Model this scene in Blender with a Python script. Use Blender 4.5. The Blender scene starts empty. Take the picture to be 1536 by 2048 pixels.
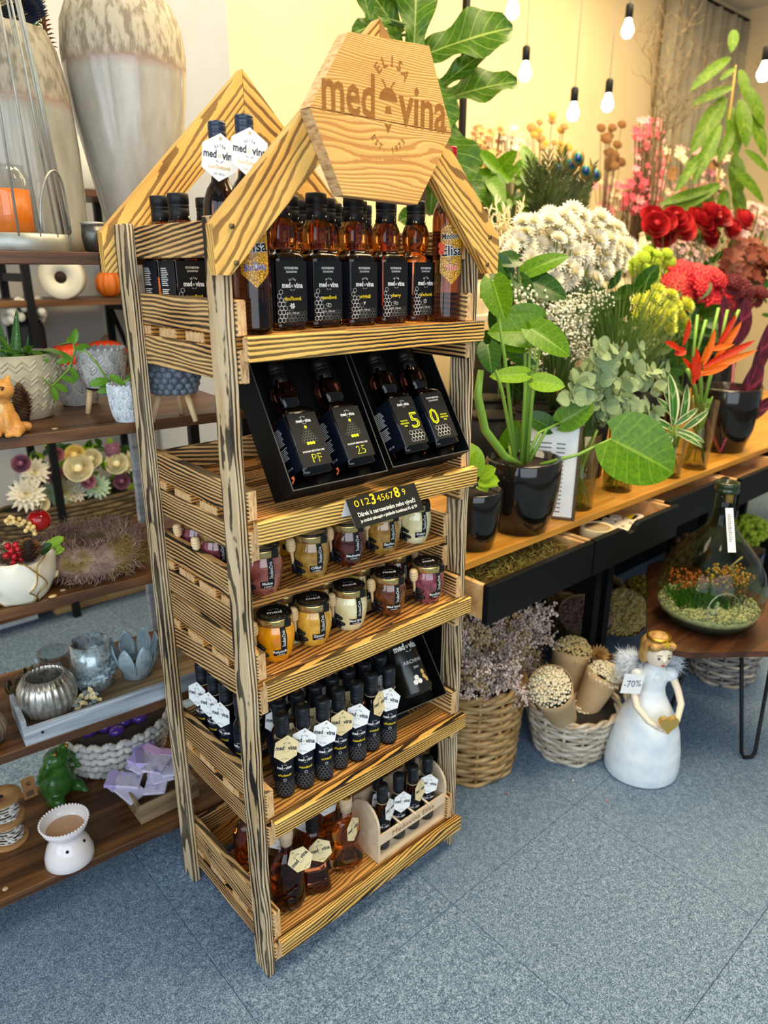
import bpy, math, random
from mathutils import Matrix, Vector
from math import sin, cos, pi, radians
# ---------------------------------------------------------------- camera
F = 1430.7; YAW = .7286; PIT = .3311; ROL = .0037
CAM = Vector((-.5622, -.991, 1.4304))
_fw = Vector((sin(YAW)*cos(PIT), cos(YAW)*cos(PIT), -sin(PIT)))
_r0 = Vector((cos(YAW), -sin(YAW), 0)); _u0 = _r0.cross(_fw)
_r = _r0*cos(ROL)+_u0*sin(ROL); _u = _u0*cos(ROL)-_r0*sin(ROL)
COL = bpy.context.scene.collection
cd = bpy.data.cameras.new('camera'); cam = bpy.data.objects.new('camera', cd); COL.objects.link(cam)
cd.sensor_fit = 'VERTICAL'; cd.sensor_height = 36; cd.lens = F/2048*36; cd.clip_start = .02
cam.matrix_world = Matrix(((_r.x,_u.x,-_fw.x,CAM.x),(_r.y,_u.y,-_fw.y,CAM.y),(_r.z,_u.z,-_fw.z,CAM.z),(0,0,0,1)))
cd.dof.use_dof = True; cd.dof.focus_distance = 1.36; cd.dof.aperture_fstop = 3.4
bpy.context.scene.camera = cam
# ---------------------------------------------------------------- world, lights, exposure
sc = bpy.context.scene
sc.view_settings.view_transform = 'Standard'; sc.view_settings.look = 'None'
sc.view_settings.exposure = 0.26; sc.view_settings.gamma = 1.0; sc.view_settings.use_curve_mapping = False
w = bpy.data.worlds.new('daylight'); sc.world = w; w.use_nodes = True
w.node_tree.nodes['Background'].inputs[0].default_value = (.72, .86, 1.0, 1)
w.node_tree.nodes['Background'].inputs[1].default_value = .30
def area(name, loc, target, sx, sy, power, col):
    l = bpy.data.lights.new(name, 'AREA'); l.shape = 'RECTANGLE'; l.size = sx; l.size_y = sy; l.energy = power; l.color = col
    o = bpy.data.objects.new(name, l); COL.objects.link(o); o.location = loc
    o.rotation_euler = (Vector(target)-Vector(loc)).to_track_quat('-Z', 'Y').to_euler(); return o
# the shop window behind the camera (cool daylight) and the warm ceiling panels of the shop
area('shop_window_daylight', (-1.5, -3.0, 1.9), (.6, .6, .7), 3.6, 2.4, 78, (.80, .90, 1.0))
area('side_window_daylight', (-3.2, -.6, 1.9), (.2, .3, .6), 2.0, 2.2, 42, (.80, .90, 1.0))
area('ceiling_panel_light', (.9, -.8, 3.35), (.9, -.6, 0), 1.4, 1.0, 62, (1.0, .80, .48))
area('ceiling_panel_light', (2.2, .1, 3.35), (2.2, .2, 0), 1.6, .8, 45, (1.0, .80, .48))
area('ceiling_panel_light', (3.3, .9, 3.35), (3.3, 1.1, 0), 2.4, 1.6, 88, (1.0, .78, .44))
area('ceiling_panel_light', (-.1, 1.2, 3.35), (.2, 1.3, 0), 1.0, 1.0, 26, (1.0, .84, .58))
# ---------------------------------------------------------------- pixel helpers: a pixel gives a direction, the surface it touches gives the distance
def ray(x, y): return _fw+_r*((x-768)/F)-_u*((y-1024)/F)
def PZ(x, y, z): d = ray(x, y); return CAM+d*((z-CAM.z)/d.z)
def PY(x, y, Y): d = ray(x, y); return CAM+d*((Y-CAM.y)/d.y)
def PX(x, y, X): d = ray(x, y); return CAM+d*((X-CAM.x)/d.x)
def PD(x, y, ref, dd=0): return CAM+ray(x, y)*((Vector(ref)-CAM).dot(_fw)-dd)
def MPX(P, px): return px*((Vector(P)-CAM).dot(_fw))/F
R = random.Random(7)
def T(x=0, y=0, z=0): return Matrix.Translation((x, y, z))
def RX(a): return Matrix.Rotation(a, 4, 'X')
def RY(a): return Matrix.Rotation(a, 4, 'Y')
def RZ(a): return Matrix.Rotation(a, 4, 'Z')
def SC(x, y=None, z=None):
    y = x if y is None else y; z = x if z is None else z
    return Matrix.Diagonal((x, y, z, 1))
def aim(p, q):
    """matrix whose local Z runs from p towards q"""
    d = (Vector(q)-Vector(p)); return T(*p) @ d.to_track_quat('Z', 'Y').to_matrix().to_4x4()
# ---------------------------------------------------------------- mesh builder
class MB:
    def __init__(s): s.v = []; s.f = []; s.m = []; s.s = []; s.uv = {}
    def add(s, vs, fs, mi=0, sm=False, M=None):
        b = len(s.v)
        if M is not None:
            vs = [M(Vector(p)) for p in vs] if callable(M) else [M @ Vector(p) for p in vs]
        s.v += [tuple(p) for p in vs]
        for f in fs: s.f.append(tuple(i+b for i in f)); s.m.append(mi); s.s.append(sm)
        return b
    def box(s, x0, x1, y0, y1, z0, z1, mi=0, M=None, ch=0):
        if ch <= 0:
            vs = [(x, y, z) for x in (x0, x1) for y in (y0, y1) for z in (z0, z1)]
            return s.add(vs, [(0,1,3,2),(4,6,7,5),(0,4,5,1),(2,3,7,6),(0,2,6,4),(1,5,7,3)], mi, False, M)
        c = ch; X = (x0, x1); Y = (y0, y1); Z = (z0, z1); sg = (1, -1)
        vs = []; id = {}
        for a in (0,1):
            for b in (0,1):
                for d in (0,1):
                    for k in range(3):
                        p = [X[a]+sg[a]*c, Y[b]+sg[b]*c, Z[d]+sg[d]*c]
                        p[k] = (X[a], Y[b], Z[d])[k]; id[a,b,d,k] = len(vs); vs.append(p)
        fs = []
        for k in range(3):
            for e in (0,1):
                q = []
                for (i, j) in ((0,0),(0,1),(1,1),(1,0)):
                    t = [0,0,0]; t[k] = e; t[(k+1)%3] = i; t[(k+2)%3] = j; q.append(id[t[0],t[1],t[2],k])
                fs.append(tuple(q) if e == 0 else tuple(q))
        for k in range(3):
            for i in (0,1):
                for j in (0,1):
                    def g(e, kk):
                        t = [0,0,0]; t[k] = e; t[(k+1)%3] = i; t[(k+2)%3] = j; return id[t[0],t[1],t[2],kk]
                    fs.append((g(0,(k+1)%3), g(1,(k+1)%3), g(1,(k+2)%3), g(0,(k+2)%3)))
        for a in (0,1):
            for b in (0,1):
                for d in (0,1): fs.append((id[a,b,d,0], id[a,b,d,1], id[a,b,d,2]))
        return s.add(vs, fs, mi, False, M)
    def lathe(s, prof, n=20, mi=0, M=None, sq=0, sm=True, sx=1, sy=1):
        """turn (r,z) round Z; sq>0 makes the section a rounded square of half width r"""
        vs = []; fs = []
        for r, z in prof:
            for i in range(n):
                a = 2*pi*(i+.5*(sq > 0))/n; c, d = cos(a), sin(a)
                k = 1
                if sq > 0: k = 1/((abs(c)**sq+abs(d)**sq)**(1/sq))
                vs.append((r*k*c*sx, r*k*d*sy, z))
        for j in range(len(prof)-1):
            for i in range(n):
                fs.append((j*n+i, j*n+(i+1)%n, (j+1)*n+(i+1)%n, (j+1)*n+i))
        if prof[0][0] > 1e-5 and abs(prof[0][1]-prof[1][1]) > 1e-7: fs.append(tuple(reversed(range(n))))
        if prof[-1][0] > 1e-5: fs.append(tuple((len(prof)-1)*n+i for i in range(n)))
        return s.add(vs, fs, mi, sm, M)
    def tube(s, pts, r, n=6, mi=0, M=None, sm=True, cap=True, closed=False):
        pts = [Vector(p) for p in pts]; m = len(pts); vs = []; fs = []
        rr = r if isinstance(r, (list, tuple)) else [r]*m
        up = None
        for i, p in enumerate(pts):
            if closed: d = pts[(i+1) % m]-pts[i-1]
            else: d = pts[min(i+1, m-1)]-pts[max(i-1, 0)]
            d = d.normalized() if d.length > 1e-9 else Vector((0,0,1))
            if up is None: up = Vector((0,0,1)) if abs(d.z) < .9 else Vector((1,0,0))
            x = up.cross(d).normalized(); up = d.cross(x).normalized()
            for k in range(n):
                a = 2*pi*k/n; vs.append(p+(x*cos(a)+up*sin(a))*rr[i])
        for i in range(m if closed else m-1):
            for k in range(n):
                j = (i+1) % m; fs.append((i*n+k, i*n+(k+1)%n, j*n+(k+1)%n, j*n+k))
        if cap and not closed: fs += [tuple(reversed(range(n))), tuple((m-1)*n+k for k in range(n))]
        return s.add(vs, fs, mi, sm, M)
    def prism(s, poly, z0, z1, mi=0, M=None, mside=None, sm=False):
        n = len(poly)
        vs = [(x, y, z0) for x, y in poly]+[(x, y, z1) for x, y in poly]
        s.add(vs, [tuple(reversed(range(n))), tuple(range(n, 2*n))], mi, False, M)
        s.add(vs, [(i, (i+1)%n, n+(i+1)%n, n+i) for i in range(n)], mi if mside is None else mside, sm, M)
    def ball(s, c, r, n=8, m=6, mi=0, M=None, sx=1, sy=1, sz=1):
        pr = [(r*sin(pi*j/m), -r*cos(pi*j/m)) for j in range(m+1)]
        pr[0] = (1e-6, -r); pr[-1] = (1e-6, r)
        A = T(*c) @ SC(sx, sy, sz)
        return s.lathe(pr, n, mi, (M @ A) if M is not None else A)
    def grid(s, fn, nu, nv, mi=0, M=None, sm=True, uv=False, closed=False):
        vs = []; fs = []; uvs = []
        for i in range(nu+1):
            for j in range(nv+1):
                vs.append(fn(i/nu, j/nv)); uvs.append((j/nv, i/nu))
        for i in range(nu):
            for j in range(nv): fs.append((i*(nv+1)+j, i*(nv+1)+j+1, (i+1)*(nv+1)+j+1, (i+1)*(nv+1)+j))
        b = s.add(vs, fs, mi, sm, M)
        if uv:
            for k, q in enumerate(uvs): s.uv[b+k] = q
        return b
    def mesh(s, name):
        me = bpy.data.meshes.new(name); me.from_pydata(s.v, [], s.f)
        me.polygons.foreach_set('material_index', s.m); me.polygons.foreach_set('use_smooth', s.s)
        if s.uv:
            L = me.uv_layers.new(name='UVMap'); dat = []
            vi = [0]*len(me.loops); me.loops.foreach_get('vertex_index', vi)
            for i in vi: dat += s.uv.get(i, (0, 0))
            L.data.foreach_set('uv', dat)
        me.update(); return me
    def build(s, name, mats, parent=None, M=None):
        me = s.mesh(name)
        for m in (mats if isinstance(mats, (list, tuple)) else [mats]): me.materials.append(m)
        return put(name, me, parent, M)
def put(name, me, parent=None, M=None):
    o = bpy.data.objects.new(name, me); COL.objects.link(o)
    if parent is not None: o.parent = parent
    if M is not None: o.matrix_basis = M
    return o
def tag(o, label=None, cat=None, group=None, kind=None):
    if label: o['label'] = label
    if cat: o['category'] = cat
    if group: o['group'] = group
    if kind: o['kind'] = kind
    return o
def thing(name, label, cat, M=None, group=None):
    o = bpy.data.objects.new(name, None); o.empty_display_size = .05; COL.objects.link(o)
    if M is not None: o.matrix_basis = M
    return tag(o, label, cat, group)
def dup(root, M, label=None, group=None):
    def cp(o, par):
        c = o.copy(); COL.objects.link(c); c.parent = par
        for ch in KIDS.get(o.name, ()) or [k for k in o.children]: cp(ch, c)
        return c
    r = cp(root, None); r.matrix_basis = M
    if label: r['label'] = label
    if group: r['group'] = group
    return r
KIDS = {}
# ---------------------------------------------------------------- lettering
_TX = {}
def glyphs(txt, bold=0.0, sp=1.0):
    k = (txt, bold, sp)
    if k not in _TX:
        c = bpy.data.curves.new('t', 'FONT'); c.body = txt; c.size = 1; c.resolution_u = 2; c.offset = bold
        c.align_x = 'CENTER'; c.align_y = 'CENTER'; c.space_character = sp
        o = bpy.data.objects.new('t', c); COL.objects.link(o)
        me = o.to_mesh()
        vs = [v.co.copy() for v in me.vertices]; fs = [tuple(p.vertices) for p in me.polygons]
        o.to_mesh_clear(); bpy.data.objects.remove(o); bpy.data.curves.remove(c)
        if vs:
            x0, x1 = min(v.x for v in vs), max(v.x for v in vs)
        else: x0 = x1 = 0
        _TX[k] = (vs, fs, x0, x1)
    return _TX[k]
def text(mb, txt, size, x, y, mi=1, M=None, bold=0.0, z=0.0, width=None, sp=1.0, rot=0, warp=None):
    """flat lettering centred on (x,y) of the local XY plane"""
    vs, fs, x0, x1 = glyphs(txt, bold, sp)
    k = size
    kx = k if width is None else width/max(1e-6, (x1-x0)); ky = k
    cx = (x0+x1)/2
    out = []
    for v in vs:
        px, py = (v.x-cx)*kx, v.y*ky
        if rot: px, py = px*cos(rot)-py*sin(rot), px*sin(rot)+py*cos(rot)
        p = Vector((x+px, y+py, z))
        if warp: p = warp(p)
        out.append(p)
    mb.add(out, fs, mi, False, M)
def arctext(mb, txt, size, cx, cy, rad, a0, a1, mi=1, M=None, bold=0, z=0, inner=False, warp=None):
    n = len(txt)
    for i, ch in enumerate(txt):
        a = a0+(a1-a0)*(i/(n-1) if n > 1 else .5)
        if ch == ' ': continue
        text(mb, ch, size, cx+rad*cos(a), cy+rad*sin(a), mi, M, bold, z, rot=a-pi/2 if not inner else a+pi/2, warp=warp)
def hexpts(cx, cy, r, rot=0, sx=1, sy=1): return [(cx+sx*r*cos(rot+pi/3*i), cy+sy*r*sin(rot+pi/3*i)) for i in range(6)]
def hexring(mb, cx, cy, r, t, mi, z=0, rot=pi/6, M=None, warp=None):
    a = hexpts(cx, cy, r, rot); b = hexpts(cx, cy, r-t, rot)
    vs = [Vector((x, y, z)) for x, y in a+b]
    if warp: vs = [warp(v) for v in vs]
    mb.add(vs, [(i, (i+1)%6, 6+(i+1)%6, 6+i) for i in range(6)], mi, False, M)
def hexfill(mb, cx, cy, r, mi, z=0, rot=pi/6, M=None, warp=None):
    vs = [Vector((x, y, z)) for x, y in hexpts(cx, cy, r, rot)]
    if warp: vs = [warp(v) for v in vs]
    mb.add(vs, [tuple(range(6))], mi, False, M)
def logo(mb, w, x, y, mi=1, M=None, z=0, warp=None, bee=None, bold=.03):
    """the maker's mark: arched ELISA over the word with a little bee for its o"""
    text(mb, 'med', w*.30, x-w*.30, y, mi, M, bold, z, width=w*.40, warp=warp)
    text(mb, 'vina', w*.30, x+w*.285, y-w*.012, mi, M, bold, z, width=w*.43, warp=warp)
    hexring(mb, x-w*.012, y-w*.03, w*.052, w*.022, mi if bee is None else bee, z, 0, M, warp)
    arctext(mb, 'ELISA', w*.11, x, y+w*.06, w*.20, radians(132), radians(48), mi, M, .01, z, warp=warp)
    for s_ in (-1, 1):
        p = [(x+s_*w*.03, y-w*.20), (x+s_*w*.11, y-w*.155), (x+s_*w*.115, y-w*.172), (x+s_*w*.03, y-w*.218)]
        vs = [Vector((a, b, z)) for a, b in p]
        if warp: vs = [warp(v) for v in vs]
        mb.add(vs, [(0,1,2,3)], mi, False, M)
# ---------------------------------------------------------------- materials
def lin(h):
    h = h.lstrip('#'); o = []
    for i in (0, 2, 4):
        c = int(h[i:i+2], 16)/255; o.append(c/12.92 if c <= .04045 else ((c+.055)/1.055)**2.4)
    return (*o, 1)
class Mat:
    def __init__(s, name):
        s.m = bpy.data.materials.new(name); s.m.use_nodes = True; s.nt = s.m.node_tree
        s.b = s.nt.nodes['Principled BSDF']
    def n(s, typ, ins=None, **pr):
        x = s.nt.nodes.new(typ)
        for k, v in pr.items(): setattr(x, k, v)
        for k, v in (ins or {}).items(): s.set(x, k, v)
        return x
    def set(s, x, k, v):
        i = x.inputs[k]
        if isinstance(v, bpy.types.NodeSocket): s.nt.links.new(v, i)
        else: i.default_value = v
    def p(s, **kw):
        for k, v in kw.items(): s.set(s.b, {'base':'Base Color','rough':'Roughness','metal':'Metallic','spec':'Specular IOR Level','trans':'Transmission Weight','ior':'IOR','alpha':'Alpha','coat':'Coat Weight','coatr':'Coat Roughness','sss':'Subsurface Weight','sheen':'Sheen Weight','emit':'Emission Color','estr':'Emission Strength','normal':'Normal'}[k], v)
        return s
    def coord(s, kind='Object', rnd=0, scale=(1,1,1), rot=(0,0,0)):
        t = s.n('ShaderNodeTexCoord').outputs[kind]
        if rnd:
            o = s.n('ShaderNodeObjectInfo').outputs['Random']
            c = s.n('ShaderNodeCombineXYZ', {0: s.math('MULTIPLY', o, rnd), 1: s.math('MULTIPLY', o, rnd*.37), 2: s.math('MULTIPLY', o, rnd*.71)}).outputs[0]
            t = s.n('ShaderNodeVectorMath', {0: t, 1: c}, operation='ADD').outputs[0]
        return s.n('ShaderNodeMapping', {'Vector': t, 'Scale': scale, 'Rotation': rot}).outputs[0]
    def math(s, op, a, b=0.0, c=None):
        x = s.n('ShaderNodeMath', operation=op); s.set(x, 0, a); s.set(x, 1, b)
        if c is not None: s.set(x, 2, c)
        return x.outputs[0]
    def noise(s, v, scale, detail=3, rough=.55, dist=0): return s.n('ShaderNodeTexNoise', {'Vector': v, 'Scale': scale, 'Detail': detail, 'Roughness': rough, 'Distortion': dist}).outputs['Fac']
    def ramp(s, fac, stops, interp='LINEAR'):
        x = s.n('ShaderNodeValToRGB', {'Fac': fac}); e = x.color_ramp.elements; x.color_ramp.interpolation = interp
        while len(e) < len(stops): e.new(.5)
        for k, (p, c) in enumerate(stops):
            e[k].position = p; e[k].color = c if isinstance(c, tuple) else (lin(c) if isinstance(c, str) else (c, c, c, 1))
        return x.outputs['Color']
    def mix(s, fac, a, b, mode='MIX'):
        x = s.n('ShaderNodeMix', data_type='RGBA', blend_type=mode); s.set(x, 0, fac); s.set(x, 6, a); s.set(x, 7, b); return x.outputs[2]
    def bump(s, h, strength=.3, dist=.002): return s.n('ShaderNodeBump', {'Height': h, 'Strength': strength, 'Distance': dist}).outputs['Normal']
def L4(c): return lin(c) if isinstance(c, str) else c
def plain(name, col, rough=.5, metal=0, **kw):
    m = Mat(name); m.p(base=L4(col), rough=rough, metal=metal, **kw); return m.m
def mottled(name, cols, scale=20, rough=.5, metal=0, bump=0, detail=4, rnd=5, stretch=(1,1,1), bdist=.002, **kw):
    m = Mat(name); v = m.coord('Object', rnd, stretch); f = m.noise(v, scale, detail)
    n = len(cols); m.p(base=m.ramp(f, [(.3+.4*i/max(1, n-1), c) for i, c in enumerate(cols)]), rough=rough, metal=metal, **kw)
    if bump: m.p(normal=m.bump(f, bump, bdist))
    return m.m
def burnt(name, light, mid, dark, burn=.45, ring=52, lines=.5, tilt=.06):
    """torched softwood: growth rings along local X, scorched dark late wood, soft scorch patches"""
    m = Mat(name); v = m.coord('Object', 3.7, (1, 1, 1))
    wob = m.noise(m.coord('Object', 9.1, (3.2, 16, 16)), 1.0, 2)
    r = m.n('ShaderNodeObjectInfo').outputs['Random']
    off = m.n('ShaderNodeCombineXYZ', {0: 0.0, 1: m.math('MULTIPLY_ADD', r, .16, -.08), 2: m.math('MULTIPLY_ADD', m.math('FRACT', m.math('MULTIPLY', r, 17.3)), .12, .02)}).outputs[0]
    o = m.n('ShaderNodeTexCoord').outputs['Object']
    p = m.n('ShaderNodeVectorMath', {0: o, 1: off}, operation='ADD').outputs[0]
    rotv = m.n('ShaderNodeCombineXYZ', {0: 0.0, 1: m.math('MULTIPLY_ADD', r, tilt*2, -tilt), 2: m.math('MULTIPLY_ADD', m.math('FRACT', m.math('MULTIPLY', r, 7.7)), tilt*2, -tilt)}).outputs[0]
    mp = m.n('ShaderNodeMapping', {'Vector': p, 'Rotation': rotv}).outputs[0]
    wb = m.n('ShaderNodeVectorMath', {0: m.n('ShaderNodeCombineXYZ', {0: 0.0, 1: wob, 2: wob}).outputs[0], 'Scale': .022}, operation='SCALE').outputs[0]
    mp = m.n('ShaderNodeVectorMath', {0: mp, 1: wb}, operation='ADD').outputs[0]
    wv = m.n('ShaderNodeTexWave', {'Vector': mp, 'Scale': ring, 'Distortion': .6, 'Detail': 1.5, 'Detail Scale': 1.2}, wave_type='RINGS', rings_direction='X', wave_profile='SIN').outputs['Fac']
    fine = m.noise(m.coord('Object', 6.3, (8, 420, 420)), 1.0, 2)
    patch = m.noise(m.coord('Object', 4.4, (5, 16, 16)), 1.0, 3)
    wood = m.ramp(m.math('ADD', m.math('MULTIPLY', patch, .75), m.math('MULTIPLY', fine, .3)), [(.36, mid), (.62, light)])
    ln = m.ramp(m.math('MULTIPLY_ADD', fine, .22, m.math('SUBTRACT', wv, .11)), [(lines-.06, 1.0), (lines+.08, 0.0)])
    brn = m.ramp(patch, [(burn-.16, 1.0), (burn+.14, .72)])
    fac = m.math('MULTIPLY', m.n('ShaderNodeRGBToBW', {0: ln}).outputs[0], m.n('ShaderNodeRGBToBW', {0: brn}).outputs[0])
    col = m.mix(fac, wood, L4(dark))
    sc2 = m.ramp(m.noise(m.coord('Object', 8.4, (7, 12, 12)), 1.0, 2), [(.64, 0.0), (.84, .3)])
    col = m.mix(m.n('ShaderNodeRGBToBW', {0: sc2}).outputs[0], col, L4(dark))
    m.p(base=col, rough=.58, normal=m.bump(wv, .35, .0012)); return m.m
def grain(name, cols, ring=30, rough=.45, stretch=(2.5, 60, 60), bump=.15, **kw):
    m = Mat(name); f = m.noise(m.coord('Object', 3.3, stretch), 1.0, 4, .6, .6)
    n = len(cols); m.p(base=m.ramp(f, [(.28+.44*i/(n-1), c) for i, c in enumerate(cols)]), rough=rough, normal=m.bump(f, bump, .001), **kw); return m.m
def leafmat(name, base, vein, dark=None, veins=8, rough=.38, vs=.6, edge=None):
    m = Mat(name); uv = m.n('ShaderNodeTexCoord').outputs['UV']; s = m.n('ShaderNodeSeparateXYZ', {0: uv})
    u = m.math('ABSOLUTE', m.math('SUBTRACT', s.outputs[0], .5))
    mid = m.math('LESS_THAN', u, .022)
    sv = m.math('FRACT', m.math('MULTIPLY', m.math('SUBTRACT', s.outputs[1], m.math('MULTIPLY', u, .45)), float(veins)))
    side = m.math('LESS_THAN', m.math('ABSOLUTE', m.math('SUBTRACT', sv, .5)), .04)
    fac = m.math('MULTIPLY', m.math('MAXIMUM', mid, m.math('MULTIPLY', side, .6)), vs)
    nz = m.noise(m.coord('Object', 4, (1,1,1)), 18, 3)
    c = m.ramp(nz, [(.3, dark or base), (.7, base)])
    c = m.mix(fac, c, L4(vein))
    if edge: c = m.mix(m.math('GREATER_THAN', u, .34), c, L4(edge))
    m.p(base=c, rough=rough, spec=.3)
    t = m.n('ShaderNodeBsdfTranslucent', {'Color': c}); mx = m.n('ShaderNodeMixShader', {0: .22, 1: m.b.outputs[0], 2: t.outputs[0]})
    out = [x for x in m.nt.nodes if x.type == 'OUTPUT_MATERIAL'][0]; m.nt.links.new(mx.outputs[0], out.inputs[0])
    return m.m
def glass(name, col, rough=.02, ior=1.45, tint=None):
    m = Mat(name); m.p(base=L4(col), rough=rough, trans=1.0, ior=ior); return m.m
def thinglass(name, col, t=.82, rough=.03):
    """thin clear glass: mostly see-through with a sharp reflection"""
    m = Mat(name); tr = m.n('ShaderNodeBsdfTransparent', {'Color': L4(col)}); g = m.n('ShaderNodeBsdfGlossy', {'Roughness': rough})
    fr = m.n('ShaderNodeLayerWeight', {'Blend': .35}).outputs['Facing']
    fac = m.math('MULTIPLY_ADD', m.math('POWER', fr, 2.5), .75, 1-t-.12)
    mx = m.n('ShaderNodeMixShader', {0: fac, 1: tr.outputs[0], 2: g.outputs[0]})
    out = [x for x in m.nt.nodes if x.type == 'OUTPUT_MATERIAL'][0]; m.nt.links.new(mx.outputs[0], out.inputs[0]); return m.m
G = {}
G['wood_post'] = burnt('burnt_wood_post', '#dcc49c', '#b3905f', '#150d08', .56, 54, .42)
G['wood_rail'] = burnt('burnt_wood_rail', '#f4c66a', '#dda040', '#170a03', .54, 56, .46)
G['wood_side'] = burnt('burnt_wood_side', '#e6b877', '#bf8646', '#120803', .58, 44, .50, .1)
G['wood_slat'] = burnt('burnt_wood_slat', '#e2a04c', '#b8742e', '#2c1608', .46, 56, .36)
G['wood_roof'] = burnt('burnt_wood_roof', '#f2c268', '#dd9f45', '#5a330f', .36, 52, .30)
G['wood_sign'] = burnt('sign_wood', '#f2bb6a', '#e6a856', '#c07c36', .34, 125, .26, .008)
G['endgrain'] = mottled('end_grain', ['#a8794a', '#d8ad76', '#e8c592'], 60, .7, bump=.2, stretch=(1, 4, 1))
G['sign_burn'] = mottled('engraved_wood', ['#8a5418', '#ad7024'], 40, .6, stretch=(1, 8, 8))
G['screw'] = plain('screw', '#7d6a4a', .35, .9)
G['oak'] = grain('oak_top', ['#a56a20', '#c78a33', '#d79c44'], stretch=(2, 40, 40), rough=.38)
G['pine'] = grain('drawer_pine', ['#b07f4a', '#d0a067', '#e0b87f'], stretch=(2, 30, 30), rough=.55)
G['rackwood'] = grain('rack_wood', ['#2a170b', '#4b2d16', '#6d4726', '#82592f'], stretch=(2.2, 22, 22), rough=.42)
G['blackmetal'] = plain('black_metal', '#0e1012', .5, 0, spec=.25)
G['blackpaint'] = plain('black_paint', '#07080a', .5, spec=.18)
# ---------------------------------------------------------------- room
def struct(o): o['kind'] = 'structure'; return o
def carpet():
    m = Mat('carpet'); v = m.coord('Object', 7, (1,1,1))
    f = m.noise(v, 330, 3, .7); g = m.noise(v, 90, 2)
    r = m.n('ShaderNodeObjectInfo').outputs['Random']
    c = m.ramp(m.math('ADD', m.math('MULTIPLY', f, .8), m.math('MULTIPLY', g, .2)), [(.36, '#36465a'), (.5, '#6a8199'), (.66, '#b4c6d6')])
    c = m.mix(m.math('MULTIPLY', r, .10), c, lin('#4b5157'))
    m.p(base=c, rough=.95, spec=.15, normal=m.bump(f, .5, .003)); return m.m
G['carpet'] = carpet()
mb = MB(); mb.box(-4, 7, -3.6, 2.6, -.06, -.006); floor = struct(mb.build('floor', plain('floor_underlay', '#3f464e', .95)))
mb = MB(); mb.box(-.2495, .2495, -.2495, .2495, -.006, 0, ch=.0012); tile = mb.mesh('carpet_tile'); tile.materials.append(G['carpet'])
for i in range(-5, 10):
    for j in range(-4, 5):
        put('carpet_tile', tile, floor, T(.18+.5*i, .12+.5*j, 0) @ RZ(R.choice((0, pi/2, pi))))
G['wall'] = mottled('wall_plaster', ['#e9d3a6', '#eedbb2'], 3, .8, rnd=0)
G['wallwhite'] = mottled('wall_white_plaster', ['#d6d2c8', '#e4e0d8'], 3, .8, rnd=0)
mb = MB(); mb.box(.78, 7, 2.35, 2.5, 0, 3.5); struct(mb.build('wall_back', G['wall']))
mb = MB(); mb.box(-1.6, .78, 2.35, 2.5, 0, 3.5); struct(mb.build('wall_back_left', G['wallwhite']))
mb = MB(); mb.box(.755, 1.235, 1.2, 2.348, 0, 3.498, ch=.004); mb.m[0] = 1; struct(mb.build('wall_pillar', [G['wall'], G['wallwhite']]))
mb = MB(); mb.box(-1.75, -1.6, .9, 2.5, 0, 3.5); struct(mb.build('wall_left', G['wallwhite']))
mb = MB(); mb.box(6.5, 6.7, -1.0, 2.5, 0, 3.5); struct(mb.build('wall_right', G['wall']))
mb = MB(); mb.box(-1.75, 6.7, -1.6, 2.5, 3.5, 3.6); struct(mb.build('ceiling', plain('ceiling_paint', '#efe9da', .9)))
mb = MB(); mb.box(-1.6, 6.5, 2.33, 2.35, 0, .08); struct(mb.build('baseboard_back', plain('baseboard_paint', '#cfc8b8', .6)))
# ---------------------------------------------------------------- planks
def plank(name, x0, x1, y0, y1, z0, z1, mat, parent, ch=.0016, label=None, flip=False):
    dx, dy, dz = x1-x0, y1-y0, z1-z0; c = T((x0+x1)/2, (y0+y1)/2, (z0+z1)/2)
    if dx >= dy and dx >= dz: L, a, b, rot = dx, dy, dz, Matrix()
    elif dy >= dz: L, a, b, rot = dy, dx, dz, RZ(pi/2)
    else: L, a, b, rot = dz, dy, dx, RY(-pi/2)
    mb = MB(); mb.box(-L/2, L/2, -a/2, a/2, -b/2, b/2, ch=min(ch, a/4, b/4))
    mb.m[0] = mb.m[1] = 1
    o = mb.build(name, [mat, G['endgrain']], parent, c @ rot)
    if label: o['label'] = label
    return o
# ---------------------------------------------------------------- the burnt-wood display stand
W, D, TH, PW = .571, .383, .017, .052
stand = thing('display_stand', 'tall scorched-wood shelf stand with gabled roof and hexagon sign', 'shelf', T(0, 0, 0))
for x in (0, W-TH):
    for y in (0, D-PW): plank('post', x, x+TH, y, y+PW, 0, 1.5, G['wood_post'], stand)
XI0, XI1 = TH, W-TH
def tray(zt, y0, up, rail, hu=.055, hl=.054, side_up=True):
    for s in (0, 1):
        x = XI0 if s == 0 else XI1-.018
        fy = y0-.004
        plank('side_board', x, x+.018, fy, D-.004, zt+.001, zt+hu, G['wood_side'], stand)
        plank('side_board', x, x+.018, fy, D-.004, zt-.018-hl, zt-.0185, G['wood_side'], stand)
    sw = .066; n = 4; pitch = (D-.012-sw-y0-.004)/(n-1)
    for k in range(n):
        plank('shelf_slat', XI0+.0005, XI1-.0005, y0+.004+pitch*k, y0+.004+pitch*k+sw, zt-.018, zt, G['wood_slat'], stand)
    if rail:
        plank('front_rail', XI0+.007, W+.002, -.021, -.0045, rail[1], rail[0], G['wood_rail'], stand)
    plank('back_rail', XI0+.019, XI1-.019, D-.022, D-.006, zt+.002, zt+.05, G['wood_side'], stand)
TR = [1.326, 1.024, .853, .718, .408, .098]
tray(TR[0], 0, 0, (1.327, 1.288)); tray(TR[1], 0, 0, (1.025, .985)); tray(TR[2], .045, 0, None)
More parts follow.
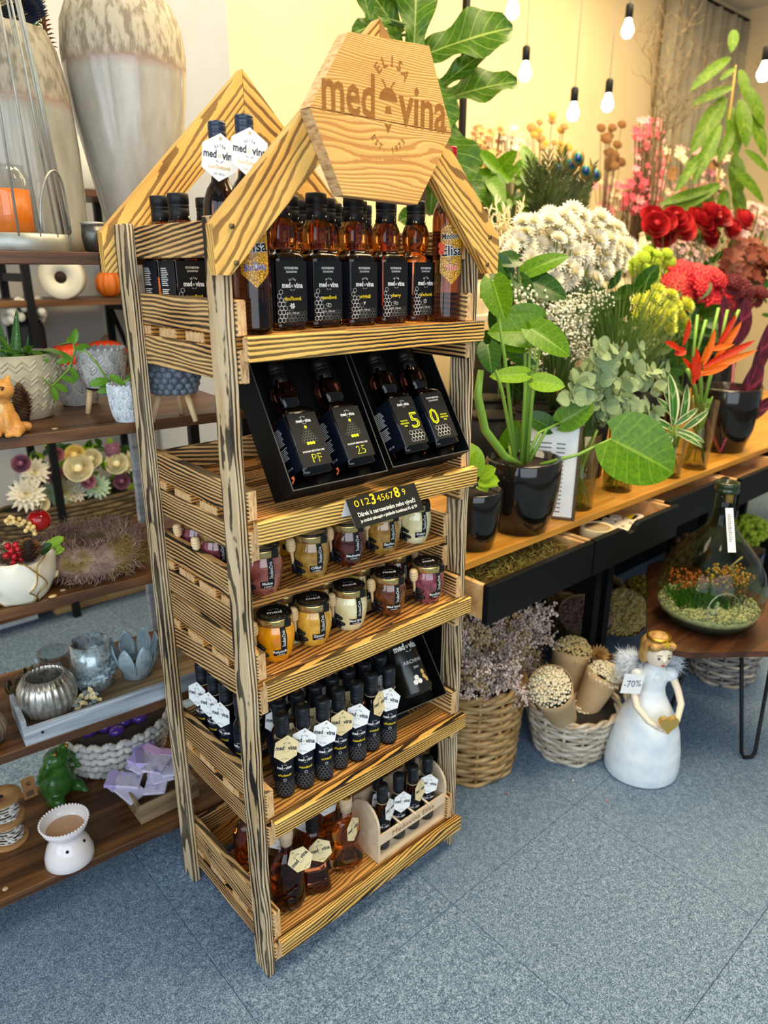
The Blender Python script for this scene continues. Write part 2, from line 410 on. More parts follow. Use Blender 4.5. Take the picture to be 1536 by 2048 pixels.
tray(TR[3], 0, 0, (.717, .680)); tray(TR[4], 0, 0, (.406, .369), .064, .05); tray(TR[5], 0, 0, (.096, .0585), .07, .042)
for x in (XI0, XI1-.018): plank('tie_board', x, x+.018, .02, D-.004, 1.442, 1.496, G['wood_side'], stand)
plank('back_rail', XI0+.019, XI1-.019, D-.022, D-.006, 1.442, 1.496, G['wood_side'], stand)
CX = .291; XL, XR, ZB0, ZB1, ZA, VT = -.022, .604, 1.417, 1.486, 1.792, .094
def gable(y0, y1):
    sl = (ZA-ZB1)/(CX-XL)
    for s in (1, -1):
        e = XL if s == 1 else XR
        x1 = e+s*((ZB0-(ZB1-VT))/sl)
        poly = [(e, ZB0), (x1, ZB0), (CX-s*.0004, ZA-VT), (CX-s*.0004, ZA), (e, ZB1)]
        if s == -1: poly.reverse()
        d = Vector((s*(CX-XL), 0, ZA-ZB1)).normalized() if s == 1 else Vector((CX-XR, 0, ZA-ZB1)).normalized()
        X = d; Zx = Vector((0, -1, 0)); Y = Zx.cross(X)
        o = Vector(((e+CX)/2, 0, (ZB1+ZA)/2-VT/2))
        Mw = Matrix(((X.x, Y.x, Zx.x, o.x), (X.y, Y.y, Zx.y, y1), (X.z, Y.z, Zx.z, o.z), (0,0,0,1)))
        inv = Mw.inverted()
        pl = [(inv @ Vector((px, y1, pz))) for px, pz in poly]
        mb = MB(); mb.prism([(p.x, p.y) for p in pl], 0, y1-y0)
        b = mb.build('roof_board', [G['wood_roof'], G['endgrain']], stand, Mw)
        if y0 < 0:
            for k in (0, 1):
                q = Vector((e+s*(.030+.004*k), y0-.0012, ZB1-.002-.050*k)); ms = MB()
                ms.lathe([(.0001, 0), (.0042, 0), (.0042, .0018), (.0036, .0026), (.0001, .0026)], 12)
                ms.build('screw', G['screw'], b, inv @ T(*q) @ RX(pi/2))
gable(-.0205, -.0008); gable(D+.0005, D+.021)
# hexagon sign of two boards with engraved lettering
sign_y = -.0215
lo = [(.192, 1.534), (.352, 1.529), (.430, 1.6442), (.133, 1.6462)]
hi = [(.133, 1.6478), (.430, 1.6458), (.372, 1.764), (.206, 1.754)]
zs = 1.647; cxs = .2815
for nm, poly in (('sign_board', lo), ('sign_board', hi)):
    mb = MB(); mb.prism([(x-cxs, z-zs) for x, z in poly], 0, .027, 0, None, 1)
    mb.build(nm, [G['wood_sign'], G['endgrain']], stand, T(cxs, sign_y, zs) @ RX(pi/2))
mb = MB(); zf = .0274
text(mb, 'med', .086, -.076, .026, 0, None, .018, zf, width=.102)
text(mb, 'vina', .086, .080, .024, 0, None, .018, zf, width=.110)
arctext(mb, 'ELISA', .021, .010, .046, .036, radians(140), radians(38), 0, None, .02, zf)
arctext(mb, 'EST. 1973', .013, .004, -.002, .040, radians(218), radians(322), 0, None, .015, zf, inner=True)
for s in (-1, 1):   # bee: antennae, striped body
    mb.add([Vector((.003+s*.004, .046, zf)), Vector((.003+s*.010, .055, zf)), Vector((.003+s*.016, .056, zf)), Vector((.003+s*.0105, .0515, zf)), Vector((.003+s*.007, .046, zf))], [(0,1,2,3,4)], 0)
mb.add([Vector((.003+.019*cos(a), .028+.018*sin(a), zf)) for a in [radians(k) for k in range(0, 181, 15)]], [tuple(range(13))], 0)
mb.add([Vector(p) for p in ((-.004, .010, zf), (.010, .010, zf), (.008, .020, zf), (-.002, .020, zf))], [(0,1,2,3)], 0)
mb.add([Vector(p) for p in ((-.005, -.003, zf), (.003, -.018, zf), (.011, -.003, zf), (.003, -.006, zf))], [(0,1,2,3)], 0)
e = mb.build('engraved_lettering', G['sign_burn'], stand, T(cxs, sign_y, zs) @ RX(pi/2)); e['label'] = 'brown engraved lettering with a small bee'
# round burnt stamp on the lowest side board
mb = MB()
for a0 in range(0, 360, 20):
    for (ra, rb, k) in ((.0145, .0165, 14), (.0105, .0115, 12)):
        a, b = radians(a0), radians(a0+k)
        mb.add([Vector((ra*cos(a), ra*sin(a), 0)), Vector((rb*cos(a), rb*sin(a), 0)), Vector((rb*cos(b), rb*sin(b), 0)), Vector((ra*cos(b), ra*sin(b), 0))], [(0,1,2,3)], 0)
mb.lathe([(.0001, -.0001), (.006, -.0001), (.006, 0), (.0001, 0)], 6)
mb.build('burnt_stamp', plain('burn_mark', '#4a2a12', .7), stand, T(TH-.0004, .27, TR[5]+.036) @ RZ(-pi/2) @ RX(pi/2))
# ---------------------------------------------------------------- shelf rack on the left (industrial brown boards, black frame)
rk = thing('shelf_rack', 'brown board shelf rack with black metal frame behind the wooden stand', 'shelf', T(-.393, .446, 0) @ RZ(-.089))
RKT = [.130, .480, .795, 1.130, 1.453]
for z in RKT:
    mb = MB(); mb.box(-.41, .41, -.17, .17, -.011, .011, ch=.0015)
    mb.build('shelf_board', G['rackwood'], rk, T(.26, .17, z-.011))
for x in (-.12, .655):
    for y in (.014, .326):
        mb = MB(); mb.box(-.012, .012, -.012, .012, 0, 1.431, ch=.001); mb.build('upright', G['blackmetal'], rk, T(x, y, 0))
    for z in RKT:
        mb = MB(); mb.box(-.010, .010, .024, .316, z-.047, z-.023); mb.build('cross_bar', G['blackmetal'], rk, T(x, 0, 0))
for k, z in enumerate(RKT[:4]):
    for x in (.02, .17, .45):
        mb = MB(); mb.lathe([(.0001, 0), (.006, 0), (.0055, .0012), (.003, .0014), (.0001, .0012)], 14)
        mb.build('shelf_fixing', plain('fixing_cap', '#c9b28a', .4), rk, T(x+.03*k % .1, .028, z))
def RACK(x, y): return T(-.393, .446, 0) @ RZ(-.089) @ T(x, y, 0)
# second rack far behind it
rk2 = thing('shelf_rack', 'blurred second brown shelf rack far behind the front rack', 'shelf', T(.05, 1.93, 0))
for z in (.09, .37, 1.03, 1.305, 1.70):
    mb = MB(); mb.box(-.62, .62, -.16, .16, -.012, .012, ch=.0015); mb.build('shelf_board', G['rackwood'], rk2, T(.05, .17, z-.012))
for x in (-.53, .245, .655):
    for y in (.02, .32):
        mb = MB(); mb.box(-.014, .014, -.014, .014, 0, 2.0, ch=.001); mb.build('upright', G['blackmetal'], rk2, T(x, y, 0))
    for z in (1.28, 1.40, .92):
        mb = MB(); mb.box(-.01, .01, .034, .306, z-.03, z); mb.build('cross_bar', G['blackmetal'], rk2, T(x, 0, 0))
    mb = MB(); mb.tube([(0, .034, .95), (0, .306, 1.26)], .011, 5); mb.tube([(0, .034, 1.26), (0, .306, .95)], .011, 5)
    mb.build('diagonal_brace', G['blackmetal'], rk2, T(x, 0, 0))
# ---------------------------------------------------------------- oak counter with black drawers
ct = thing('drawer_counter', 'oak topped counter with pulled-out black drawers under the flowers', 'counter', T(.59, .04, 0))
CT = .77
XE = [(.60, 1.335), (1.338, 2.10), (2.103, 2.9), (2.903, 3.75)]
for (a, b) in XE:
    mb = MB(); mb.box(-(b-a)/2, (b-a)/2, -.31, .31, -.010, .010, ch=.0012); mb.build('counter_top', G['oak'], ct, T((a+b)/2-.59, .31, CT-.010))
    mb = MB(); mb.box(a-.59, b-.59, .60, .618, .002, .748); mb.build('added_dark_back', G['blackpaint'], ct)  # black panel added to block the view and keep the under-counter space dark
    for x in (a+.002, b-.020):
        mb = MB(); mb.box(x-.59, x-.59+.018, .07, .598, .60, .748); mb.build('counter_side', G['blackpaint'], ct)
    mb = MB(); mb.box(a-.59+.021, b-.59-.021, .07, .598, .60, .612); mb.build('counter_bottom', G['blackpaint'], ct)
for x in (.63, 1.33, 1.40, 2.08, 2.85, 3.7):
    for y in (.08, .55):
        mb = MB(); mb.box(x-.59-.017, x-.59+.017, y-.017, y+.017, 0, .599); mb.build('leg', G['blackpaint'], ct)
bt_ = thing('back_table', 'plain table behind the oak counter carrying the rear flowers', 'table', T(1.3, .672, 0))
mb = MB(); mb.box(0, 2.62, 0, .44, CT-.025, CT, ch=.001); mb.build('table_top', G['oak'], bt_)
for x in (.04, 1.2, 2.57):
    for y in (.03, .41): mb = MB(); mb.box(x-.02, x+.02, y-.02, y+.02, 0, CT-.0255); mb.build('leg', G['blackpaint'], bt_)
DR = [(.606, 1.034, -.083, False), (1.040, 1.50, -.083, True), (1.506, 1.93, -.045, False), (1.936, 2.36, -.085, False)]
for (a, b, yf, notch) in DR:
    d = bpy.data.objects.new('drawer', None); COL.objects.link(d); d.parent = ct; d.empty_display_size = .05; d.matrix_basis = T(a-.59, yf, .64)
    L = b-a
    if notch:
        p = [(0, 0), (L, 0), (L, .1)]
        c0 = L*.40
        p += [(c0+.045, .1), (c0+.030, .093), (c0+.018, .080), (c0, .076), (c0-.018, .080), (c0-.030, .093), (c0-.045, .1), (0, .1)]
        mb = MB(); mb.prism(p, 0, .018, M=RX(pi/2) @ T(0, 0, -.018))
    else:
        mb = MB(); mb.box(0, L, 0, .018, 0, .1, ch=.0012)
    mb.build('drawer_front', G['blackpaint'], d)
    for x in (.004, L-.018):
        mb = MB(); mb.box(x, x+.014, .0185, .40, .006, .094, ch=.001); mb.build('drawer_side', G['pine'], d)
    mb = MB(); mb.box(.019, L-.019, .0185, .40, .038, .044); mb.build('drawer_floor', G['pine'], d)
    mb = MB(); mb.box(.019, L-.019, .386, .40, .045, .088); mb.build('drawer_back', G['pine'], d)
# ---------------------------------------------------------------- goods on the stand
G['amber'] = glass('amber_glass', (.50, .155, .02, 1), .02)
G['darkglass'] = glass('dark_mead_glass', (.22, .06, .02, 1), .03)
G['blackglass'] = glass('black_mead_glass', (.05, .014, .008, 1), .03)
G['redamber'] = glass('red_mead_glass', (.80, .34, .09, 1), .02)
G['cap'] = plain('black_cap', '#0d0e10', .45, spec=.3)
G['bluecap'] = plain('blue_black_cap', '#16283f', .3)
G['redcap'] = plain('red_capsule', '#b01820', .3, .3)
G['label'] = plain('black_label', '#121312', .55, spec=.3)
G['labelblue'] = plain('blue_black_label', '#0a1220', .5, spec=.3)
G['white'] = plain('white_print', '#e9e6df', .6)
G['grey'] = plain('grey_print', '#77736b', .5)
G['yellow'] = plain('yellow_print', '#e8c818', .5)
G['neon'] = plain('neon_yellow_print', '#eef000', .5)
G['goldprint'] = plain('gold_print', '#d9b46a', .45)
G['ink'] = plain('dark_ink', '#1b2230', .6)
G['paper'] = mottled('white_card', ['#e9ebea', '#f4f3ee'], 30, .75)
G['kraft'] = mottled('cream_card', ['#e6cf97', '#efdcab'], 30, .75)
G['twine'] = plain('twine', '#c9b48c', .9)
G['cork'] = mottled('cork_wood', ['#caa57c', '#e3c9a6'], 60, .7)
G['gold'] = plain('gold_foil', '#b89038', .3, .9)
G['honeycomb'] = None
def honeycomb():
    m = Mat('honeycomb_label'); v = m.coord('Object', 0, (1,1,1))
    f = m.n('ShaderNodeTexVoronoi', {'Vector': v, 'Scale': 260.0}, feature='DISTANCE_TO_EDGE').outputs[0]
    c = m.ramp(f, [(.06, '#8a5a10'), (.2, '#e2a51c'), (.5, '#f7d45a')]); m.p(base=c, rough=.35); return m.m
G['honeycomb'] = honeycomb()
def ringed_cap(mb, r, z0, z1, mi=0, n=20):
    h = z1-z0
    mb.lathe([(r*.9, z0), (r*.97, z0+h*.03), (r*.97, z0+h*.42), (r*.92, z0+h*.45), (r*.98, z0+h*.48), (r*.98, z0+h*.55), (r*.93, z0+h*.58), (r, z0+h*.61), (r, z0+h*.96), (r*.93, z1), (.0001, z1)], n, mi)
FRONT = RX(pi/2)          # local XY -> a plane facing the front (-Y)
def sq_label(kind):
    """front label of the square bottle, local XY, 0..w x 0..h centred on x"""
    mb = MB(); w, h = .0585, .098
    mb.box(-w/2, w/2, 0, h, -.0006, 0)
    z = .0003
    if kind.startswith('fl:'):
        fl = kind[3:]
        text(mb, 'POCTIVÁ MEDOVINA', .0052, 0, h-.011, 1, None, .02, z, width=.026)
        text(mb, 'ZE SLOVÁCKÉ VINICE', .004, 0, h-.0168, 1, None, .02, z, width=.021)
        logo(mb, .040, .001, h-.038, 1, None, z, bold=.035)
        text(mb, fl, .0085, .001, h-.0595, 2, None, .03, z)
        y = h-.0715
        if 'cherry' in fl: hexring(mb, -.002, y-.001, .003, .0008, 1, z); hexring(mb, .003, y-.0025, .003, .0008, 1, z)
        elif 'man' in fl: hexring(mb, -.002, y, .0032, .0008, 1, z); hexring(mb, .002, y-.001, .0038, .0008, 1, z)
        elif 'sko' in fl:
            for a in (.6, -.6, 1.5): text(mb, 'I', .012, 0, y, 1, None, .06, z, rot=a)
        elif 'or' in fl[:2]:
            text(mb, 'V', .008, 0, y, 1, None, .02, z); text(mb, 'I', .008, 0, y, 1, None, .0, z)
        else: hexring(mb, 0, y, .0042, .0009, 1, z); text(mb, 'V', .005, 0, y, 1, None, .02, z)
        text(mb, '0,5 l   13% vol', .0042, 0, h-.083, 1, None, .02, z)
        r = .0042; k = 0
        for i in range(6):
            for j in range(8):
                x = -w/2+.004+i*r*1.78+(j % 2)*r*.89; y = .004+j*r*1.55
                if j > 7-i*1.6 or x > w/2-r: continue
                hexring(mb, x, y, r, .0006, 1 if i < 2 else 3, z)
        for i in range(7):
            for j in range(3):
                x = -.006+i*r*1.4+(j % 2)*r*.7; y = .004+j*r*1.25
                if x < w/2-r: hexring(mb, x, y, r*.75, .00035, 3, z)
    elif kind.startswith('tree'):
        logo(mb, .030, 0, h-.014, 1, None, z, bold=.035)
        hexfill(mb, 0, h-.026, .0030, 2, z)
        r = .0032
        for j in range(5):
            for i in range(j+2): hexring(mb, (i-(j+1)/2)*r*1.75, h-.032-j*r*1.52, r, .00035, 3, z)
        for i in (-1, 0, 1): hexfill(mb, i*r*1.75, h-.032-5*r*1.52, r*.98, 2, z)
        text(mb, 'RODINNÁ MEDOVINA 2025', .0045, 0, .027, 1, None, .02, z, width=.044)
        text(mb, kind[5:], .022, .002, .013, 2, None, .0, z, width=.019); text(mb, kind[5:], .020, .002, .013, 4, None, -.02, z+.0002, width=.016)
    else:
        d = kind[4:]
        if d == '5': logo(mb, .030, 0, h-.014, 1, None, z, bold=.035)
        else: text(mb, 'POCTIVÁ MEDOVINA', .005, 0, h-.010, 1, None, .02, z, width=.034); text(mb, 'ZE SLOVÁCKÉ VINICE', .004, 0, h-.016, 1, None, .02, z, width=.026)
        ox = .014 if d == '5' else -.014
        text(mb, d, .046, ox, .047, 2, None, .01, z, width=.022); text(mb, d, .043, ox, .047, 4, None, -.03, z+.0002, width=.018)
        for q in range(3): text(mb, ('POCTIVÁ', 'MEDOVINA', '2025')[q], .0042, -ox*.9, .050-.0055*q, 2, None, .02, z)
        r = .0048
        for j in range(3):
            for i in range(4): hexring(mb, (i-1.5)*r*1.75+(j % 2)*r*.87+ox*.4, .010+j*r*1.5, r, .0005, 1, z)
    return mb
SQH = .222
def sq_bottle(label, kind, group=None, M=None, name='mead_bottle'):
    t = thing(name, label, 'bottle', M, group)
    mb = MB(); mb.lathe([(.0290, 0), (.0318, .0025), (.0320, .008), (.0312, .012), (.0318, .014), (.0318, .114), (.0312, .119), (.024, .126), (.0175, .1295), (.0168, .132), (.0195, .137), (.0203, .150), (.0200, .166), (.0172, .176), (.0150, .180), (.0150, .186)], 28, sq=7)
    for q in range(13*28, 16*28): pass
    mb.build('glass_body', G['blackglass'] if 'fl:' not in kind else G['amber'], t)
    mb = MB(); ringed_cap(mb, .0183, .179, SQH); mb.build('cap', G['cap'], t)
    lm = [G['label'], G['white'], G['neon'] if 'fl' not in kind else G['yellow'], G['grey'], G['label']]
    sq_label(kind).build('front_label', lm, t, T(0, -.0322, .0135) @ FRONT)
    mb = MB(); mb.box(-.029, .029, 0, .098, -.0006, 0)
    for k in range(17):
        wd = .021+.008*((k*37 % 7)/7)
        mb.add([Vector((-.024, .085-.0032*k-(.004 if k > 9 else 0), .0003)), Vector((-.024+wd, .085-.0032*k-(.004 if k > 9 else 0), .0003)), Vector((-.024+wd, .0865-.0032*k-(.004 if k > 9 else 0), .0003)), Vector((-.024, .0865-.0032*k-(.004 if k > 9 else 0), .0003))], [(0,1,2,3)], 1)
    text(mb, '0,5 l 13%', .005, -.008, .012, 1, None, .02, .0003)
    mb.build('side_label', [G['labelblue'], G['white']], t, T(-.0322, 0, .0135) @ RZ(-pi/2) @ FRONT)
    return t
FL = [('skořicová', 588), ('mandlová', 663), ('originál', 732), ('cherry', 797), ('ořechová', 853)]
rear = None
fronts = []
colx = []
for i, (fl, px) in enumerate(FL):
    x = PY(px, 600, .045).x; colx.append(x)
    b = sq_bottle('square mead bottle reading %s, front row of the top shelf' % fl, 'fl:'+fl, None, T(x, .079+.004*(i % 2), TR[0]) @ RZ(-.06))
    fronts.append(b)
# rows behind, only their caps and necks show
REAR = []
for i, x in enumerate(colx):
    for k in range(1, 4):
        REAR.append(dup(fronts[(i+k) % 5], T(x-.004*k+R.uniform(-.003, .003), .079+.0735*k+.004*(i % 2), TR[0]) @ RZ(R.uniform(-.1, .1)), 'square mead bottle, %s row on the top shelf, %s from left' % (('second', 'third', 'fourth')[k-1], ('first', 'second', 'third', 'fourth', 'fifth')[i]), 'mead bottles in the back rows of the top shelf'))
for k, (px, py) in enumerate(((362, 400), (393, 395))):
    P = PX(px, py, .068); dup(fronts[k], T(.068, min(.32, .255+.0*k) if k else .325, TR[0]), 'square mead bottle by the left board of the top shelf, %s' % ('nearest the back' if k == 0 else 'second from the back'))
# tags: hexagonal cards on a twine loop
def tag_mesh(mat_i, flavour='', bold=.03):
    mb = MB(); r = .0265
    p = hexpts(0, 0, r, pi/6, .94, 1.0)
    mb.prism([(x, y) for x, y in p], -.0004, .0004)
    z = .0007
    logo(mb, .0395, 0, .0025, 1, None, z, bee=2, bold=bold)
    if flavour: text(mb, flavour, .0062, 0, -.0112, 2, None, .02, z)
    text(mb, '0,04 l  18% vol', .0035, 0, -.0185, 1, None, .0, z, width=.013)
    mb.lathe([(.0011, 0), (.0019, 0)], 10, 3, T(0, .0205, .0008))
    return mb
TAGS = {}
def tag_part(parent, Mx, mat='paper', flavour='', scale=1):
    k = (mat, flavour)
    if k not in TAGS:
        me = tag_mesh(0, flavour).mesh('hang_tag')
        for m in (G[mat], G['ink'], G['goldprint'], G['twine']): me.materials.append(m)
        TAGS[k] = me
    return put('hang_tag', TAGS[k], parent, Mx @ SC(scale*1.1))
TWM = {}
def twine(parent, r, z, q, hole, tg):
    mb = MB()
    mb.tube([(r*cos(a), r*sin(a), z+.001*sin(3*a)) for a in [2*pi*k/14 for k in range(14)]], .0008, 5, closed=True)
    mb.tube([(0, -r, z), ((hole[0])*.5, (-r+hole[1])*.5-.002, (z+hole[2])/2+.001), hole], .0007, 5)
    mb.build('twine', G['twine'], parent)
# tall round bottles
def tall_bottle(label, capm, M, fruit, words, tagged=None, group=None):
    t = thing('tall_mead_bottle', label, 'bottle', M, group)
    mb = MB(); mb.lathe([(.026, 0), (.0292, .003), (.0296, .01), (.0296, .168), (.0285, .181), (.022, .197), (.0145, .207), (.0128, .216), (.0125, .262)], 28)
    mb.build('glass_body', G['darkglass'], t)
    mb = MB(); r = .0140
    pr = [(r*.97, .236)]
    for k in range(5): pr += [(r, .239+.0085*k), (r, .2447+.0085*k), (r*.94, .246+.0085*k)]
    pr += [(r, .281), (r*.9, .284), (.0001, .284)]
    mb.lathe(pr, 20); mb.build('cap', capm, t)
    if words:
        Rw = .0300
        def wp(p): a = p.x/Rw; rr = Rw+p.z; return Vector((rr*sin(a), -rr*cos(a), p.y))
        mb = MB(); w, h, n = .0235, .054, 12
        vs = []; fs = []
        for i in range(n+1):
            x = -w+2*w*i/n; hh = h-abs(x)/w*.020
            for s in (-1, 1): vs.append(wp(Vector((x, .118+s*hh, .0004))))
        fs = [(2*i, 2*i+2, 2*i+3, 2*i+1) for i in range(n)]
        mb.add(vs, fs, 0, True)
        for q, (tx, sz, yy, mi) in enumerate((('Medovina', .013, .143, 1), ('Elisa', .023, .119, 1), (words, .013, .092, 2))):
            for o_, m_, bo in ((.0008, 3, .05), (.0012, mi, .02)):
                text(mb, tx, sz, 0, yy, m_, None, bo, o_, rot=.06, warp=wp, width=min(.040, sz*.55*len(tx)*.62+.004))
        for (fx, fy, fr) in ((-.021, .118, .006), (-.023, .128, .005), (-.0185, .126, .005)):
            mb.add([wp(Vector((fx+fr*cos(a), fy+fr*sin(a), .0015))) for a in [2*pi*k/12 for k in range(12)]], [tuple(range(12))], 2)
        mb.build('honeycomb_label', [G['honeycomb'], G['cap'], fruit, G['paper']], t)
    if tagged:
        tg = tag_part(t, T(.001, -.0240, .236) @ RX(pi/2-.25) @ RZ(-.12), tagged, 'borůvková', 1.12)
        twine(t, .0140, .233, None, (.0, -.0185, .256), tg)
    return t
G['plum'] = plain('plum_print', '#43307a', .4); G['cherry'] = plain('cherry_print', '#d2481c', .4)
xb = PY(513, 600, .030).x
tb = tall_bottle('tall blue-capped mead bottle with blueberry honeycomb label Borůvka, top shelf', G['bluecap'], T(max(xb, .072), .034+.005, TR[0]) @ RZ(-.35) @ SC(1, 1, 1.11), G['plum'], 'Borůvka', 'paper')
tb2 = tall_bottle('tall mead bottle with blue cap and hexagon tag, second in line behind the roof board', G['bluecap'], T(.071, .112, TR[0]) @ RZ(-.5) @ SC(1, 1, 1.11), G['plum'], None, 'paper')
xr_ = PY(905, 560, .035).x
tall_bottle('tall red-capped mead bottle with cherry honeycomb label, right on the top shelf', G['redcap'], T(min(xr_, .516), .036, TR[0]) @ RZ(-.45) @ SC(1, 1, 1.11), G['cherry'], 'Višeň')
P = PY(822, 480, .2)
# ---- jars of flavoured honey with wooden dippers
def honeymat(name, col, col2): 
    m = Mat(name); f = m.noise(m.coord('Object', 3, (1,1,1)), 55, 4)
    m.p(base=m.ramp(f, [(.35, col), (.65, col2)]), rough=.12, coat=1.0, coatr=.03, sss=.15); 
    m.b.inputs['Subsurface Radius'].default_value = (.01, .005, .002); return m.m
HON = {'orange': honeymat('orange_honey', '#d98200', '#f0a60c'), 'mustard': honeymat('mustard_honey', '#c98c1a', '#e3b447'), 'cream': honeymat('cream_honey', '#ddcd92', '#efe3b6'), 'brown': honeymat('brown_honey', '#3c1a0a', '#7a3f18'), 'rose': honeymat('berry_honey', '#5c1f2a', '#99505a'), 'gold': honeymat('golden_honey', '#a8720f', '#d39c25'), 'pale': honeymat('pale_honey', '#c7a845', '#e2cb74'), 'darkred': honeymat('dark_red_honey', '#2c0c08', '#5c1d12'), 'pink': honeymat('raspberry_honey', '#8a3f34', '#b4685a'), 'nut': honeymat('nut_honey', '#8e6420', '#bd8f3c')}
G['lidgold'] = plain('gold_lid_rim', '#cdb478', .25, .85); G['lidblack'] = plain('black_lid', '#141312', .25)
G['beech'] = mottled('beech_wood', ['#d9b27c', '#ecd0a0'], 50, .5, stretch=(1, 1, .2))
JAR_GLASS = [(.0215, 0), (.0255, .002), (.0295, .014), (.0335, .032), (.0350, .046), (.0340, .058), (.0305, .068), (.0290, .071), (.0290, .074)]
def rj(z):
    for (a, za), (b, zb) in zip(JAR_GLASS, JAR_GLASS[1:]):
        if za <= z <= zb: return a+(b-a)*(z-za)/(zb-za)
    return .03
JM = {}
def jar(label, hon, M, words, group=None):
    t = thing('honey_jar', label, 'jar', M, group)
    if 'g' not in JM:
        mb = MB(); mb.lathe(JAR_GLASS, 28); JM['g'] = mb
        mb = MB(); mb.lathe([(.0300, .0705), (.0318, .0715), (.0318, .082), (.0312, .0845)], 32, 0)
        mb.lathe([(.0312, .0845), (.0300, .0872), (.0290, .0878), (.0280, .0866), (.0001, .0866)], 32, 1)
        text(mb, 'med', .013, 0, -.001, 2, T(0, 0, .0869), .03, width=.026)
        arctext(mb, 'ELISA', .0045, 0, -.002, .0135, radians(125), radians(55), 2, T(0, 0, .0869), .01)
        arctext(mb, '* * * * * *', .004, 0, 0, .0225, radians(200), radians(340), 2, T(0, 0, .0869), .01)
        JM['l'] = mb
    JM['g'].build('glass_jar', HON[hon], t)
    def wp(p):
        z = p.y; rr = rj(z)+.0006+p.z; a = p.x/.034; return Vector((rr*sin(a), -rr*cos(a), z))
    lid = JM['l'].build('lid', [G['lidgold'], G['lidblack'], G['white']], t)
    mb = MB()
    for (x0, x1, z0, z1) in ((.004, .0155, .030, .0705), (-.010, .0165, .017, .030)):
        n = 6; m = 5
        mb.grid(lambda u, v: wp(Vector((x0+(x1-x0)*v, z0+(z1-z0)*u, 0))), m, n, 0)
    mb.box(.004, .0155, -.0325, -.0318, .070, .086, 0, RZ(.28))
    text(mb, 'StudenOva', .0095, .0098, .050, 1, None, .0, .0005, rot=pi/2, warp=wp, width=.030)
    text(mb, words, .0075, .003, .0255, 1, None, .03, .0005, warp=wp); text(mb, 's medem', .0042, .004, .0195, 1, None, .02, .0005, warp=wp)
    mb.build('label', [G['label'], G['white']], t)
    # dipper and its black drip-shaped clip
    dp = MB(); pr = [(.0001, 0)]
    z = .0
    dp.lathe([(.0001, .012), (.0028, .012), (.0028, .046), (.0045, .052), (.0075, .055), (.0082, .058), (.0064, .0592), (.0088, .0605), (.0092, .0638), (.0068, .065), (.0090, .0662), (.0092, .0694), (.0068, .0706), (.0086, .0718), (.0082, .0745), (.0055, .078), (.0001, .0785)], 14)
    Md = T(-.0335, -.0135, .004) @ RY(-.10) @ RX(.06)
    dp.build('dipper', G['beech'], t, Md)
    cl = MB(); cl.tube([(-.0335, -.014, .014), (-.0345, -.0145, .027), (-.0365, -.014, .042)], [.005, .0048, .0035], 8)
    for zz, L in ((.020, .022), (.033, .018), (.012, .012)):
        pts = []
        for k in range(6):
            a = -1.20+L/.034*k/5; q = rj(zz)+.0022; pts.append((q*sin(a), -q*cos(a), zz+.002*sin(k)))
        cl.tube(pts, [.0038, .0042, .0036, .0032, .0036, .002], 6)
    cl.build('dipper_clip', G['cap'], t)
    return t
JF = [(564, 1325, 'orange', 'Rakytník', 'bright orange honey jar with wooden dipper, leftmost on the lower jar shelf'),
      (640, 1293, 'mustard', 'Zázvor', 'mustard yellow honey jar with dipper, second in the front row of the lower jar shelf'),
      (712, 1262, 'cream', 'Med lípa', 'pale cream honey jar with dipper in the middle of the lower jar shelf front'),
      (791, 1233, 'brown', 'Med lesní', 'dark brown honey jar with dipper, fourth in the front row of the lower jar shelf'),
      (868, 1208, 'rose', 'Borůvka', 'reddish purple honey jar with dipper at the right end of the lower jar shelf')]
for (px, py, h, wd, lb) in JF:
    P = PZ(px, py, TR[3]); jar(lb, h, T(P.x+.006, max(P.y, .004)+.028, TR[3]) @ RZ(-.42+R.uniform(-.1, .1)) @ SC(1.08), wd)
JB = [(530, 1248, 'gold', 'golden honey jar half hidden at the left of the lower jar shelf back row'), (605, 1218, 'gold', 'golden amber honey jar second in the lower back row'), (675, 1192, 'pale', 'pale yellow honey jar in the middle of the lower back row'), (748, 1168, 'darkred', 'dark red honey jar, fourth in the lower back row'), (818, 1148, 'pink', 'raspberry brown honey jar at right of the lower back row')]
for (px, py, h, lb) in JB:
    P = PZ(px, py-12, TR[3]); jar(lb, h, T(P.x, min(max(P.y+.015, .112), .128), TR[3]) @ RZ(-.4) @ SC(1.08), 'Med')
JU = [(530, 1186, 'pink', 'Malina', 'rose brown honey jar at the left front of the upper jar shelf'), (625, 1153, 'nut', 'Oříšek', 'mustard brown honey jar, second on the upper jar shelf'),
      (697, 1128, 'darkred', 'Medovina', 'almost black cherry honey jar in the middle of the upper jar shelf'), (763, 1103, 'nut', 'Skořice', 'tan gold honey jar under the tent card, fourth on the upper jar shelf'), (828, 1083, 'cream', 'Kokos', 'cream white honey jar at the right end of the upper jar shelf')]
for (px, py, h, wd, lb) in JU:
    P = PZ(px, py, TR[2]); jar(lb, h, T(P.x+.006, .074, TR[2]) @ RZ(-.42) @ SC(1.07), wd)
for k, (x, y, h) in enumerate(((.13, .20, 'brown'), (.225, .205, 'gold'), (.32, .20, 'darkred'), (.41, .205, 'brown'), (.068, .21, 'rose'), (.075, .30, 'rose'))):
    jar(['brown honey jar in the dim back row of the upper jar shelf, left', 'golden honey jar in the dim back row of the upper jar shelf', 'dark cherry honey jar in the dim back row of the upper jar shelf', 'brown honey jar in the dim back row of the upper jar shelf, right', 'purple honey jar seen through the left side gap with its dipper', 'purple honey jar deepest behind the left side gap'][k], h, T(x, y, TR[2]) @ RZ(-.5), 'Med')
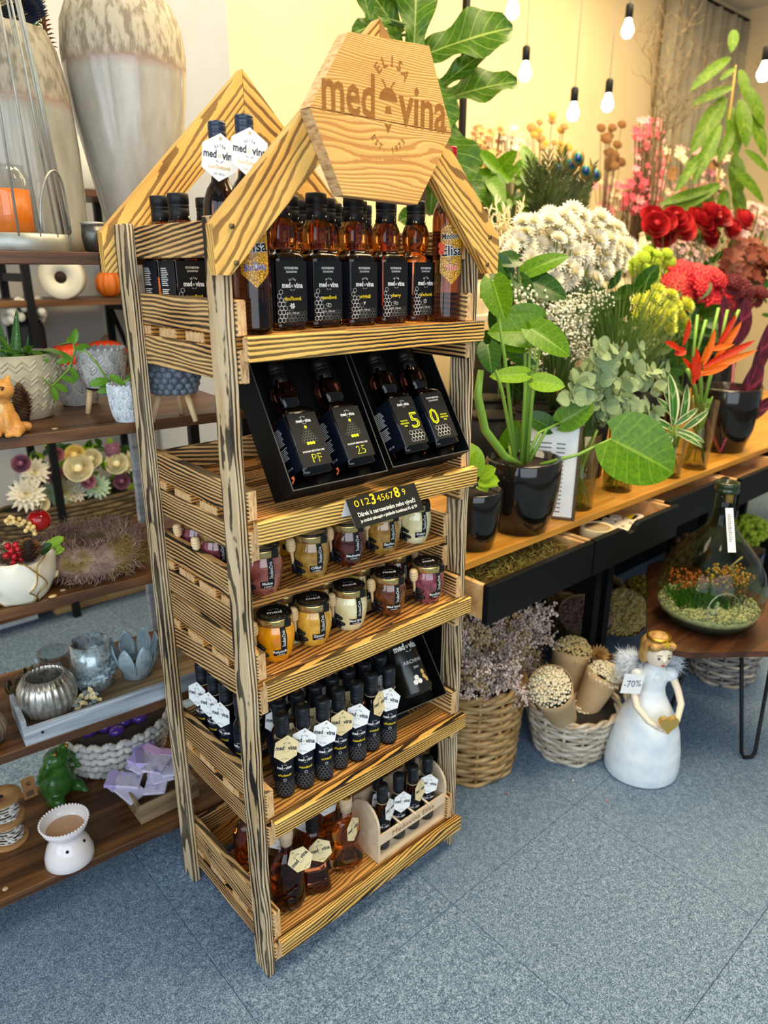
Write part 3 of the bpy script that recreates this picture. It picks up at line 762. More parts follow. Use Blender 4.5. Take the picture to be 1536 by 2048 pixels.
# ---- gift boxes with bottles lying in them
G['boxboard'] = plain('black_card_box', '#08090a', .6, spec=.2); G['boxedge'] = plain('box_inner', '#0c0d0d', .6, spec=.2); G['boxcut'] = plain('card_cut_edge', '#4c4a42', .6)
def gift_box(label, M, w, L, d):
    t = thing('gift_box', label, 'box', M)
    e = .002
    mb = MB()
    for (x0, x1, y0, y1) in ((0, e, 0, L), (w-e, w, 0, L), (e, w-e, 0, e), (e, w-e, L-e, L)): mb.box(x0, x1, y0, y1, .004, d)
    mb.box(e, w-e, e, L-e, .004, .006)
    b = mb.build('tray', G['boxboard'], t)
    mb = MB()
    for (x0, x1, y0, y1) in ((0, e, 0, L), (w-e, w, 0, L), (e, w-e, 0, e), (e, w-e, L-e, L)): mb.box(x0, x1, y0, y1, d, d+.0004)
    mb.build('cut_edge', G['boxcut'], b)
    o = .004
    mb = MB()
    for (x0, x1, y0, y1) in ((o, o+e, o, L-o), (w-o-e, w-o, o, L-o), (o+e, w-o-e, o, o+e), (o+e, w-o-e, L-o-e, L-o)): mb.box(x0, x1, y0, y1, -.026, .0035)
    mb.box(o, w-o, o, L-o, -.028, -.0265); mb.build('lid', G['boxedge'], t)
    return t
A1 = radians(57)
def boxM(x, y, z, yaw=0, a=A1): return T(x, y, z) @ RZ(yaw) @ RX(a)
B1 = boxM(.096, .020, TR[1]+.016, -.05); gift_box('open black gift box with bottles PF and 25 on the second shelf', B1, .208, .255, .052)
B2 = boxM(.324, .020, TR[1]+.016, -.02); gift_box('open black gift box with the five and nought bottles, right on second shelf', B2, .214, .262, .052)
for (B, x, k, lb) in ((B1, .055, 'tree:PF', 'dark mead bottle reading PF lying in the left gift box'), (B1, .150, 'tree:25', 'dark mead bottle reading 25 lying in the left gift box'), (B2, .066, 'num:5', 'dark mead bottle with a big yellow five in the right gift box'), (B2, .148, 'num:0', 'dark mead bottle with a big yellow nought in the right gift box')):
    sq_bottle(lb, k, None, B @ T(x, .018, .0385) @ RX(-pi/2))
# tent card
mb = MB(); th = .0012
t = thing('tent_card', 'folded black tent card with gold numbers on the second shelf rail', 'sign', T(.198, -.047, 1.0) @ RZ(-.02))
prof = [(-.018, -.014), (.012, .034), (.030, -.014)]
mb = MB(); Lc = .168
mb.add([(0, prof[0][0], prof[0][1]), (Lc, prof[0][0], prof[0][1]), (Lc, prof[1][0], prof[1][1]), (0, prof[1][0], prof[1][1])], [(0,1,2,3)], 0)
mb.add([(0, prof[0][0]+.0007, prof[0][1]), (Lc, prof[0][0]+.0007, prof[0][1]), (Lc, prof[1][0]+.0002, prof[1][1]-.0006), (0, prof[1][0]+.0002, prof[1][1]-.0006)], [(3,2,1,0)], 1)
mb.build('front_panel', [G['label'], G['paper']], t)
mb = MB(); mb.add([(0, prof[1][0], prof[1][1]), (Lc, prof[1][0], prof[1][1]), (Lc, prof[2][0], prof[2][1]), (0, prof[2][0], prof[2][1])], [(0,1,2,3)], 0)
mb.build('back_panel', G['paper'], t)
sl = math.atan2(prof[1][1]-prof[0][1], prof[1][0]-prof[0][0]); mb = MB()
text(mb, '012', .018, .032, .044, 0, None, 0, .0006, width=.036); text(mb, '3', .028, .058, .045, 0, None, .02, .0006); text(mb, '4567', .018, .087, .044, 0, None, 0, .0006, width=.040)
text(mb, '8', .028, .117, .046, 0, None, .02, .0006); text(mb, '9', .018, .134, .044, 0, None, 0, .0006)
text(mb, 'Dárek k narozeninám nebo výročí', .0115, .084, .0235, 1, None, .02, .0006, width=.140)
text(mb, 'je možné zakoupit v jakékoliv kombinaci 01 až 99', .0085, .084, .0115, 1, None, .02, .0006, width=.138)
mb.build('lettering', [G['yellow'], G['white']], t, T(0, prof[0][0]-.0006, prof[0][1]) @ RX(sl))
# ---- miniature bottles with hexagon tags
G['miniglass'] = glass('mini_glass', (.30, .09, .03, 1), .03)
MN = {}
def mini(label, M, tagmat=None, group=None, tagrot=0, tagyaw=0, fl='originál', H=.190):
    t = thing('mini_mead_bottle', label, 'bottle', M, group)
    k = H/.19
    if 'b' not in MN:
        mb = MB(); mb.lathe([(.0165, 0), (.0190, .002), (.0194, .006), (.0194, .112), (.0180, .122), (.0135, .131), (.0122, .136), (.0122, .16)], 20); MN['b'] = mb.mesh('glass_body'); MN['b'].materials.append(G['miniglass'])
        mb = MB(); ringed_cap(mb, .0148, .142, .190, n=16); MN['c'] = mb.mesh('cap'); MN['c'].materials.append(G['bluecapdark'])
    put('glass_body', MN['b'], t); put('cap', MN['c'], t)
    if ('l', fl) not in MN:
        mb = MB(); Rw = .0198
        def wp(p): a = p.x/Rw; rr = Rw+p.z; return Vector((rr*sin(a), -rr*cos(a), p.y))
        mb.grid(lambda u, v: wp(Vector(((v-.5)*.104, .008+.098*u, 0))), 1, 22, 0)
        logo(mb, .031, 0, .076, 1, None, .0004, wp, bold=.04); text(mb, fl, .0075, 0, .058, 2, None, .03, .0004, warp=wp)
        hexring(mb, 0, .047, .0035, .0008, 1, .0004, warp=wp)
        r = .0042
        for j in range(5):
            for i in range(8): hexring(mb, (i-3.5)*r*1.78+(j % 2)*r*.89, .012+j*r*1.55, r, .0005, 3, .0004, warp=wp)
        me = mb.mesh('label')
        for m in (G['labelblue'], G['white'], G['yellow'], G['grey']): me.materials.append(m)
        MN['l', fl] = me
    put('label', MN['l', fl], t)
    if tagmat:
        Mt = RZ(tagyaw) @ T(0, -.0215, .1215) @ RX(pi/2-.13) @ RZ(tagrot)
        tg = tag_part(t, Mt, tagmat)
        if 'tw' not in MN:
            mb = MB(); mb.tube([(.0143*cos(a), .0143*sin(a), .1405) for a in [2*pi*q/12 for q in range(12)]], .0009, 5, closed=True)
            mb.tube([(0, -.0143, .1405), (.001, -.0185, .1425), (.0, -.0205, .1415)], .0007, 4); MN['tw'] = mb.mesh('twine'); MN['tw'].materials.append(G['twine'])
        put('twine', MN['tw'], t, RZ(tagyaw))
    if k != 1: t.matrix_basis = M @ SC(k)
    return t
G['bluecapdark'] = plain('mini_cap', '#14191f', .4)
MF = [(568, 1588, 'kraft', .35), (602, 1588, 'paper', -.02), (648, 1570, 'paper', -.05), (683, 1545, 'kraft', .3), (722, 1525, 'paper', -.08), (757, 1500, 'kraft', .75), (790, 1480, 'paper', -.1)]
nm = ['first', 'second', 'third', 'fourth', 'fifth', 'sixth', 'seventh']
FX = []
for k, (px, py, tm, ty) in enumerate(MF):
    P = PZ(px, py, TR[4]); FX.append((P.x, max(.022, P.y+.012)))
    x = .088+.0455*k; FX[-1] = (x, .026+(.006 if k % 2 else 0)+(.012 if k == 0 else 0))
    mini('mini mead bottle with %s tag, %s from left, front row, fourth shelf' % ('white' if tm == 'paper' else 'cream', nm[k]), T(FX[-1][0], FX[-1][1], TR[4]) @ RZ(-.55+.1*(k % 3)), tm, None, -.12 if k % 2 else -.2, ty-.1, ('ořechová', 'mandlová', 'originál')[k % 3])
for r in range(1, 5):
    for k in range(7):
        x = .085+.0455*k+(.022 if r % 2 else 0); y = .030+.0465*r
        if r > 2 and k == 6: continue
        if k < 1 and r > 1: continue
        tm = [None, 'paper', 'kraft', None, 'kraft', 'paper', 'kraft'][(k+2*r) % 7]
        mini('mini mead bottle %s, %s row of the fourth shelf, %s from left' % ('without tag' if not tm else ('with white tag' if tm == 'paper' else 'with cream tag'), nm[r], nm[k]), T(x, y, TR[4]) @ RZ(-.5+R.uniform(-.2, .2)), tm, 'untagged minis behind the front row' if not tm else 'tagged minis behind the front row', R.uniform(-.3, .3), R.uniform(-.3, .5), ('ořechová', 'mandlová', 'originál')[(k+r) % 3])
for k, y in enumerate((.315, .262, .212)):
    mini('mini mead bottle with pale blue tag turned to the left side, %s from the back' % nm[k], T(.062, y, TR[4]) @ RZ(-1.15), 'paper', None, .05, -.05)
mini('slim mini mead bottle without tag behind the front left post', T(.062, .150, TR[4]) @ RZ(-1), None)
# archive bottle in its box
B3 = boxM(.378, .070, TR[4]+.018, -.10, radians(50)); gift_box('open black gift box with one round archive bottle on the fourth shelf', B3, .160, .285, .062)
t = thing('archive_bottle', 'round matt black bottle reading ARCHIVNÍ with white and gold hexagons in the box', 'bottle', B3 @ T(.080, .024, .056) @ RX(-pi/2) @ SC(1.25))
mb = MB(); mb.lathe([(.030, 0), (.0345, .002), (.0355, .006), (.0355, .11), (.033, .125), (.022, .138), (.013, .146), (.0125, .185)], 28); mb.build('bottle_body', plain('matt_black_glass', '#17170f', .22), t)
mb = MB(); ringed_cap(mb, .0155, .165, .205); mb.build('cap', G['cap'], t)
def wq(p): a = p.x/.0357; rr = .0357+p.z; return Vector((rr*sin(a), -rr*cos(a), p.y))
mb = MB(); logo(mb, .054, 0, .090, 0, None, .0005, wq, bold=.035); text(mb, 'ARCHIVNÍ', .0095, .002, .060, 0, None, .0, .0005, warp=wq); text(mb, '2004', .006, .002, .048, 0, None, .0, .0005, warp=wq)
for (x, y, m) in ((-.010, .022, 0), (-.001, .022, 0), (-.0055, .030, 0), (.012, .028, 1), (.012, .037, 1), (.017, .022, 1)): hexfill(mb, x, y, .0050, m, .0005, warp=wq)
mb.build('printing', [G['white'], G['goldprint']], t)
tg = tag_part(t, T(.010, -.030, .158) @ RX(pi/2-1.15) @ RZ(.5), 'kraft')
# ---- lowest shelf: figure bottles and the wooden bottle carrier
def corked(t, z, r=.014, m='cork'):
    mb = MB(); mb.lathe([(r*.86, z), (r*.9, z+.012), (r, z+.013), (r*1.02, z+.034), (r*.96, z+.037), (.0001, z+.037)], 18, 0); c = mb.build('stopper', G[m], t)
    mb = MB(); mb.lathe([(.0001, z+.0372), (r*.78, z+.0372), (r*.78, z+.0378), (.0001, z+.0379)], 18, 0); mb.build('stopper_seal', G['gold'], c)
def outline_bottle(name, label, M, prof, depth, mat, capz, sq=2.6, motif=True):
    t = thing(name, label, 'bottle', M); mb = MB(); mb.lathe(prof, 32, sq=sq, sx=1, sy=depth); b = mb.build('glass_body', mat, t)
    return t
b1 = PZ(590, 1826, TR[5]); b2 = PZ(648, 1790, TR[5]); b3 = PZ(712, 1750, TR[5])
t = outline_bottle('figure_bottle', 'dark amber flask bottle with wooden stopper and relief, left on the lowest shelf', T(.092, .052, TR[5]) @ RZ(-.4), [(.024, 0), (.034, .004), (.038, .02), (.039, .045), (.036, .075), (.038, .095), (.036, .115), (.026, .135), (.014, .146), (.012, .152), (.012, .172)], .72, G['darkglass'], .17, 2.3)
corked(t, .168, .0155)
mb = MB()
for (x, z, r_) in ((.0, .03, .015), (.012, .04, .007), (-.012, .026, .006)): mb.ball((x, -.022, z), r_, 12, 8, sy=.6)
mb.tube([(.014*cos(a)+.0, -.030, .03+.014*sin(a)) for a in [2*pi*k/16 for k in range(16)]], .0022, 6, closed=True); mb.tube([(-.02, -.025, .05), (-.005, -.030, .058), (.018, -.026, .07)], .003, 6)
mb.build('glass_relief', G['darkglass'], t)
tag_part(t, T(.024, -.026, .140) @ RX(pi/2-.3) @ RZ(.7), 'kraft')
t = outline_bottle('pyramid_bottle', 'pyramid shaped mead bottle with black cap and cream tag on the lowest shelf', T(.168, .062, TR[5]) @ RZ(-.45), [(.034, 0), (.037, .004), (.034, .02), (.016, .120), (.0125, .132), (.0122, .15)], 1, G['darkglass'], .15, 5)
mb = MB(); ringed_cap(mb, .0152, .150, .196); mb.build('cap', G['cap'], t)
tag_part(t, T(.012, -.026, .112) @ RX(pi/2-.2) @ RZ(.15), 'kraft'); 
t = outline_bottle('violin_bottle', 'light amber violin shaped bottle with pale stopper on the lowest shelf', T(.252, .048, TR[5]) @ RZ(-.4), [(.026, 0), (.036, .004), (.0405, .022), (.039, .042), (.030, .062), (.0275, .072), (.031, .086), (.034, .100), (.031, .118), (.020, .132), (.0125, .140), (.012, .165)], .55, G['redamber'], .16, 2.2)
corked(t, .162, .0150, 'cork')
tag_part(t, T(.010, -.022, .125) @ RX(pi/2-.15) @ RY(.75), 'kraft')
mb = MB()
for s in (-1, 1): mb.tube([(s*.014, -.0205, .036), (s*.017, -.021, .046), (s*.013, -.020, .056), (s*.016, -.019, .066)], .0018, 6)
mb.build('glass_relief', G['redamber'], t)
for k, (x, y, tm, lb) in enumerate(((.120, .135, 'paper', 'reddish bottle with white hexagon tag behind the flask, lowest shelf'), (.195, .140, 'paper', 'amber bottle with pale tag and yellow ribbon, behind the pyramid bottle'), (.262, .150, 'paper', 'amber bottle with pale blue tag behind the violin bottle'), (.085, .20, None, 'amber bottle in the dark back left of the lowest shelf'))):
    t = outline_bottle('figure_bottle', lb, T(x, y, TR[5]) @ RZ(-.4), [(.030, 0), (.034, .004), (.035, .03), (.033, .10), (.022, .125), (.013, .138), (.012, .16)], .9, G['redamber'], .15, 3)
    mb = MB(); ringed_cap(mb, .0148, .155, .196); mb.build('cap', G['cap'], t)
    if tm: tag_part(t, T(.0, -.036, .140) @ RX(pi/2-.35) @ RZ(.1-.2*k), tm, '', 1.05)
G['birch'] = mottled('birch_ply', ['#dcbf9a', '#ecd6b6'], 8, .6, stretch=(1, 8, 8))
cr = thing('bottle_carrier', 'pale engraved plywood bottle carrier with small bottles on the lowest shelf', 'carrier', T(.312, .004, TR[5]) @ RZ(0))
CL, CDp = .228, .098
pe = [(0, 0), (CDp, 0), (CDp, .075)]+[(CDp/2+CDp/2*cos(a), .095+.052*sin(a)) for a in [radians(q) for q in range(0, 181, 15)]]+[(0, .075)]
for x in (0, CL-.006):
    mb = MB(); mb.prism(pe, 0, .006, M=T(x, 0, 0) @ Matrix(((0,0,1,0),(1,0,0,0),(0,1,0,0),(0,0,0,1)))); mb.build('end_panel', G['birch'], cr)
mb = MB(); mb.box(.006, CL-.006, .001, CDp-.001, .001, .007); mb.build('base', G['birch'], cr)
mb = MB(); mb.box(.006, CL-.006, 0, .005, .050, .077); fr = mb.build('front_rail', G['birch'], cr)
mb = MB(); text(mb, 'Medovina Elisa', .020, CL/2, .0635, 0, FRONT, .0, .0006, width=.14); mb.build('engraving', G['sign_burn'], fr)
mb = MB(); mb.box(.006, CL-.006, CDp-.005, CDp, .050, .130); mb.build('back_panel', G['birch'], cr)
for x in (.070, .118, .166):
    mb = MB(); mb.tube([(x, -.0015, .074), (x, -.001, .079), (x-.001, .004, .0795), (x-.004, .022, .084), (x-.006, .030, .090)], .0028, 6); mb.build('loop', G['birch'], cr)
for k, (x, y, tm, ty) in enumerate(((.040, .032, 'paper', .9), (.092, .032, 'paper', .25), (.140, .032, 'kraft', .8), (.190, .032, 'paper', -.1), (.060, .072, 'paper', .2), (.170, .074, 'kraft', .3))):
    mini('small mead bottle with %s tag, %s' % ('white' if tm == 'paper' else 'cream', ('first in the carrier from the left', 'second in the carrier from the left', 'third in the carrier from the left', 'last in the carrier at the right', 'behind in the carrier at the left', 'behind in the carrier at the right')[k]), T(.312+x, .004+y, TR[5]+.0075) @ RZ(-.5), tm, None, -.2, ty, H=.178)
# ---------------------------------------------------------------- plant and craft helpers
def LMat(base, direction, normal):
    Y = Vector(direction).normalized(); N = Vector(normal); X = Y.cross(N)
    if X.length < 1e-4: X = Y.cross(Vector((1, 0, .3)))
    X.normalize(); Z = X.cross(Y)
    return Matrix(((X.x, Y.x, Z.x, base[0]), (X.y, Y.y, Z.y, base[1]), (X.z, Y.z, Z.z, base[2]), (0,0,0,1)))
def prof_w(shape, u):
    if shape == 'lance': return sin(pi*min(1, u*.9+.07))**.8*(1-u*.15) if u < 1 else 0
    if shape == 'oval': return max(0, sin(pi*u))**.6
    if shape == 'heart': return max(0, (1-u))**.72*(.78+.95*u)*1.22*(1-.62*(1-u)**9)
    if shape == 'fiddle': return max(0, (1-u**5))**.5*(.42+.62*sin(min(1, u*1.08)*pi*.62)**2)
    if shape == 'strap': return (1-u**4)*.9+.0
    if shape == 'blade': return max(0, 1-u)**.7
    return sin(pi*u)
LEAFC = {}
def leaf_mesh(shape='lance', W=.3, bend=.3, fold=.15, wavy=0, nu=8, nv=4, key=None):
    """unit-length leaf along +Y, normal +Z"""
    k = (shape, W, bend, fold, wavy, nu, nv)
    if k in LEAFC: return LEAFC[k]
    mb = MB()
    def fn(u, v):
        s = 2*v-1; w = prof_w(shape, u)*W/2
        y = u; 
        if shape == 'heart': y = u*1.0-.17*abs(s)**1.3*(1-u)**3*(1-.55*(1-abs(s))); 
        x = s*w
        z = fold*abs(x)*1.2-bend*y*y*.5+wavy*sin(u*14+(3 if s > 0 else 0))*abs(s)*.05
        return (x, y*(1-.12*abs(bend)*y), z)
    mb.grid(fn, nu, nv, uv=True)
    LEAFC[k] = mb.v, mb.f, mb.uv
    return LEAFC[k]
LMC = {}
def leaf(parent, base, tip, width, mat, shape='lance', normal=(0,0,1), bend=.3, fold=.15, wavy=0, name='leaf', nu=8, nv=4):
    k = (shape, round(width, 2), bend, fold, wavy, mat.name, nu, nv, name)
    if k not in LMC:
        v, f, uv = leaf_mesh(shape, round(width, 2), bend, fold, wavy, nu, nv)
        mb = MB(); mb.v = list(v); mb.f = list(f); mb.m = [0]*len(f); mb.s = [True]*len(f); mb.uv = dict(uv)
        me = mb.mesh(name); me.materials.append(mat); LMC[k] = me
    d = Vector(tip)-Vector(base); 
    return put(name, LMC[k], parent, LMat(base, d, normal) @ SC(d.length))
def add_leaf(mb, base, tip, width, shape='lance', normal=(0,0,1), bend=.3, fold=.15, nu=4, nv=2, mi=0):
    v, f, uv = leaf_mesh(shape, round(width, 2), bend, fold, 0, nu, nv)
    d = Vector(tip)-Vector(base); M = LMat(base, d, normal) @ SC(d.length)
    b = mb.add([Vector(p) for p in v], f, mi, True, M)
    for q, w in uv.items(): mb.uv[b+q] = w
def rv(s=1): return Vector((R.uniform(-s, s), R.uniform(-s, s), R.uniform(-s, s)))
def blob(name, balls, mat, parent, voxel=.004, smooth=2):
    """one continuous surface grown over overlapping balls (centre, radius, scale)"""
    mb = MB()
    for c, r, s in balls: mb.ball(c, r, 14, 10, 0, None, *s)
    o = mb.build(name, mat, parent)
    m = o.modifiers.new('r', 'REMESH'); m.mode = 'VOXEL'; m.voxel_size = voxel; m.use_smooth_shade = True
    q = o.modifiers.new('s', 'SMOOTH'); q.iterations = smooth*3; q.factor = .5
    return o
WK = {}
def wicker(label, M, r0, r1, h, rows, mat, stakes=14, wr=.0075, name='wicker_basket', mat2=None, amp=.006, group=None):
    t = thing(name, label, 'basket', M, group)
    n = stakes*4
    for k in range(rows):
        u = (k+.5)/rows; r = r0+(r1-r0)*u; z = h*u
        mb = MB()
        mb.tube([((r+amp*(1 if k % 2 else -1)*cos(stakes/2*a*1.0))*cos(a), (r+amp*(1 if k % 2 else -1)*cos(stakes/2*a))*sin(a), z+.0025*sin(3*a+k)) for a in [2*pi*i/n for i in range(n)]], wr*R.uniform(.85, 1.1), 5, closed=True)
        mb.build('weaver', mat if (k*7) % 3 else (mat2 or mat), t)
    for i in range(stakes):
        a = 2*pi*(i+.0)/stakes; mb = MB(); mb.tube([(r0*cos(a), r0*sin(a), 0), (r1*cos(a), r1*sin(a), h)], wr*.8, 5); mb.build('stake', mat, t)
    mb = MB()
    m = 60
    for ph in (0, pi): mb.tube([((r1+wr*.9*cos(9*a+ph))*cos(a), (r1+wr*.9*cos(9*a+ph))*sin(a), h+wr*.9*sin(9*a+ph)) for a in [2*pi*i/m for i in range(m)]], wr, 5, closed=True)
    mb.build('rim', mat, t)
    mb = MB(); mb.lathe([(r0*.96, .002), (r0*.96, .008), (.0001, .008)], 24); mb.build('basket_floor', mat, t)
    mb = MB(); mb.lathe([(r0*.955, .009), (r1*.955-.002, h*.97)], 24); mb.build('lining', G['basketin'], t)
    return t
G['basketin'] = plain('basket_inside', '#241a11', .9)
G['wick1'] = mottled('rattan_brown', ['#7a5a32', '#a98450', '#c39f6a'], 30, .55); G['wick1b'] = mottled('rattan_tan', ['#a37f4e', '#c9a873'], 30, .55)
G['wick2'] = mottled('rattan_grey', ['#94836c', '#b7a891', '#cdc1ae'], 30, .6); G['wick2b'] = mottled('rattan_pale', ['#b9ad99', '#d6ccbb'], 30, .6)
G['wick3'] = mottled('rattan_darkgrey', ['#5c5750', '#86807a', '#a19b92'], 30, .6)
# leaves
G['aloe'] = Mat('aloe'); 
_m = G['aloe']; _v = _m.n('ShaderNodeTexVoronoi', {'Vector': _m.coord('Object', 2), 'Scale': 18.0}).outputs[0]
_m.p(base=_m.ramp(_v, [(.12, '#c8d8a0'), (.2, '#4c7a2e'), (.7, '#3c6a28')]), rough=.4); G['aloe'] = _m.m
G['succ'] = leafmat('succulent_leaf', '#7fb43a', '#a9d06a', '#5c9428', 1, .3, .2)
G['fig'] = leafmat('fig_leaf', '#4a740e', '#b4c868', '#305408', 7, .42, .6)
G['heart'] = leafmat('heart_leaf', '#648f0e', '#a5c53e', '#43720a', 6, .3, .45)
G['heartdark'] = leafmat('heart_leaf_dark', '#315c12', '#6f9a3c', '#1d420e', 6, .3, .5)
G['lime'] = leafmat('lime_leaf', '#9cc22c', '#c9e06a', '#7da81e', 6, .35, .4)
G['drac'] = leafmat('dracaena_leaf', '#66881a', '#a0b848', '#40660f', 1, .4, .3)
G['varieg'] = leafmat('variegated_leaf', '#3c7a2c', '#cfe0a0', '#2f6422', 1, .35, .5, '#dfe6b4')
G['euca'] = leafmat('eucalyptus_leaf', '#a6b584', '#c3cfa4', '#7a9468', 3, .55, .25)
G['cord'] = leafmat('cordyline_leaf', '#5a1a2c', '#b8486a', '#33141c', 1, .35, .4)
G['stem'] = plain('green_stem', '#7ea63c', .45); G['stemdark'] = plain('dark_stem', '#4c6a28', .5); G['twig'] = plain('brown_twig', '#5c4530', .8)
G['soil'] = mottled('soil', ['#1c130c', '#3a2818'], 80, .95, bump=.6)
def pot_lathe(name, prof, mat, parent, n=32, **kw):
    mb = MB(); mb.lathe(prof, n, **kw); return mb.build(name, mat, parent)
# ---------------------------------------------------------------- left rack, top board
Z5, Z4, Z3, Z2, Z1 = RKT[4], RKT[3], RKT[2], RKT[1], RKT[0]
G['zinc'] = mottled('zinc', ['#7d7f78', '#a9aba2', '#94958d'], 12, .42, .6)
c = PY(38, 490, .545); c.z = Z5
t = thing('cage_lantern', 'tall grey wire cage lantern on a zinc base with orange candle', 'lantern', T(*c))
rb = MPX(c, 98)
pot_lathe('base', [(rb*.98, 0), (rb, .002), (rb, .030), (rb*.97, .032), (rb*.97, .006), (.0001, .006)], G['zinc'], t, 40)
for k in range(16):
    a = 2*pi*(k+.35)/16; r1 = .022
    mb = MB(); mb.tube([(rb*.985*cos(a), rb*.985*sin(a), .026), ((rb*.72+r1*.2)*cos(a), (rb*.72+r1*.2)*sin(a), .30), ((rb*.42+r1*.3)*cos(a), (rb*.42+r1*.3)*sin(a), .55), (r1*cos(a), r1*sin(a), .66)], .0021, 6); mb.build('cage_wire', G['zinc'], t)
mb = MB()
for k in range(1): mb.tube([(r1*cos(a), r1*sin(a), .66) for a in [2*pi*i/20 for i in range(20)]], .003, 6, closed=True)
mb.build('top_ring', G['zinc'], t)
mb = MB(); mb.tube([(rb*.96*sin(.75+.0*q)*0+rb*cos(-.9+.5*cos(q)), rb*sin(-.9+.5*cos(q)), .034+.105*sin(q)) for q in [pi*i/18 for i in range(19)]], .0024, 6); mb.build('door_arch', G['zinc'], t)
t = thing('candle_jar', 'orange candle in a clear glass jar inside the wire lantern', 'candle', T(c.x-.012, c.y-.01, Z5+.007))
rc = MPX(c, 46)
pot_lathe('wax', [(rc*.92, .003), (rc*.92, .100), (.0001, .101)], plain('orange_wax', '#ec7a12', .4, sss=.1), t)
pot_lathe('glass', [(rc*.9, 0), (rc, .003), (rc, .118), (rc*.8, .130), (rc*.82, .140)], thinglass('jar_glass', '#f2f5f2'), t)
def glazed(name, top, topb, body, bodyb, line, H):
    m = Mat(name); o = m.n('ShaderNodeTexCoord').outputs['Object']; s = m.n('ShaderNodeSeparateXYZ', {0: o}); 
    nz = m.noise(m.coord('Object', 0, (1, 1, .35)), 90, 4); n2 = m.noise(m.coord('Object', 0, (1, 1, .25)), 26, 3)
    zz = m.math('MULTIPLY_ADD', nz, .016, s.outputs[2])
    up = m.n('ShaderNodeMapRange', {0: zz, 1: line-.002, 2: line+.004}).outputs[0]
    nr = m.n('ShaderNodeMapRange', {0: m.math('ABSOLUTE', m.math('SUBTRACT', zz, line)), 1: .002, 2: .016, 3: 1.0, 4: 0.0}).outputs[0]
    a = m.ramp(nz, [(.4, topb), (.56, top)]); b = m.ramp(n2, [(.35, bodyb), (.65, body)])
    c = m.mix(up, b, a); c = m.mix(m.math('MULTIPLY', nr, .6), c, lin('#9a7a66'))
    m.p(base=c, rough=m.n('ShaderNodeMapRange', {0: up, 3: .12, 4: .6}).outputs[0], normal=m.bump(m.math('ADD', m.math('MULTIPLY', nz, m.math('MULTIPLY_ADD', up, .8, .2)), 0.0), .35, .003)); return m.m
c = PY(75, 470, .66); c.z = Z5; k = MPX(c, 1)
t = thing('glazed_vase', 'short grey-brown glazed stoneware vase behind the wire lantern', 'vase', T(*c))
h = 385*k; r_ = 98*k
pot_lathe('vase_body', [(r_*.80, 0), (r_*.97, .004), (r_*1.0, h*.1), (r_*.99, h*.5), (r_*.93, h*.75), (r_*.8, h*.92), (r_*.66, h), (r_*.6, h), (r_*.72, h*.9), (.0001, h*.86)], glazed('short_vase_glaze', '#a39a86', '#7d7462', '#a5a295', '#8d8a7c', h*.70, h), t, 40)
vs = c.copy(); vh = h
c = PY(262, 250, .645); c.z = Z5; k = MPX(PY(262, 100, .645), 1)
t = thing('glazed_vase', 'tall grey glazed stoneware vase tapering to its foot, beside the gabled roof', 'vase', T(*c))
h = PY(262, 6, .645).z-Z5; r_ = 119*k
zf = lambda yy: (PY(262, yy, .645).z-Z5)
pot_lathe('vase_body', [(r_*.46, 0), (r_*.50, .004), (r_*.60, zf(440)), (r_*.76, zf(340)), (r_*.90, zf(250)), (r_*.98, zf(170)), (r_*1.0, zf(115)), (r_*.96, zf(60)), (r_*.84, zf(20)), (r_*.66, zf(-8)), (r_*.6, zf(-14)), (r_*.60, zf(-8)), (r_*.75, zf(20)), (.0001, zf(40))], glazed('tall_vase_glaze', '#b7ab92', '#857862', '#b9b5a9', '#a29c8e', zf(136), h), t, 48)
for i in range(9):
    b_ = T(c.x+.012+.010*(i-4)*.8, c.y+R.uniform(-.02, .02), Z5+h*.86); tp = thing if 0 else None
t2 = thing('bamboo_sticks', 'bundle of pale bamboo sticks standing in the tall grey vase', 'sticks', T(c.x+.03, c.y, Z5+h*.75))
for i in range(12):
    mb = MB(); x = (i % 6-2.5)*.011; y = (i//6-.5)*.012; mb.tube([(x*.6, y, 0), (x, y, .30)], .0045, 6); mb.build('stick', mottled('bamboo', ['#c89a4a', '#e4c078'], 40, .5) if i == 0 else bpy.data.materials['bamboo'], t2)
# dried fronds, moss stick
G['frond'] = leafmat('dried_frond', '#b7a67c', '#d8cba4', '#8a7850', 1, .7, .2); G['frondblue'] = leafmat('dyed_frond', '#20304a', '#b89c5c', '#131c2c', 1, .6, .3); G['frondtan'] = plain('dry_stalk', '#a3773a', .7)
for k, (px, py, m, lb) in enumerate(((14, -20, 'frond', 'pale dried fern frond leaning out of the short vase at the frame edge'), (62, 12, 'frond', 'pale dried fern frond curving over the wire lantern'), (26, 50, 'frondblue', 'dark blue dyed fern frond in the short vase'))):
    b = Vector((vs.x-.05+.045*k, vs.y-.005*k, Z5+vh*.90)); tpt = PY(px, py-45, .60)
    t = thing('dried_fern', lb, 'fern', T(*b)); mb = MB(); q = tpt-b
    pts = [q*u+Vector((0, 0, .03*sin(pi*u))) for u in [i/8 for i in range(9)]]; mb.tube(pts, [.003*(1-.07*i) for i in range(9)], 5); st = mb.build('stalk', G['frondtan'], t)
    mb = MB()
    for i in range(22):
        u = .3+.68*i/21; p = q*u+Vector((0, 0, .03*sin(pi*u))); Ls = .055*sin(pi*min(1, .25+u*.72))
        for s in (-1, 1):
            sd = Vector((cos(YAW), -sin(YAW), 0))*s; add_leaf(mb, p, p+(sd*.85+q.normalized()*.5)*Ls, .2, 'lance', (-.5, -1, .3), .3)
    mb.build('pinnae', G[m], t)
t = thing('moss_stick', 'bright green moss stick in the short vase beside the tall vase', 'decoration', T(vs.x+.038, vs.y, Z5+vh*.88))
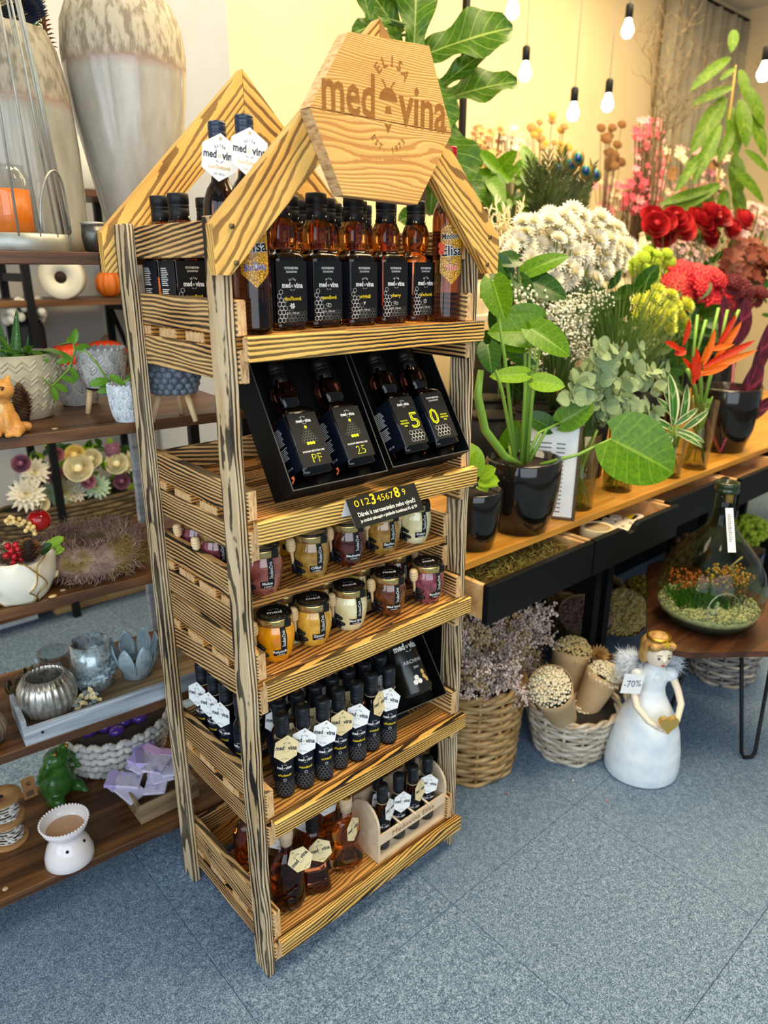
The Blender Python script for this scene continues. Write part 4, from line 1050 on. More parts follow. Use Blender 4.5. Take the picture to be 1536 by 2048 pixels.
mb = MB(); mb.tube([(0, 0, 0), (.004, 0, .10), (0, 0, .19)], [.006, .006, .005], 6); mb.build('stick', G['twig'], t)
mb = MB()
for i in range(420):
    a = R.uniform(0, 2*pi); z = R.uniform(.02, .17); p = Vector((.009*cos(a), .009*sin(a), z)); add_leaf(mb, p, p+Vector((cos(a)*.022, sin(a)*.022, R.uniform(-.006, .018))), .22, 'lance', (0, 0, 1), .2, .1, 2, 2)
o = mb.build('moss', leafmat('moss_green', '#46a01e', '#7cc840', '#2e7a12', 1, .7, .1), t)
t = thing('dried_cone_stem', 'brown dried cone stem beside the green moss stick', 'decoration', T(vs.x+.072, vs.y+.01, Z5+vh*.86)); mb = MB(); mb.tube([(0, 0, 0), (0, 0, .1)], .004, 5); mb.build('stem', G['twig'], t)
mb = MB()
for i in range(90):
    a = i*2.4; z = .04+.0011*i; rr = .017*(1-i/110); p = Vector((rr*.3*cos(a), rr*.3*sin(a), z)); add_leaf(mb, p, p+Vector((cos(a)*rr, sin(a)*rr, .006)), .6, 'oval', (0, 0, 1), .3, .2, 2, 2)
mb.build('scales', mottled('dry_cone', ['#8a5a3a', '#c29268'], 30, .7), t)
c = PY(190, 492, .50); t = thing('tealight_holder', 'small dark grey metal holder beside the glazed vase', 'candle holder', T(c.x, c.y, Z5)); kk = MPX(c, 1)
pot_lathe('cup', [(.010, 0), (.019, .004), (.023, .03), (.021, .052), (.019, .052), (.020, .03), (.0001, .008)], mottled('gunmetal', ['#3c3d3c', '#6a6b68'], 30, .35, .8), t, 20)
pot_lathe('rim', [(.021, .050), (.0235, .053), (.021, .056)], G['zinc'], t, 20)
# ---------------------------------------------------------------- left rack, second board
def ridge_pot(t, r0, r1, h, mat, style):
    prof = [(r0*.9, 0), (r0, .003), (r0+(r1-r0)*.55, h*.35), (r1, h*.7), (r1*.985, h), (r1*.92, h), (r1*.92, h*.85), (.0001, h*.84)]
    pb = pot_lathe('pot_body', prof, mat, t, 40)
    def rr(u):
        z = h*u
        for (a, za), (b, zb) in zip(prof[1:], prof[2:5]):
            if za <= z <= zb: return a+(b-a)*(z-za)/(zb-za)
        return r1
    mb = MB()
    if style == 'zigzag':
        for row in range(4):
            for ln in range(2):
                pts = []; n = 20
                for i in range(n*2):
                    a = 2*pi*i/(n*2); u = .14+.21*row+.07*ln+(.08 if i % 2 else 0); q = rr(min(u, .97))+.0006; pts.append((q*cos(a), q*sin(a), h*u))
                mb.tube(pts, .0021, 4, closed=True, sm=False)
    elif style == 'leaf':
        n = 9
        for i in range(n):
            for row in range(3):
                a0 = 2*pi*(i+.5*(row % 2))/n; u0 = .08+.29*row
                q = lambda da, u: ((rr(min(u, .97))+.0008)*cos(a0+da), (rr(min(u, .97))+.0008)*sin(a0+da), h*u)
                w = pi/n*.95
                mb.tube([q(0, u0), q(0, min(.96, u0+.36))], .0010, 4)
                mb.tube([q(0, u0), q(w*.75, u0+.10), q(w*.8, u0+.2), q(0, min(.97, u0+.38))], .0010, 4); mb.tube([q(0, u0), q(-w*.75, u0+.10), q(-w*.8, u0+.2), q(0, min(.97, u0+.38))], .0010, 4)
                for j in range(2):
                    for s in (-1, 1): mb.tube([q(0, u0+.08+.1*j), q(s*w*.6, u0+.16+.1*j)], .0008, 4)
        for i in range(22):
            a = 2*pi*i/22; mb.ball((r1*.965*cos(a), r1*.965*sin(a), h), r1*.085, 6, 4)
    elif style == 'dots':
        for row in range(5):
            n = 16
            for i in range(n): a = 2*pi*(i+.5*(row % 2))/n; u = .12+.19*row; mb.ball((rr(u)*cos(a), rr(u)*sin(a), h*u), r1*.17, 8, 5)
    mb.build('relief', mat, pb)
    pot_lathe('soil', [(r1*.915, h*.86), (.0001, h*.88)], G['soil'], t, 24)
G['creampot'] = mottled('cream_ceramic', ['#b9ab8a', '#d6cbab'], 24, .6); G['greypot'] = mottled('grey_wash_ceramic', ['#9c9a95', '#c9c6bf', '#b3b0aa'], 26, .6); G['whitepot'] = mottled('white_wash_ceramic', ['#c3c8ca', '#e0e3e4'], 26, .55); G['bluepot'] = mottled('blue_grey_ceramic', ['#5f6a76', '#8d97a2'], 20, .5)
c = PZ(60, 838, Z4); k = MPX(c, 1); c.y += .03
t = thing('plant_pot', 'cream pot with raised zigzag pattern holding an aloe, on the second rack board', 'pot', T(*c)); ridge_pot(t, 52*k, 78*k, 128*k, G['creampot'], 'zigzag')
pl = thing('aloe_plant', 'spotted green aloe with upright leaves in the zigzag pot', 'plant', T(c.x, c.y, c.z+110*k)); AO = Vector((c.x, c.y, c.z+110*k))
for (dx, dy, px, py, wd) in ((0, 0, 36, 615, .24), (-.015, 0, 0, 640, .2), (.02, .01, 58, 668, .18), (.0, -.02, -20, 690, .2), (-.02, .02, 15, 670, .2), (.02, -.02, 48, 705, .2)):
    tip = PD(px, py, AO, -dy)-AO; leaf(pl, (dx, dy, -.01), tip, wd, G['aloe'], 'blade', (-.6, -.8, .2), -.1, .7)
for (bx, by, px, py) in ((.0, -.02, -8, 690), (.03, -.03, 70, 700), (.01, -.04, 22, 706), (.02, -.01, 95, 705), (.03, .0, 118, 682), (.03, -.01, 140, 690), (-.02, -.02, 8, 712), (.0, -.03, 44, 716), (-.01, -.01, 0, 660), (.02, .0, 60, 672), (.0, -.02, 30, 690), (.01, .01, 85, 690)):
    tip = PD(px, py, AO, .05)-AO; leaf(pl, (bx, by, .012), tip, .26, G['succ'], 'lance', (0, -.4, 1), .5, .3)
def vine(label, pts3, leafs, lsize=.03, mat='succ'):
    o = Vector(pts3[0]); t = thing('trailing_vine', label, 'plant', T(*o)); P_ = [Vector(p)-o for p in pts3]
    mb = MB(); mb.tube(P_, .0022, 6); mb.build('stem', G['stem'], t)
    for (i, u, d) in leafs:
        b = P_[i].lerp(P_[i+1], u); leaf(t, b, b+Vector(d).normalized()*lsize, .42, G[mat], 'oval', (0, -1, .4), .3, .2)
    return t
yv = c.y-.075
vine('green succulent vine trailing between the zigzag pot and the grey legged pot', [PY(118, 690, c.y-.01), PY(146, 684, yv), PY(150, 700, yv), PY(138, 738, yv), PY(104, 772, yv), PY(70, 745, yv), PY(52, 732, yv)], [(0, .5, (1, 0, .6)), (1, .3, (.3, 0, 1)), (1, .9, (1, 0, .2)), (2, .4, (-1, 0, -.2)), (2, .9, (.5, 0, -1)), (3, .5, (.9, 0, -.3)), (4, .0, (.2, 0, -1)), (4, .6, (-.2, 0, 1)), (5, .4, (-1, 0, .5)), (3, .9, (1, 0, -.6))], .034)
# fox figurine
G['foxm'] = mottled('fox_orange', ['#b5712a', '#d99a4a', '#c08038'], 26, .45); G['foxc'] = plain('fox_cream', '#e0b878', .5)
c = PZ(22, 874, Z4); k = MPX(c, 1); c.y += .018
t = thing('fox_figurine', 'small orange ceramic fox figurine sitting at the front of the second board', 'figurine', T(*c) @ RZ(-.55) @ SC(k*100))
blob('body', [((0, .02, .28), .27, (1, 1, 1.05)), ((0, -.02, .50), .22, (.95, .9, 1.1)), ((0, -.04, .70), .16, (1, 1, 1)), ((0, -.06, .92), .24, (1.15, 1, .9)), ((0, -.26, .86), .10, (1, 1.3, .8)), ((.17, -.01, 1.10), .09, (.8, .5, 1.5)), ((-.17, -.01, 1.10), .09, (.8, .5, 1.5)), ((.10, -.22, .26), .085, (1, 1, 2.6)), ((-.10, -.22, .26), .085, (1, 1, 2.6)), ((.10, -.28, .06), .08, (1, 1.4, .75)), ((-.10, -.28, .06), .08, (1, 1.4, .75)), ((.24, -.06, .14), .14, (.9, 1.4, 1)), ((-.24, -.06, .14), .14, (.9, 1.4, 1)), ((.27, -.24, .05), .075, (1, 1.5, .7)), ((-.27, -.24, .05), .075, (1, 1.5, .7)), ((.26, .26, .12), .11, (1.5, 1, 1))], G['foxm'], t, .035)
mb = MB(); mb.ball((0, -.385, .885), .035, 8, 6)
for s in (-1, 1): mb.ball((s*.12, -.270, .97), .026, 8, 6); mb.tube([(s*.07, -.292, 1.0), (s*.12, -.285, 1.02), (s*.16, -.26, .99)], .012, 5)
mb.tube([(-.07, -.345, .83), (-.02, -.375, .82), (.02, -.375, .82), (.07, -.345, .83)], .010, 5); mb.build('face_paint', plain('dark_paint', '#2c1a10', .4), t)
blob('chest_patch', [((0, -.155, .55), .12, (.8, .55, 1.4))], G['foxc'], t, .03)
def pinecone(label, M, h, r, group=None, n=110):
    t = thing('pine_cone', label, 'pine cone', M, group); mb = MB(); mb.lathe([(.0001, 0), (r*.5, h*.1), (r*.62, h*.4), (r*.35, h*.85), (.0001, h)], 10); mb.build('core', plain('cone_core', '#2b1a10', .8) if 'cone_core' not in bpy.data.materials else bpy.data.materials['cone_core'], t)
    mb = MB()
    for i in range(n):
        u = i/n; a = i*2.39996; rr = r*(sin(pi*min(1, .12+u*.86))**.7); p = Vector((rr*.35*cos(a), rr*.35*sin(a), h*(.04+.9*u)))
        add_leaf(mb, p, p+Vector((cos(a)*rr*.72, sin(a)*rr*.72, h*.075)), .85, 'oval', (0, 0, 1), -.35, .25, 3, 2)
    mb.build('scales', G['conescale'], t); return t
G['conescale'] = mottled('cone_scale', ['#3e2513', '#7a5230', '#a3794c'], 60, .7)
c = PZ(52, 852, Z4); k = MPX(c, 1); pinecone('brown pine cone standing between the fox and the zigzag pot', T(c.x+.004, c.y+.02, Z4), 84*k, 21*k)
def legs3(t, r, h, z0, mat, splay=.012):
    for i in range(3):
        a = 2*pi*i/3-1.2; mb = MB(); mb.tube([((r+splay)*cos(a), (r+splay)*sin(a), 0), (r*cos(a), r*sin(a), z0)], [.0055, .0075], 8); mb.build('leg', mat, t)
c = PZ(212, 826, Z4); k = MPX(c, 1); c.y += .010; c.x += .008
t = thing('legged_pot', 'grey pot with leaf relief on three wooden legs, second rack board', 'pot', T(*c)); legs3(t, 27*k, .05, 52*k, G['beech'])
q = bpy.data.objects.new('pot', None); COL.objects.link(q); q.parent = t; q.matrix_basis = T(0, 0, 50*k); ridge_pot(q, 34*k, 46*k, 76*k, G['greypot'], 'leaf'); pot_lathe('plate', [(34*k, -.002), (36*k, .0), (34*k, .002), (.0001, .002)], G['cap'], q, 24)
vt = c.copy()
vine('thin dark vine hanging over the grey legged pot with green leaves', [PY(158, 705, c.y-.05), PY(170, 700, c.y-.055), PY(192, 724, c.y-.06), PY(214, 758, c.y-.06), PY(232, 768, c.y-.05), PY(252, 762, c.y-.04)], [(3, .2, (-1, 0, -.1)), (4, .5, (.2, 0, -1)), (4, .9, (1, 0, .4)), (3, .9, (-.9, 0, -.35))], .042)
c = PZ(175, 815, Z4); k = MPX(c, 1); t = thing('plant_pot', 'grey leaf-relief pot standing behind the legged pot', 'pot', T(c.x+.005, c.y+.055, Z4)); ridge_pot(t, 34*k, 44*k, 74*k, G['greypot'], 'leaf')
c = PZ(262, 845, Z4); k = MPX(c, 1); t = thing('plant_pot', 'small white leaf-relief pot by the rear post of the wooden stand', 'pot', T(c.x+.004, c.y+.02, Z4)); ridge_pot(t, 26*k, 34*k, 74*k, G['whitepot'], 'leaf')
vine('green leafed vine rising from the small white pot', [Vector((c.x+.004, c.y+.02, Z4+66*k)), PY(248, 765, c.y+.01), PY(262, 756, c.y)], [(0, .6, (-.6, 0, .5)), (1, .5, (1, 0, .3)), (1, .9, (.8, 0, -.6)), (0, .3, (.6, 0, -.6))], .036)
c = PZ(372, 842, Z4); k = MPX(c, 1); t = thing('legged_pot', 'blue-grey dotted bowl on three legs seen through the stand side', 'pot', T(c.x-.005, c.y+.03, Z4)); legs3(t, 30*k, .05, 56*k, G['beech'], .02)
q = bpy.data.objects.new('pot', None); COL.objects.link(q); q.parent = t; q.matrix_basis = T(0, 0, 54*k); ridge_pot(q, 38*k, 50*k, 60*k, G['bluepot'], 'dots')
# ---------------------------------------------------------------- left rack, third board
c = PZ(52, 1202, Z3); k = MPX(c, 1); c.y += .03
t = thing('leaf_bowl', 'cream ceramic bowl with wavy gilded leaf edges on the third rack board', 'bowl', T(*c))
cg = mottled('cream_gold_glaze', ['#cdb98a', '#e9e0c8', '#f0ead8'], 9, .28); r_ = 66*k; h = 92*k
pot_lathe('bowl_body', [(r_*.42, 0), (r_*.60, .002), (r_*.86, h*.3), (r_*.96, h*.6), (r_*.90, h*.88), (r_*.84, h*.9), (.0001, h*.7)], cg, t, 32)
for i in range(5):
    a0 = 2*pi*i/5+.55
    def fn(u, v, a0=a0):
        s = 2*v-1; wv = 1+.10*sin(11*u+2*s)*abs(s); a = a0+s*.80*sin(pi*(.16+.80*u))**.6*wv
        z = h*(-.02+1.04*u)+.006*(abs(s)**2)*sin(9*u); rr = r_*(.50+.56*sin(pi*(.10+.58*u)))+.002+.006*abs(s)**3
        return (rr*cos(a), rr*sin(a), max(.0005, z))
    mb = MB(); mb.grid(fn, 12, 8); o = mb.build('petal', cg, t)
    sd = o.modifiers.new('s', 'SOLIDIFY'); sd.thickness = .002
    mb = MB()
    for e in (0, 1): mb.tube([fn(u, e) for u in [j/14 for j in range(15)]], .0013, 5)
    mb.build('gilt_edge', plain('gilt', '#b08a3c', .35, .7) if 'gilt' not in bpy.data.materials else bpy.data.materials['gilt'], o)
bt = Vector((c.x, c.y, c.z+h*.80))
def onb(px, py, dy): return PY(px, py, bt.y+dy)
p = onb(78, 1040, .0); t = thing('decor_apple', 'shiny dark red artificial apple in the cream bowl', 'apple', T(*p)); rr = MPX(p, 23)
mb = MB(); mb.lathe([(rr*.35, -rr*.86), (rr*.8, -rr*.62), (rr, -rr*.05), (rr*.92, rr*.42), (rr*.55, rr*.80), (rr*.18, rr*.78), (.0001, rr*.62)], 22); mb.build('flesh', mottled('apple_red', ['#7a0c10', '#b51a18', '#5c0a0c'], 20, .12), t)
mb = MB(); mb.tube([(0, 0, rr*.6), (.002, 0, rr*1.05), (.006, 0, rr*1.3)], .0016, 5); mb.build('stalk', G['twig'], t)
p0 = onb(60, 1122, -.035); pinecone('glossy pine cone lying in the cream bowl among the berries', T(*p0) @ RX(.25), MPX(p0, 52), MPX(p0, 24), None, 90)
G['berryr'] = plain('red_berry', '#b00f20', .2); G['berryy'] = plain('cream_berry', '#e2c27e', .4)
t = thing('berry_spray', 'spray of bright red berries hanging over the cream bowl rim', 'berries', T(*onb(30, 1110, -.03)))
o0 = onb(30, 1110, -.03)
for (px, py) in ((15, 1092), (31, 1090), (22, 1102), (40, 1105), (12, 1112), (28, 1113), (42, 1118), (26, 1125), (36, 1098)):
    q = onb(px, py, -.035+R.uniform(-.006, .006)); mb = MB(); mb.ball(tuple(q-o0), MPX(q, 6.8), 10, 8); mb.build('berry', G['berryr'], t)
    mb = MB(); mb.tube([tuple(q-o0), tuple((q-o0)*.5+Vector((0, .01, .006))), (0, .015, .008)], .0008, 4); mb.build('stalk', G['twig'], t)
t = thing('berry_spray', 'spray of small cream yellow berries above the pine cone', 'berries', T(*onb(45, 1055, -.01))); o0 = onb(45, 1055, -.01)
for i in range(22):
    px = 10+i*2.9+R.uniform(-3, 3); py = 1036+i*1.2+R.uniform(-9, 10); q = onb(px, py, -.02+R.uniform(-.01, .01)); mb = MB(); mb.ball(tuple(q-o0), MPX(q, 5), 8, 6); mb.build('berry', G['berryy'], t)
t = thing('dried_filler', 'tangle of brown dried twigs and grass in the cream bowl', 'dried grass', T(*bt)); mb = MB()
for i in range(150):
    a = R.uniform(0, 2*pi); L = R.uniform(.03, .075); d = Vector((cos(a), sin(a), R.uniform(.2, .9))).normalized(); b = rv(.02); b.z = abs(b.z)*.5; mb.tube([b, b+d*L*.5+rv(.008), b+d*L+rv(.012)], .0006, 3, sm=False)
o = mb.build('twigs', G['twig'], t); o['kind'] = 'stuff'
for (px, py) in ((95, 1092), (105, 1085), (112, 1095), (100, 1104), (116, 1080), (88, 1100), (118, 1100)):
    q = onb(px, py, -.02)-bt; leaf(t, q*.75, q*1.15, .5, G['lime'] if px > 104 else G['heartdark'], 'oval', (0, -1, .5), .3, .2)
c = PZ(106, 1196, Z3); t = thing('pebble', 'single cream pebble on the third board beside the bowl', 'pebble', T(c.x, c.y, Z3+.001)); blob('stone', [((0, 0, .003), .007, (1.3, .8, .5))], G['foxc'], t, .0015)
# fluffy wreath
c = PZ(225, 1165, Z3); t = thing('moss_wreath', 'fluffy mauve and ochre fibre wreath lying on the third rack board', 'wreath', T(c.x+.0, c.y+.105, Z3)); 
mw = Mat('wreath_fibre'); f_ = mw.noise(mw.coord('Object', 0, (1,1,1)), 14, 2); mw.p(base=mw.ramp(f_, [(.36, '#86675c'), (.5, '#a08270'), (.6, '#8a7038')]), rough=.9)
k = MPX(c, 1); R0 = 74*k; r1 = 42*k
mb = MB(); mb.tube([(R0*cos(a), R0*sin(a), r1) for a in [2*pi*i/28 for i in range(28)]], r1*.78, 10, closed=True); mb.build('wreath_core', mw.m, t)
mb = MB()
for i in range(4200):
    a = R.uniform(0, 2*pi); b = R.uniform(0, 2*pi); n = Vector((cos(a)*cos(b), sin(a)*cos(b), sin(b))); p = Vector((R0*cos(a), R0*sin(a), r1))+n*r1*.74
    if p.z < .004: continue
    d = (n+rv(.9)).normalized()*R.uniform(.012, .032); q = p+d; q.z = max(.001, q.z); m_ = p+d*.5+rv(.006); m_.z = max(.001, m_.z); s_ = Vector((R.uniform(-1, 1), R.uniform(-1, 1), R.uniform(-1, 1))).normalized()*.0010
    mb.add([p-s_, p+s_, m_+s_, m_-s_, q], [(0,1,2,3), (3,2,4)], 0)
o = mb.build('fibres', mw.m, t); o['kind'] = 'stuff'
# ---------------------------------------------------------------- left rack, fourth board: grey tray with candle holders
G['greywash'] = grain('grey_wash_wood', ['#6a7078', '#98a0a8', '#c2c8cc'], stretch=(3, 40, 40), rough=.7); G['weather'] = grain('weathered_wood', ['#5a4630', '#8a7252', '#a89272'], stretch=(3, 40, 40), rough=.75)
a_ = PZ(52, 1494, Z2); b_ = PZ(330, 1400, Z2); ang = math.atan2(b_.y-a_.y, b_.x-a_.x)
Lt = .50; Dt = .145; TM = T(a_.x, max(a_.y, .43), Z2) @ RZ(-.089)
t = thing('wooden_tray', 'long grey-washed wooden tray on the fourth rack board', 'tray', TM)
for (nm_, x0, x1, y0, y1, z0, z1, mt) in (('tray_front', 0, Lt, 0, .010, 0, .040, 'greywash'), ('tray_back', 0, Lt, Dt-.010, Dt, 0, .040, 'weather'), ('tray_end', 0, .010, .0102, Dt-.0102, 0, .055, 'greywash'), ('tray_end', Lt-.01, Lt, .0102, Dt-.0102, 0, .055, 'greywash'), ('tray_floor', .0102, Lt-.0102, .0102, Dt-.0102, .002, .010, 'weather')):
    mb = MB(); mb.box(x0, x1, y0, y1, z0, z1, ch=.001); mb.build(nm_, G[mt], t)
mb = MB(); mb.lathe([(.0001, 0), (.003, 0), (.003, .001), (.0001, .001)], 10); mb.build('screw', G['cap'], t, T(.035, -.0006, .022) @ FRONT)
G['silver'] = mottled('antique_silver', ['#55524a', '#a9a69c', '#cfccc2', '#8d8a80'], 30, .3, .75, detail=6)
G['verdigris'] = mottled('blue_grey_patina', ['#66767e', '#a9bcc2', '#8aa0a8'], 24, .45, .3, detail=6)
def ribbed(t, prof, n, mat, amp=.05, name='body'):
    mb = MB(); N = n*4
    vs = []; fs = []
    for r, z in prof:
        for i in range(N):
            a = 2*pi*i/N; q = r*(1+amp*abs(cos(n*a/2))-amp*.5); vs.append((q*cos(a), q*sin(a), z))
    for j in range(len(prof)-1):
        for i in range(N): fs.append((j*N+i, j*N+(i+1)%N, (j+1)*N+(i+1)%N, (j+1)*N+i))
    mb.add(vs, fs, 0, True); return mb.build(name, mat, t)
def onT(px, py, dz=.011): return PZ(px, py, Z2+dz)
c = onT(112, 1440); k = MPX(c, 1); c.y += .035
t = thing('votive_holder', 'round ribbed silver candle holder at the left of the grey tray', 'candle holder', T(*c)); r_ = 56*k
ribbed(t, [(.0001, 0), (r_*.5, .001), (r_*.85, r_*.3), (r_*1.0, r_*.8), (r_*.92, r_*1.25), (r_*.68, r_*1.62), (r_*.62, r_*1.6), (r_*.8, r_*1.2), (r_*.8, r_*.4), (.0001, r_*.2)], 26, G['silver'], .07)
c = onT(205, 1385); k = MPX(c, 1); c.y += .045
t = thing('mercury_glass', 'speckled mercury glass votive with metal leaf garland in the tray', 'candle holder', T(*c)); r_ = 38*k; h = 100*k
pot_lathe('cup', [(r_*.86, 0), (r_*.95, .002), (r_*1.02, h*.4), (r_*.96, h), (r_*.9, h), (r_*.95, h*.4), (.0001, .006)], mottled('mercury_glass', ['#6b5c48', '#9aa8aa', '#b9c7c9', '#82786a'], 60, .18, .35, detail=8), t, 32)
mb = MB()
for i in range(16):
    a = 2.9+i*.21; z = h*(.12+.16*sin(i*1.7)**2+.02*i); p = Vector((r_*1.05*cos(a), r_*1.05*sin(a), z))
    for d in range(4): q = Vector((cos(a)*.4, sin(a)*.4, 0))+Vector((-sin(a)*cos(d*1.6), cos(a)*cos(d*1.6), sin(d*1.6))); add_leaf(mb, p, p+q.normalized()*.016, .6, 'oval', (cos(a), sin(a), .2), .3, .2, 3, 2)
mb.build('leaf_garland', G['verdigris'], t)
def lotus(label, c, r, h, mat, n=8, name='lotus_holder'):
    t = thing(name, label, 'candle holder', T(*c)); pot_lathe('cup', [(r*.4, 0), (r*.7, .004), (r*.72, h*.4), (r*.66, h*.4), (.0001, .008)], mat, t, 20)
    for i in range(n):
        a = 2*pi*i/n; mb = MB()
        def fn(u, v):
            s = 2*v-1; w = (.36 if i % 2 else .42)*sin(pi*(.12+.86*u))**.6; rr = r*(.5+.62*sin(pi*.62*u))+(.003 if i % 2 else 0)+.003*cos(12*v*pi/1.0)*.3; return (rr*cos(a+s*w), rr*sin(a+s*w), h*u*(1-.04*s*s)+.001)
        mb.grid(fn, 8, 10); o = mb.build('petal', mat, t); m = o.modifiers.new('s', 'SOLIDIFY'); m.thickness = .0015
    return t
c = onT(290, 1362); k = MPX(c, 1); c.y += .04; lotus('pale blue-grey lotus candle holder at the right of the tray', c, 42*k, 82*k, G['verdigris'])
for (px, py, lb) in ((40, 1400, 'small dark bronze lotus holder at the back left of the tray'), (72, 1375, 'small dark bronze lotus holder behind the ribbed silver votive')):
    c = onT(px, py); k = MPX(c, 1); c.y += .02; lotus(lb, c, 15*k, 34*k, mottled('dark_bronze', ['#3c3422', '#7d7250'], 30, .4, .7) if 'dark_bronze' not in bpy.data.materials else bpy.data.materials['dark_bronze'], 6)
c = onT(118, 1380); k = MPX(c, 1)
t = thing('glass_tumbler', 'clear glass tumbler with leaf garland behind the ribbed votive', 'glass', T(c.x+.01, c.y+.035, c.z)); r_ = 32*k
pot_lathe('glass', [(r_*.85, 0), (r_*.9, .002), (r_, .085), (r_*.96, .085), (r_*.86, .006), (.0001, .006)], thinglass('clear_glass', '#f4f7f8'), t, 28)
mb = MB()
for i in range(18):
    a = i*.35; z = .03+.02*sin(i*1.3); p = Vector((r_*1.08*cos(a), r_*1.08*sin(a), z)); add_leaf(mb, p, p+(Vector((cos(a), sin(a), .6))+rv(.8)).normalized()*.02, .6, 'oval', (cos(a), sin(a), 0), .3, .2, 3, 2)
mb.build('leaf_garland', G['verdigris'], t)
c = onT(172, 1425); k = MPX(c, 1); t = thing('leaf_garland', 'pale metal leaf garland lying in the front of the tray', 'garland', T(c.x, c.y+.02, c.z)); mb = MB()
for i in range(34):
    p = Vector((-.03+.0018*i, .012*sin(i*.9), .010+.008*sin(i*2.1)+.008)); add_leaf(mb, p, p+(Vector((R.uniform(-1, 1), R.uniform(-1, .4), R.uniform(0, .9)))).normalized()*.02, .6, 'oval', (0, -.5, 1), .3, .2, 3, 2, i % 2)
mb.build('leaves', [G['verdigris'], G['kraft']], t); mb = MB(); mb.tube([(-.03, 0, .008), (0, .01, .014), (.035, 0, .010)], .0012, 5); mb.build('wire', G['zinc'], t)
c = PZ(-8, 1500, Z2); k = MPX(c, 1); t = thing('ribbed_pot', 'ribbed brown-grey ball candle holder at the left picture edge', 'candle holder', T(c.x-.008, c.y+.03, Z2)); r_ = 40*k
ribbed(t, [(.0001, 0), (r_*.5, .001), (r_*.9, r_*.4), (r_, r_), (r_*.85, r_*1.5), (r_*.5, r_*1.8), (.0001, r_*1.7)], 22, mottled('rib_brown', ['#5c4a3c', '#a38e78'], 24, .4, .4), .08)
# ---------------------------------------------------------------- left rack, lowest board
c = PZ(150, 1730, Z1); k = MPX(c, 1); c.y += .030
t = thing('aroma_lamp', 'white glazed ceramic aroma lamp with bowl top on the lowest board', 'aroma lamp', T(*c) @ RZ(.3)); wg = plain('white_glaze', '#e6dfdc', .12); r_ = 47*k
pot_lathe('stand', [(r_*.96, 0), (r_*1.0, .003), (r_*.98, r_*.35), (r_*.84, r_*.8), (r_*.62, r_*1.12), (r_*.50, r_*1.25), (.0001, r_*1.2)], wg, t, 36)
b = pot_lathe('bowl', [(r_*.45, r_*1.2), (r_*.62, r_*1.3), (r_*.88, r_*1.62), (r_*.99, r_*1.95), (r_*.94, r_*1.99), (r_*.80, r_*1.62), (r_*.4, r_*1.42), (.0001, r_*1.38)], wg, t, 36)
mb = MB()
for i in range(44): a = 2*pi*i/44; mb.ball((r_*.965*cos(a), r_*.965*sin(a), r_*1.985), r_*.055, 6, 4)
mb.build('beaded_rim', wg, b)
mb = MB()
for a in (-2.2, -1.1, .2, 1.4): mb.lathe([(.0001, 0), (.0035, 0), (.0035, .0015), (.0001, .0015)], 10, 0, T(r_*.742*cos(a), r_*.742*sin(a), r_*.95) @ RZ(a) @ RY(pi/2-.7))
mb.build('vent_hole', G['cap'], t)
pot_lathe('water', [(r_*.77, r_*1.60), (.0001, r_*1.60)], plain('lamp_water', '#c39a78', .15), b, 30)
# ribbon spools
G['spool'] = mottled('spool_wood', ['#9a7040', '#b98a52'], 20, .55, stretch=(1, 8, 1))
for q, (px, py, lb) in enumerate(((28, 1695, 'wooden spool of white leaf garland, lower one of the two stacked'), (30, 1640, 'wooden spool of white leaf garland, upper one of the two stacked'))):
    if q == 0: c0 = PZ(px, py, Z1); c0.y += .035; k = MPX(c0, 1)
    r_ = 36*k; hh = 52*k
    t = thing('garland_spool', lb, 'spool', T(c0.x, c0.y, Z1+q*(hh+.0006))); 
    for z in (0, hh-.005): pot_lathe('flange', [(r_*.98, z), (r_, z+.0007), (r_, z+.0043), (r_*.98, z+.005), (.006, z+.005), (.006, z)], G['spool'], t, 30)
    pot_lathe('core', [(r_*.5, .005), (r_*.5, hh-.005)], G['weather'], t, 20)
    mb = MB()
    for i in range(70):
        a = R.uniform(0, 2*pi); z = R.uniform(.009, hh-.009); p = Vector((r_*.62*cos(a), r_*.62*sin(a), z)); add_leaf(mb, p, p+Vector((-sin(a)+.5*cos(a), cos(a)+.5*sin(a), R.uniform(-.4, .4))).normalized()*.016, .5, 'oval', (cos(a), sin(a), 0), .3, .2, 2, 2)
    for j in range(7): mb.tube([(r_*(.66+.02*(j % 2))*cos(a), r_*(.66+.02*(j % 2))*sin(a), .008+(hh-.016)*j/6) for a in [2*pi*i/18 for i in range(18)]], .0018, 4, closed=True)
    mb.build('garland', mottled('garland_white', ['#b3aca2', '#e3dfd8'], 50, .6) if 'garland_white' not in bpy.data.materials else bpy.data.materials['garland_white'], t)
pot_lathe('centre_hole', [(.0061, hh-.0002), (.0001, hh-.0002)], G['cap'], t, 12)
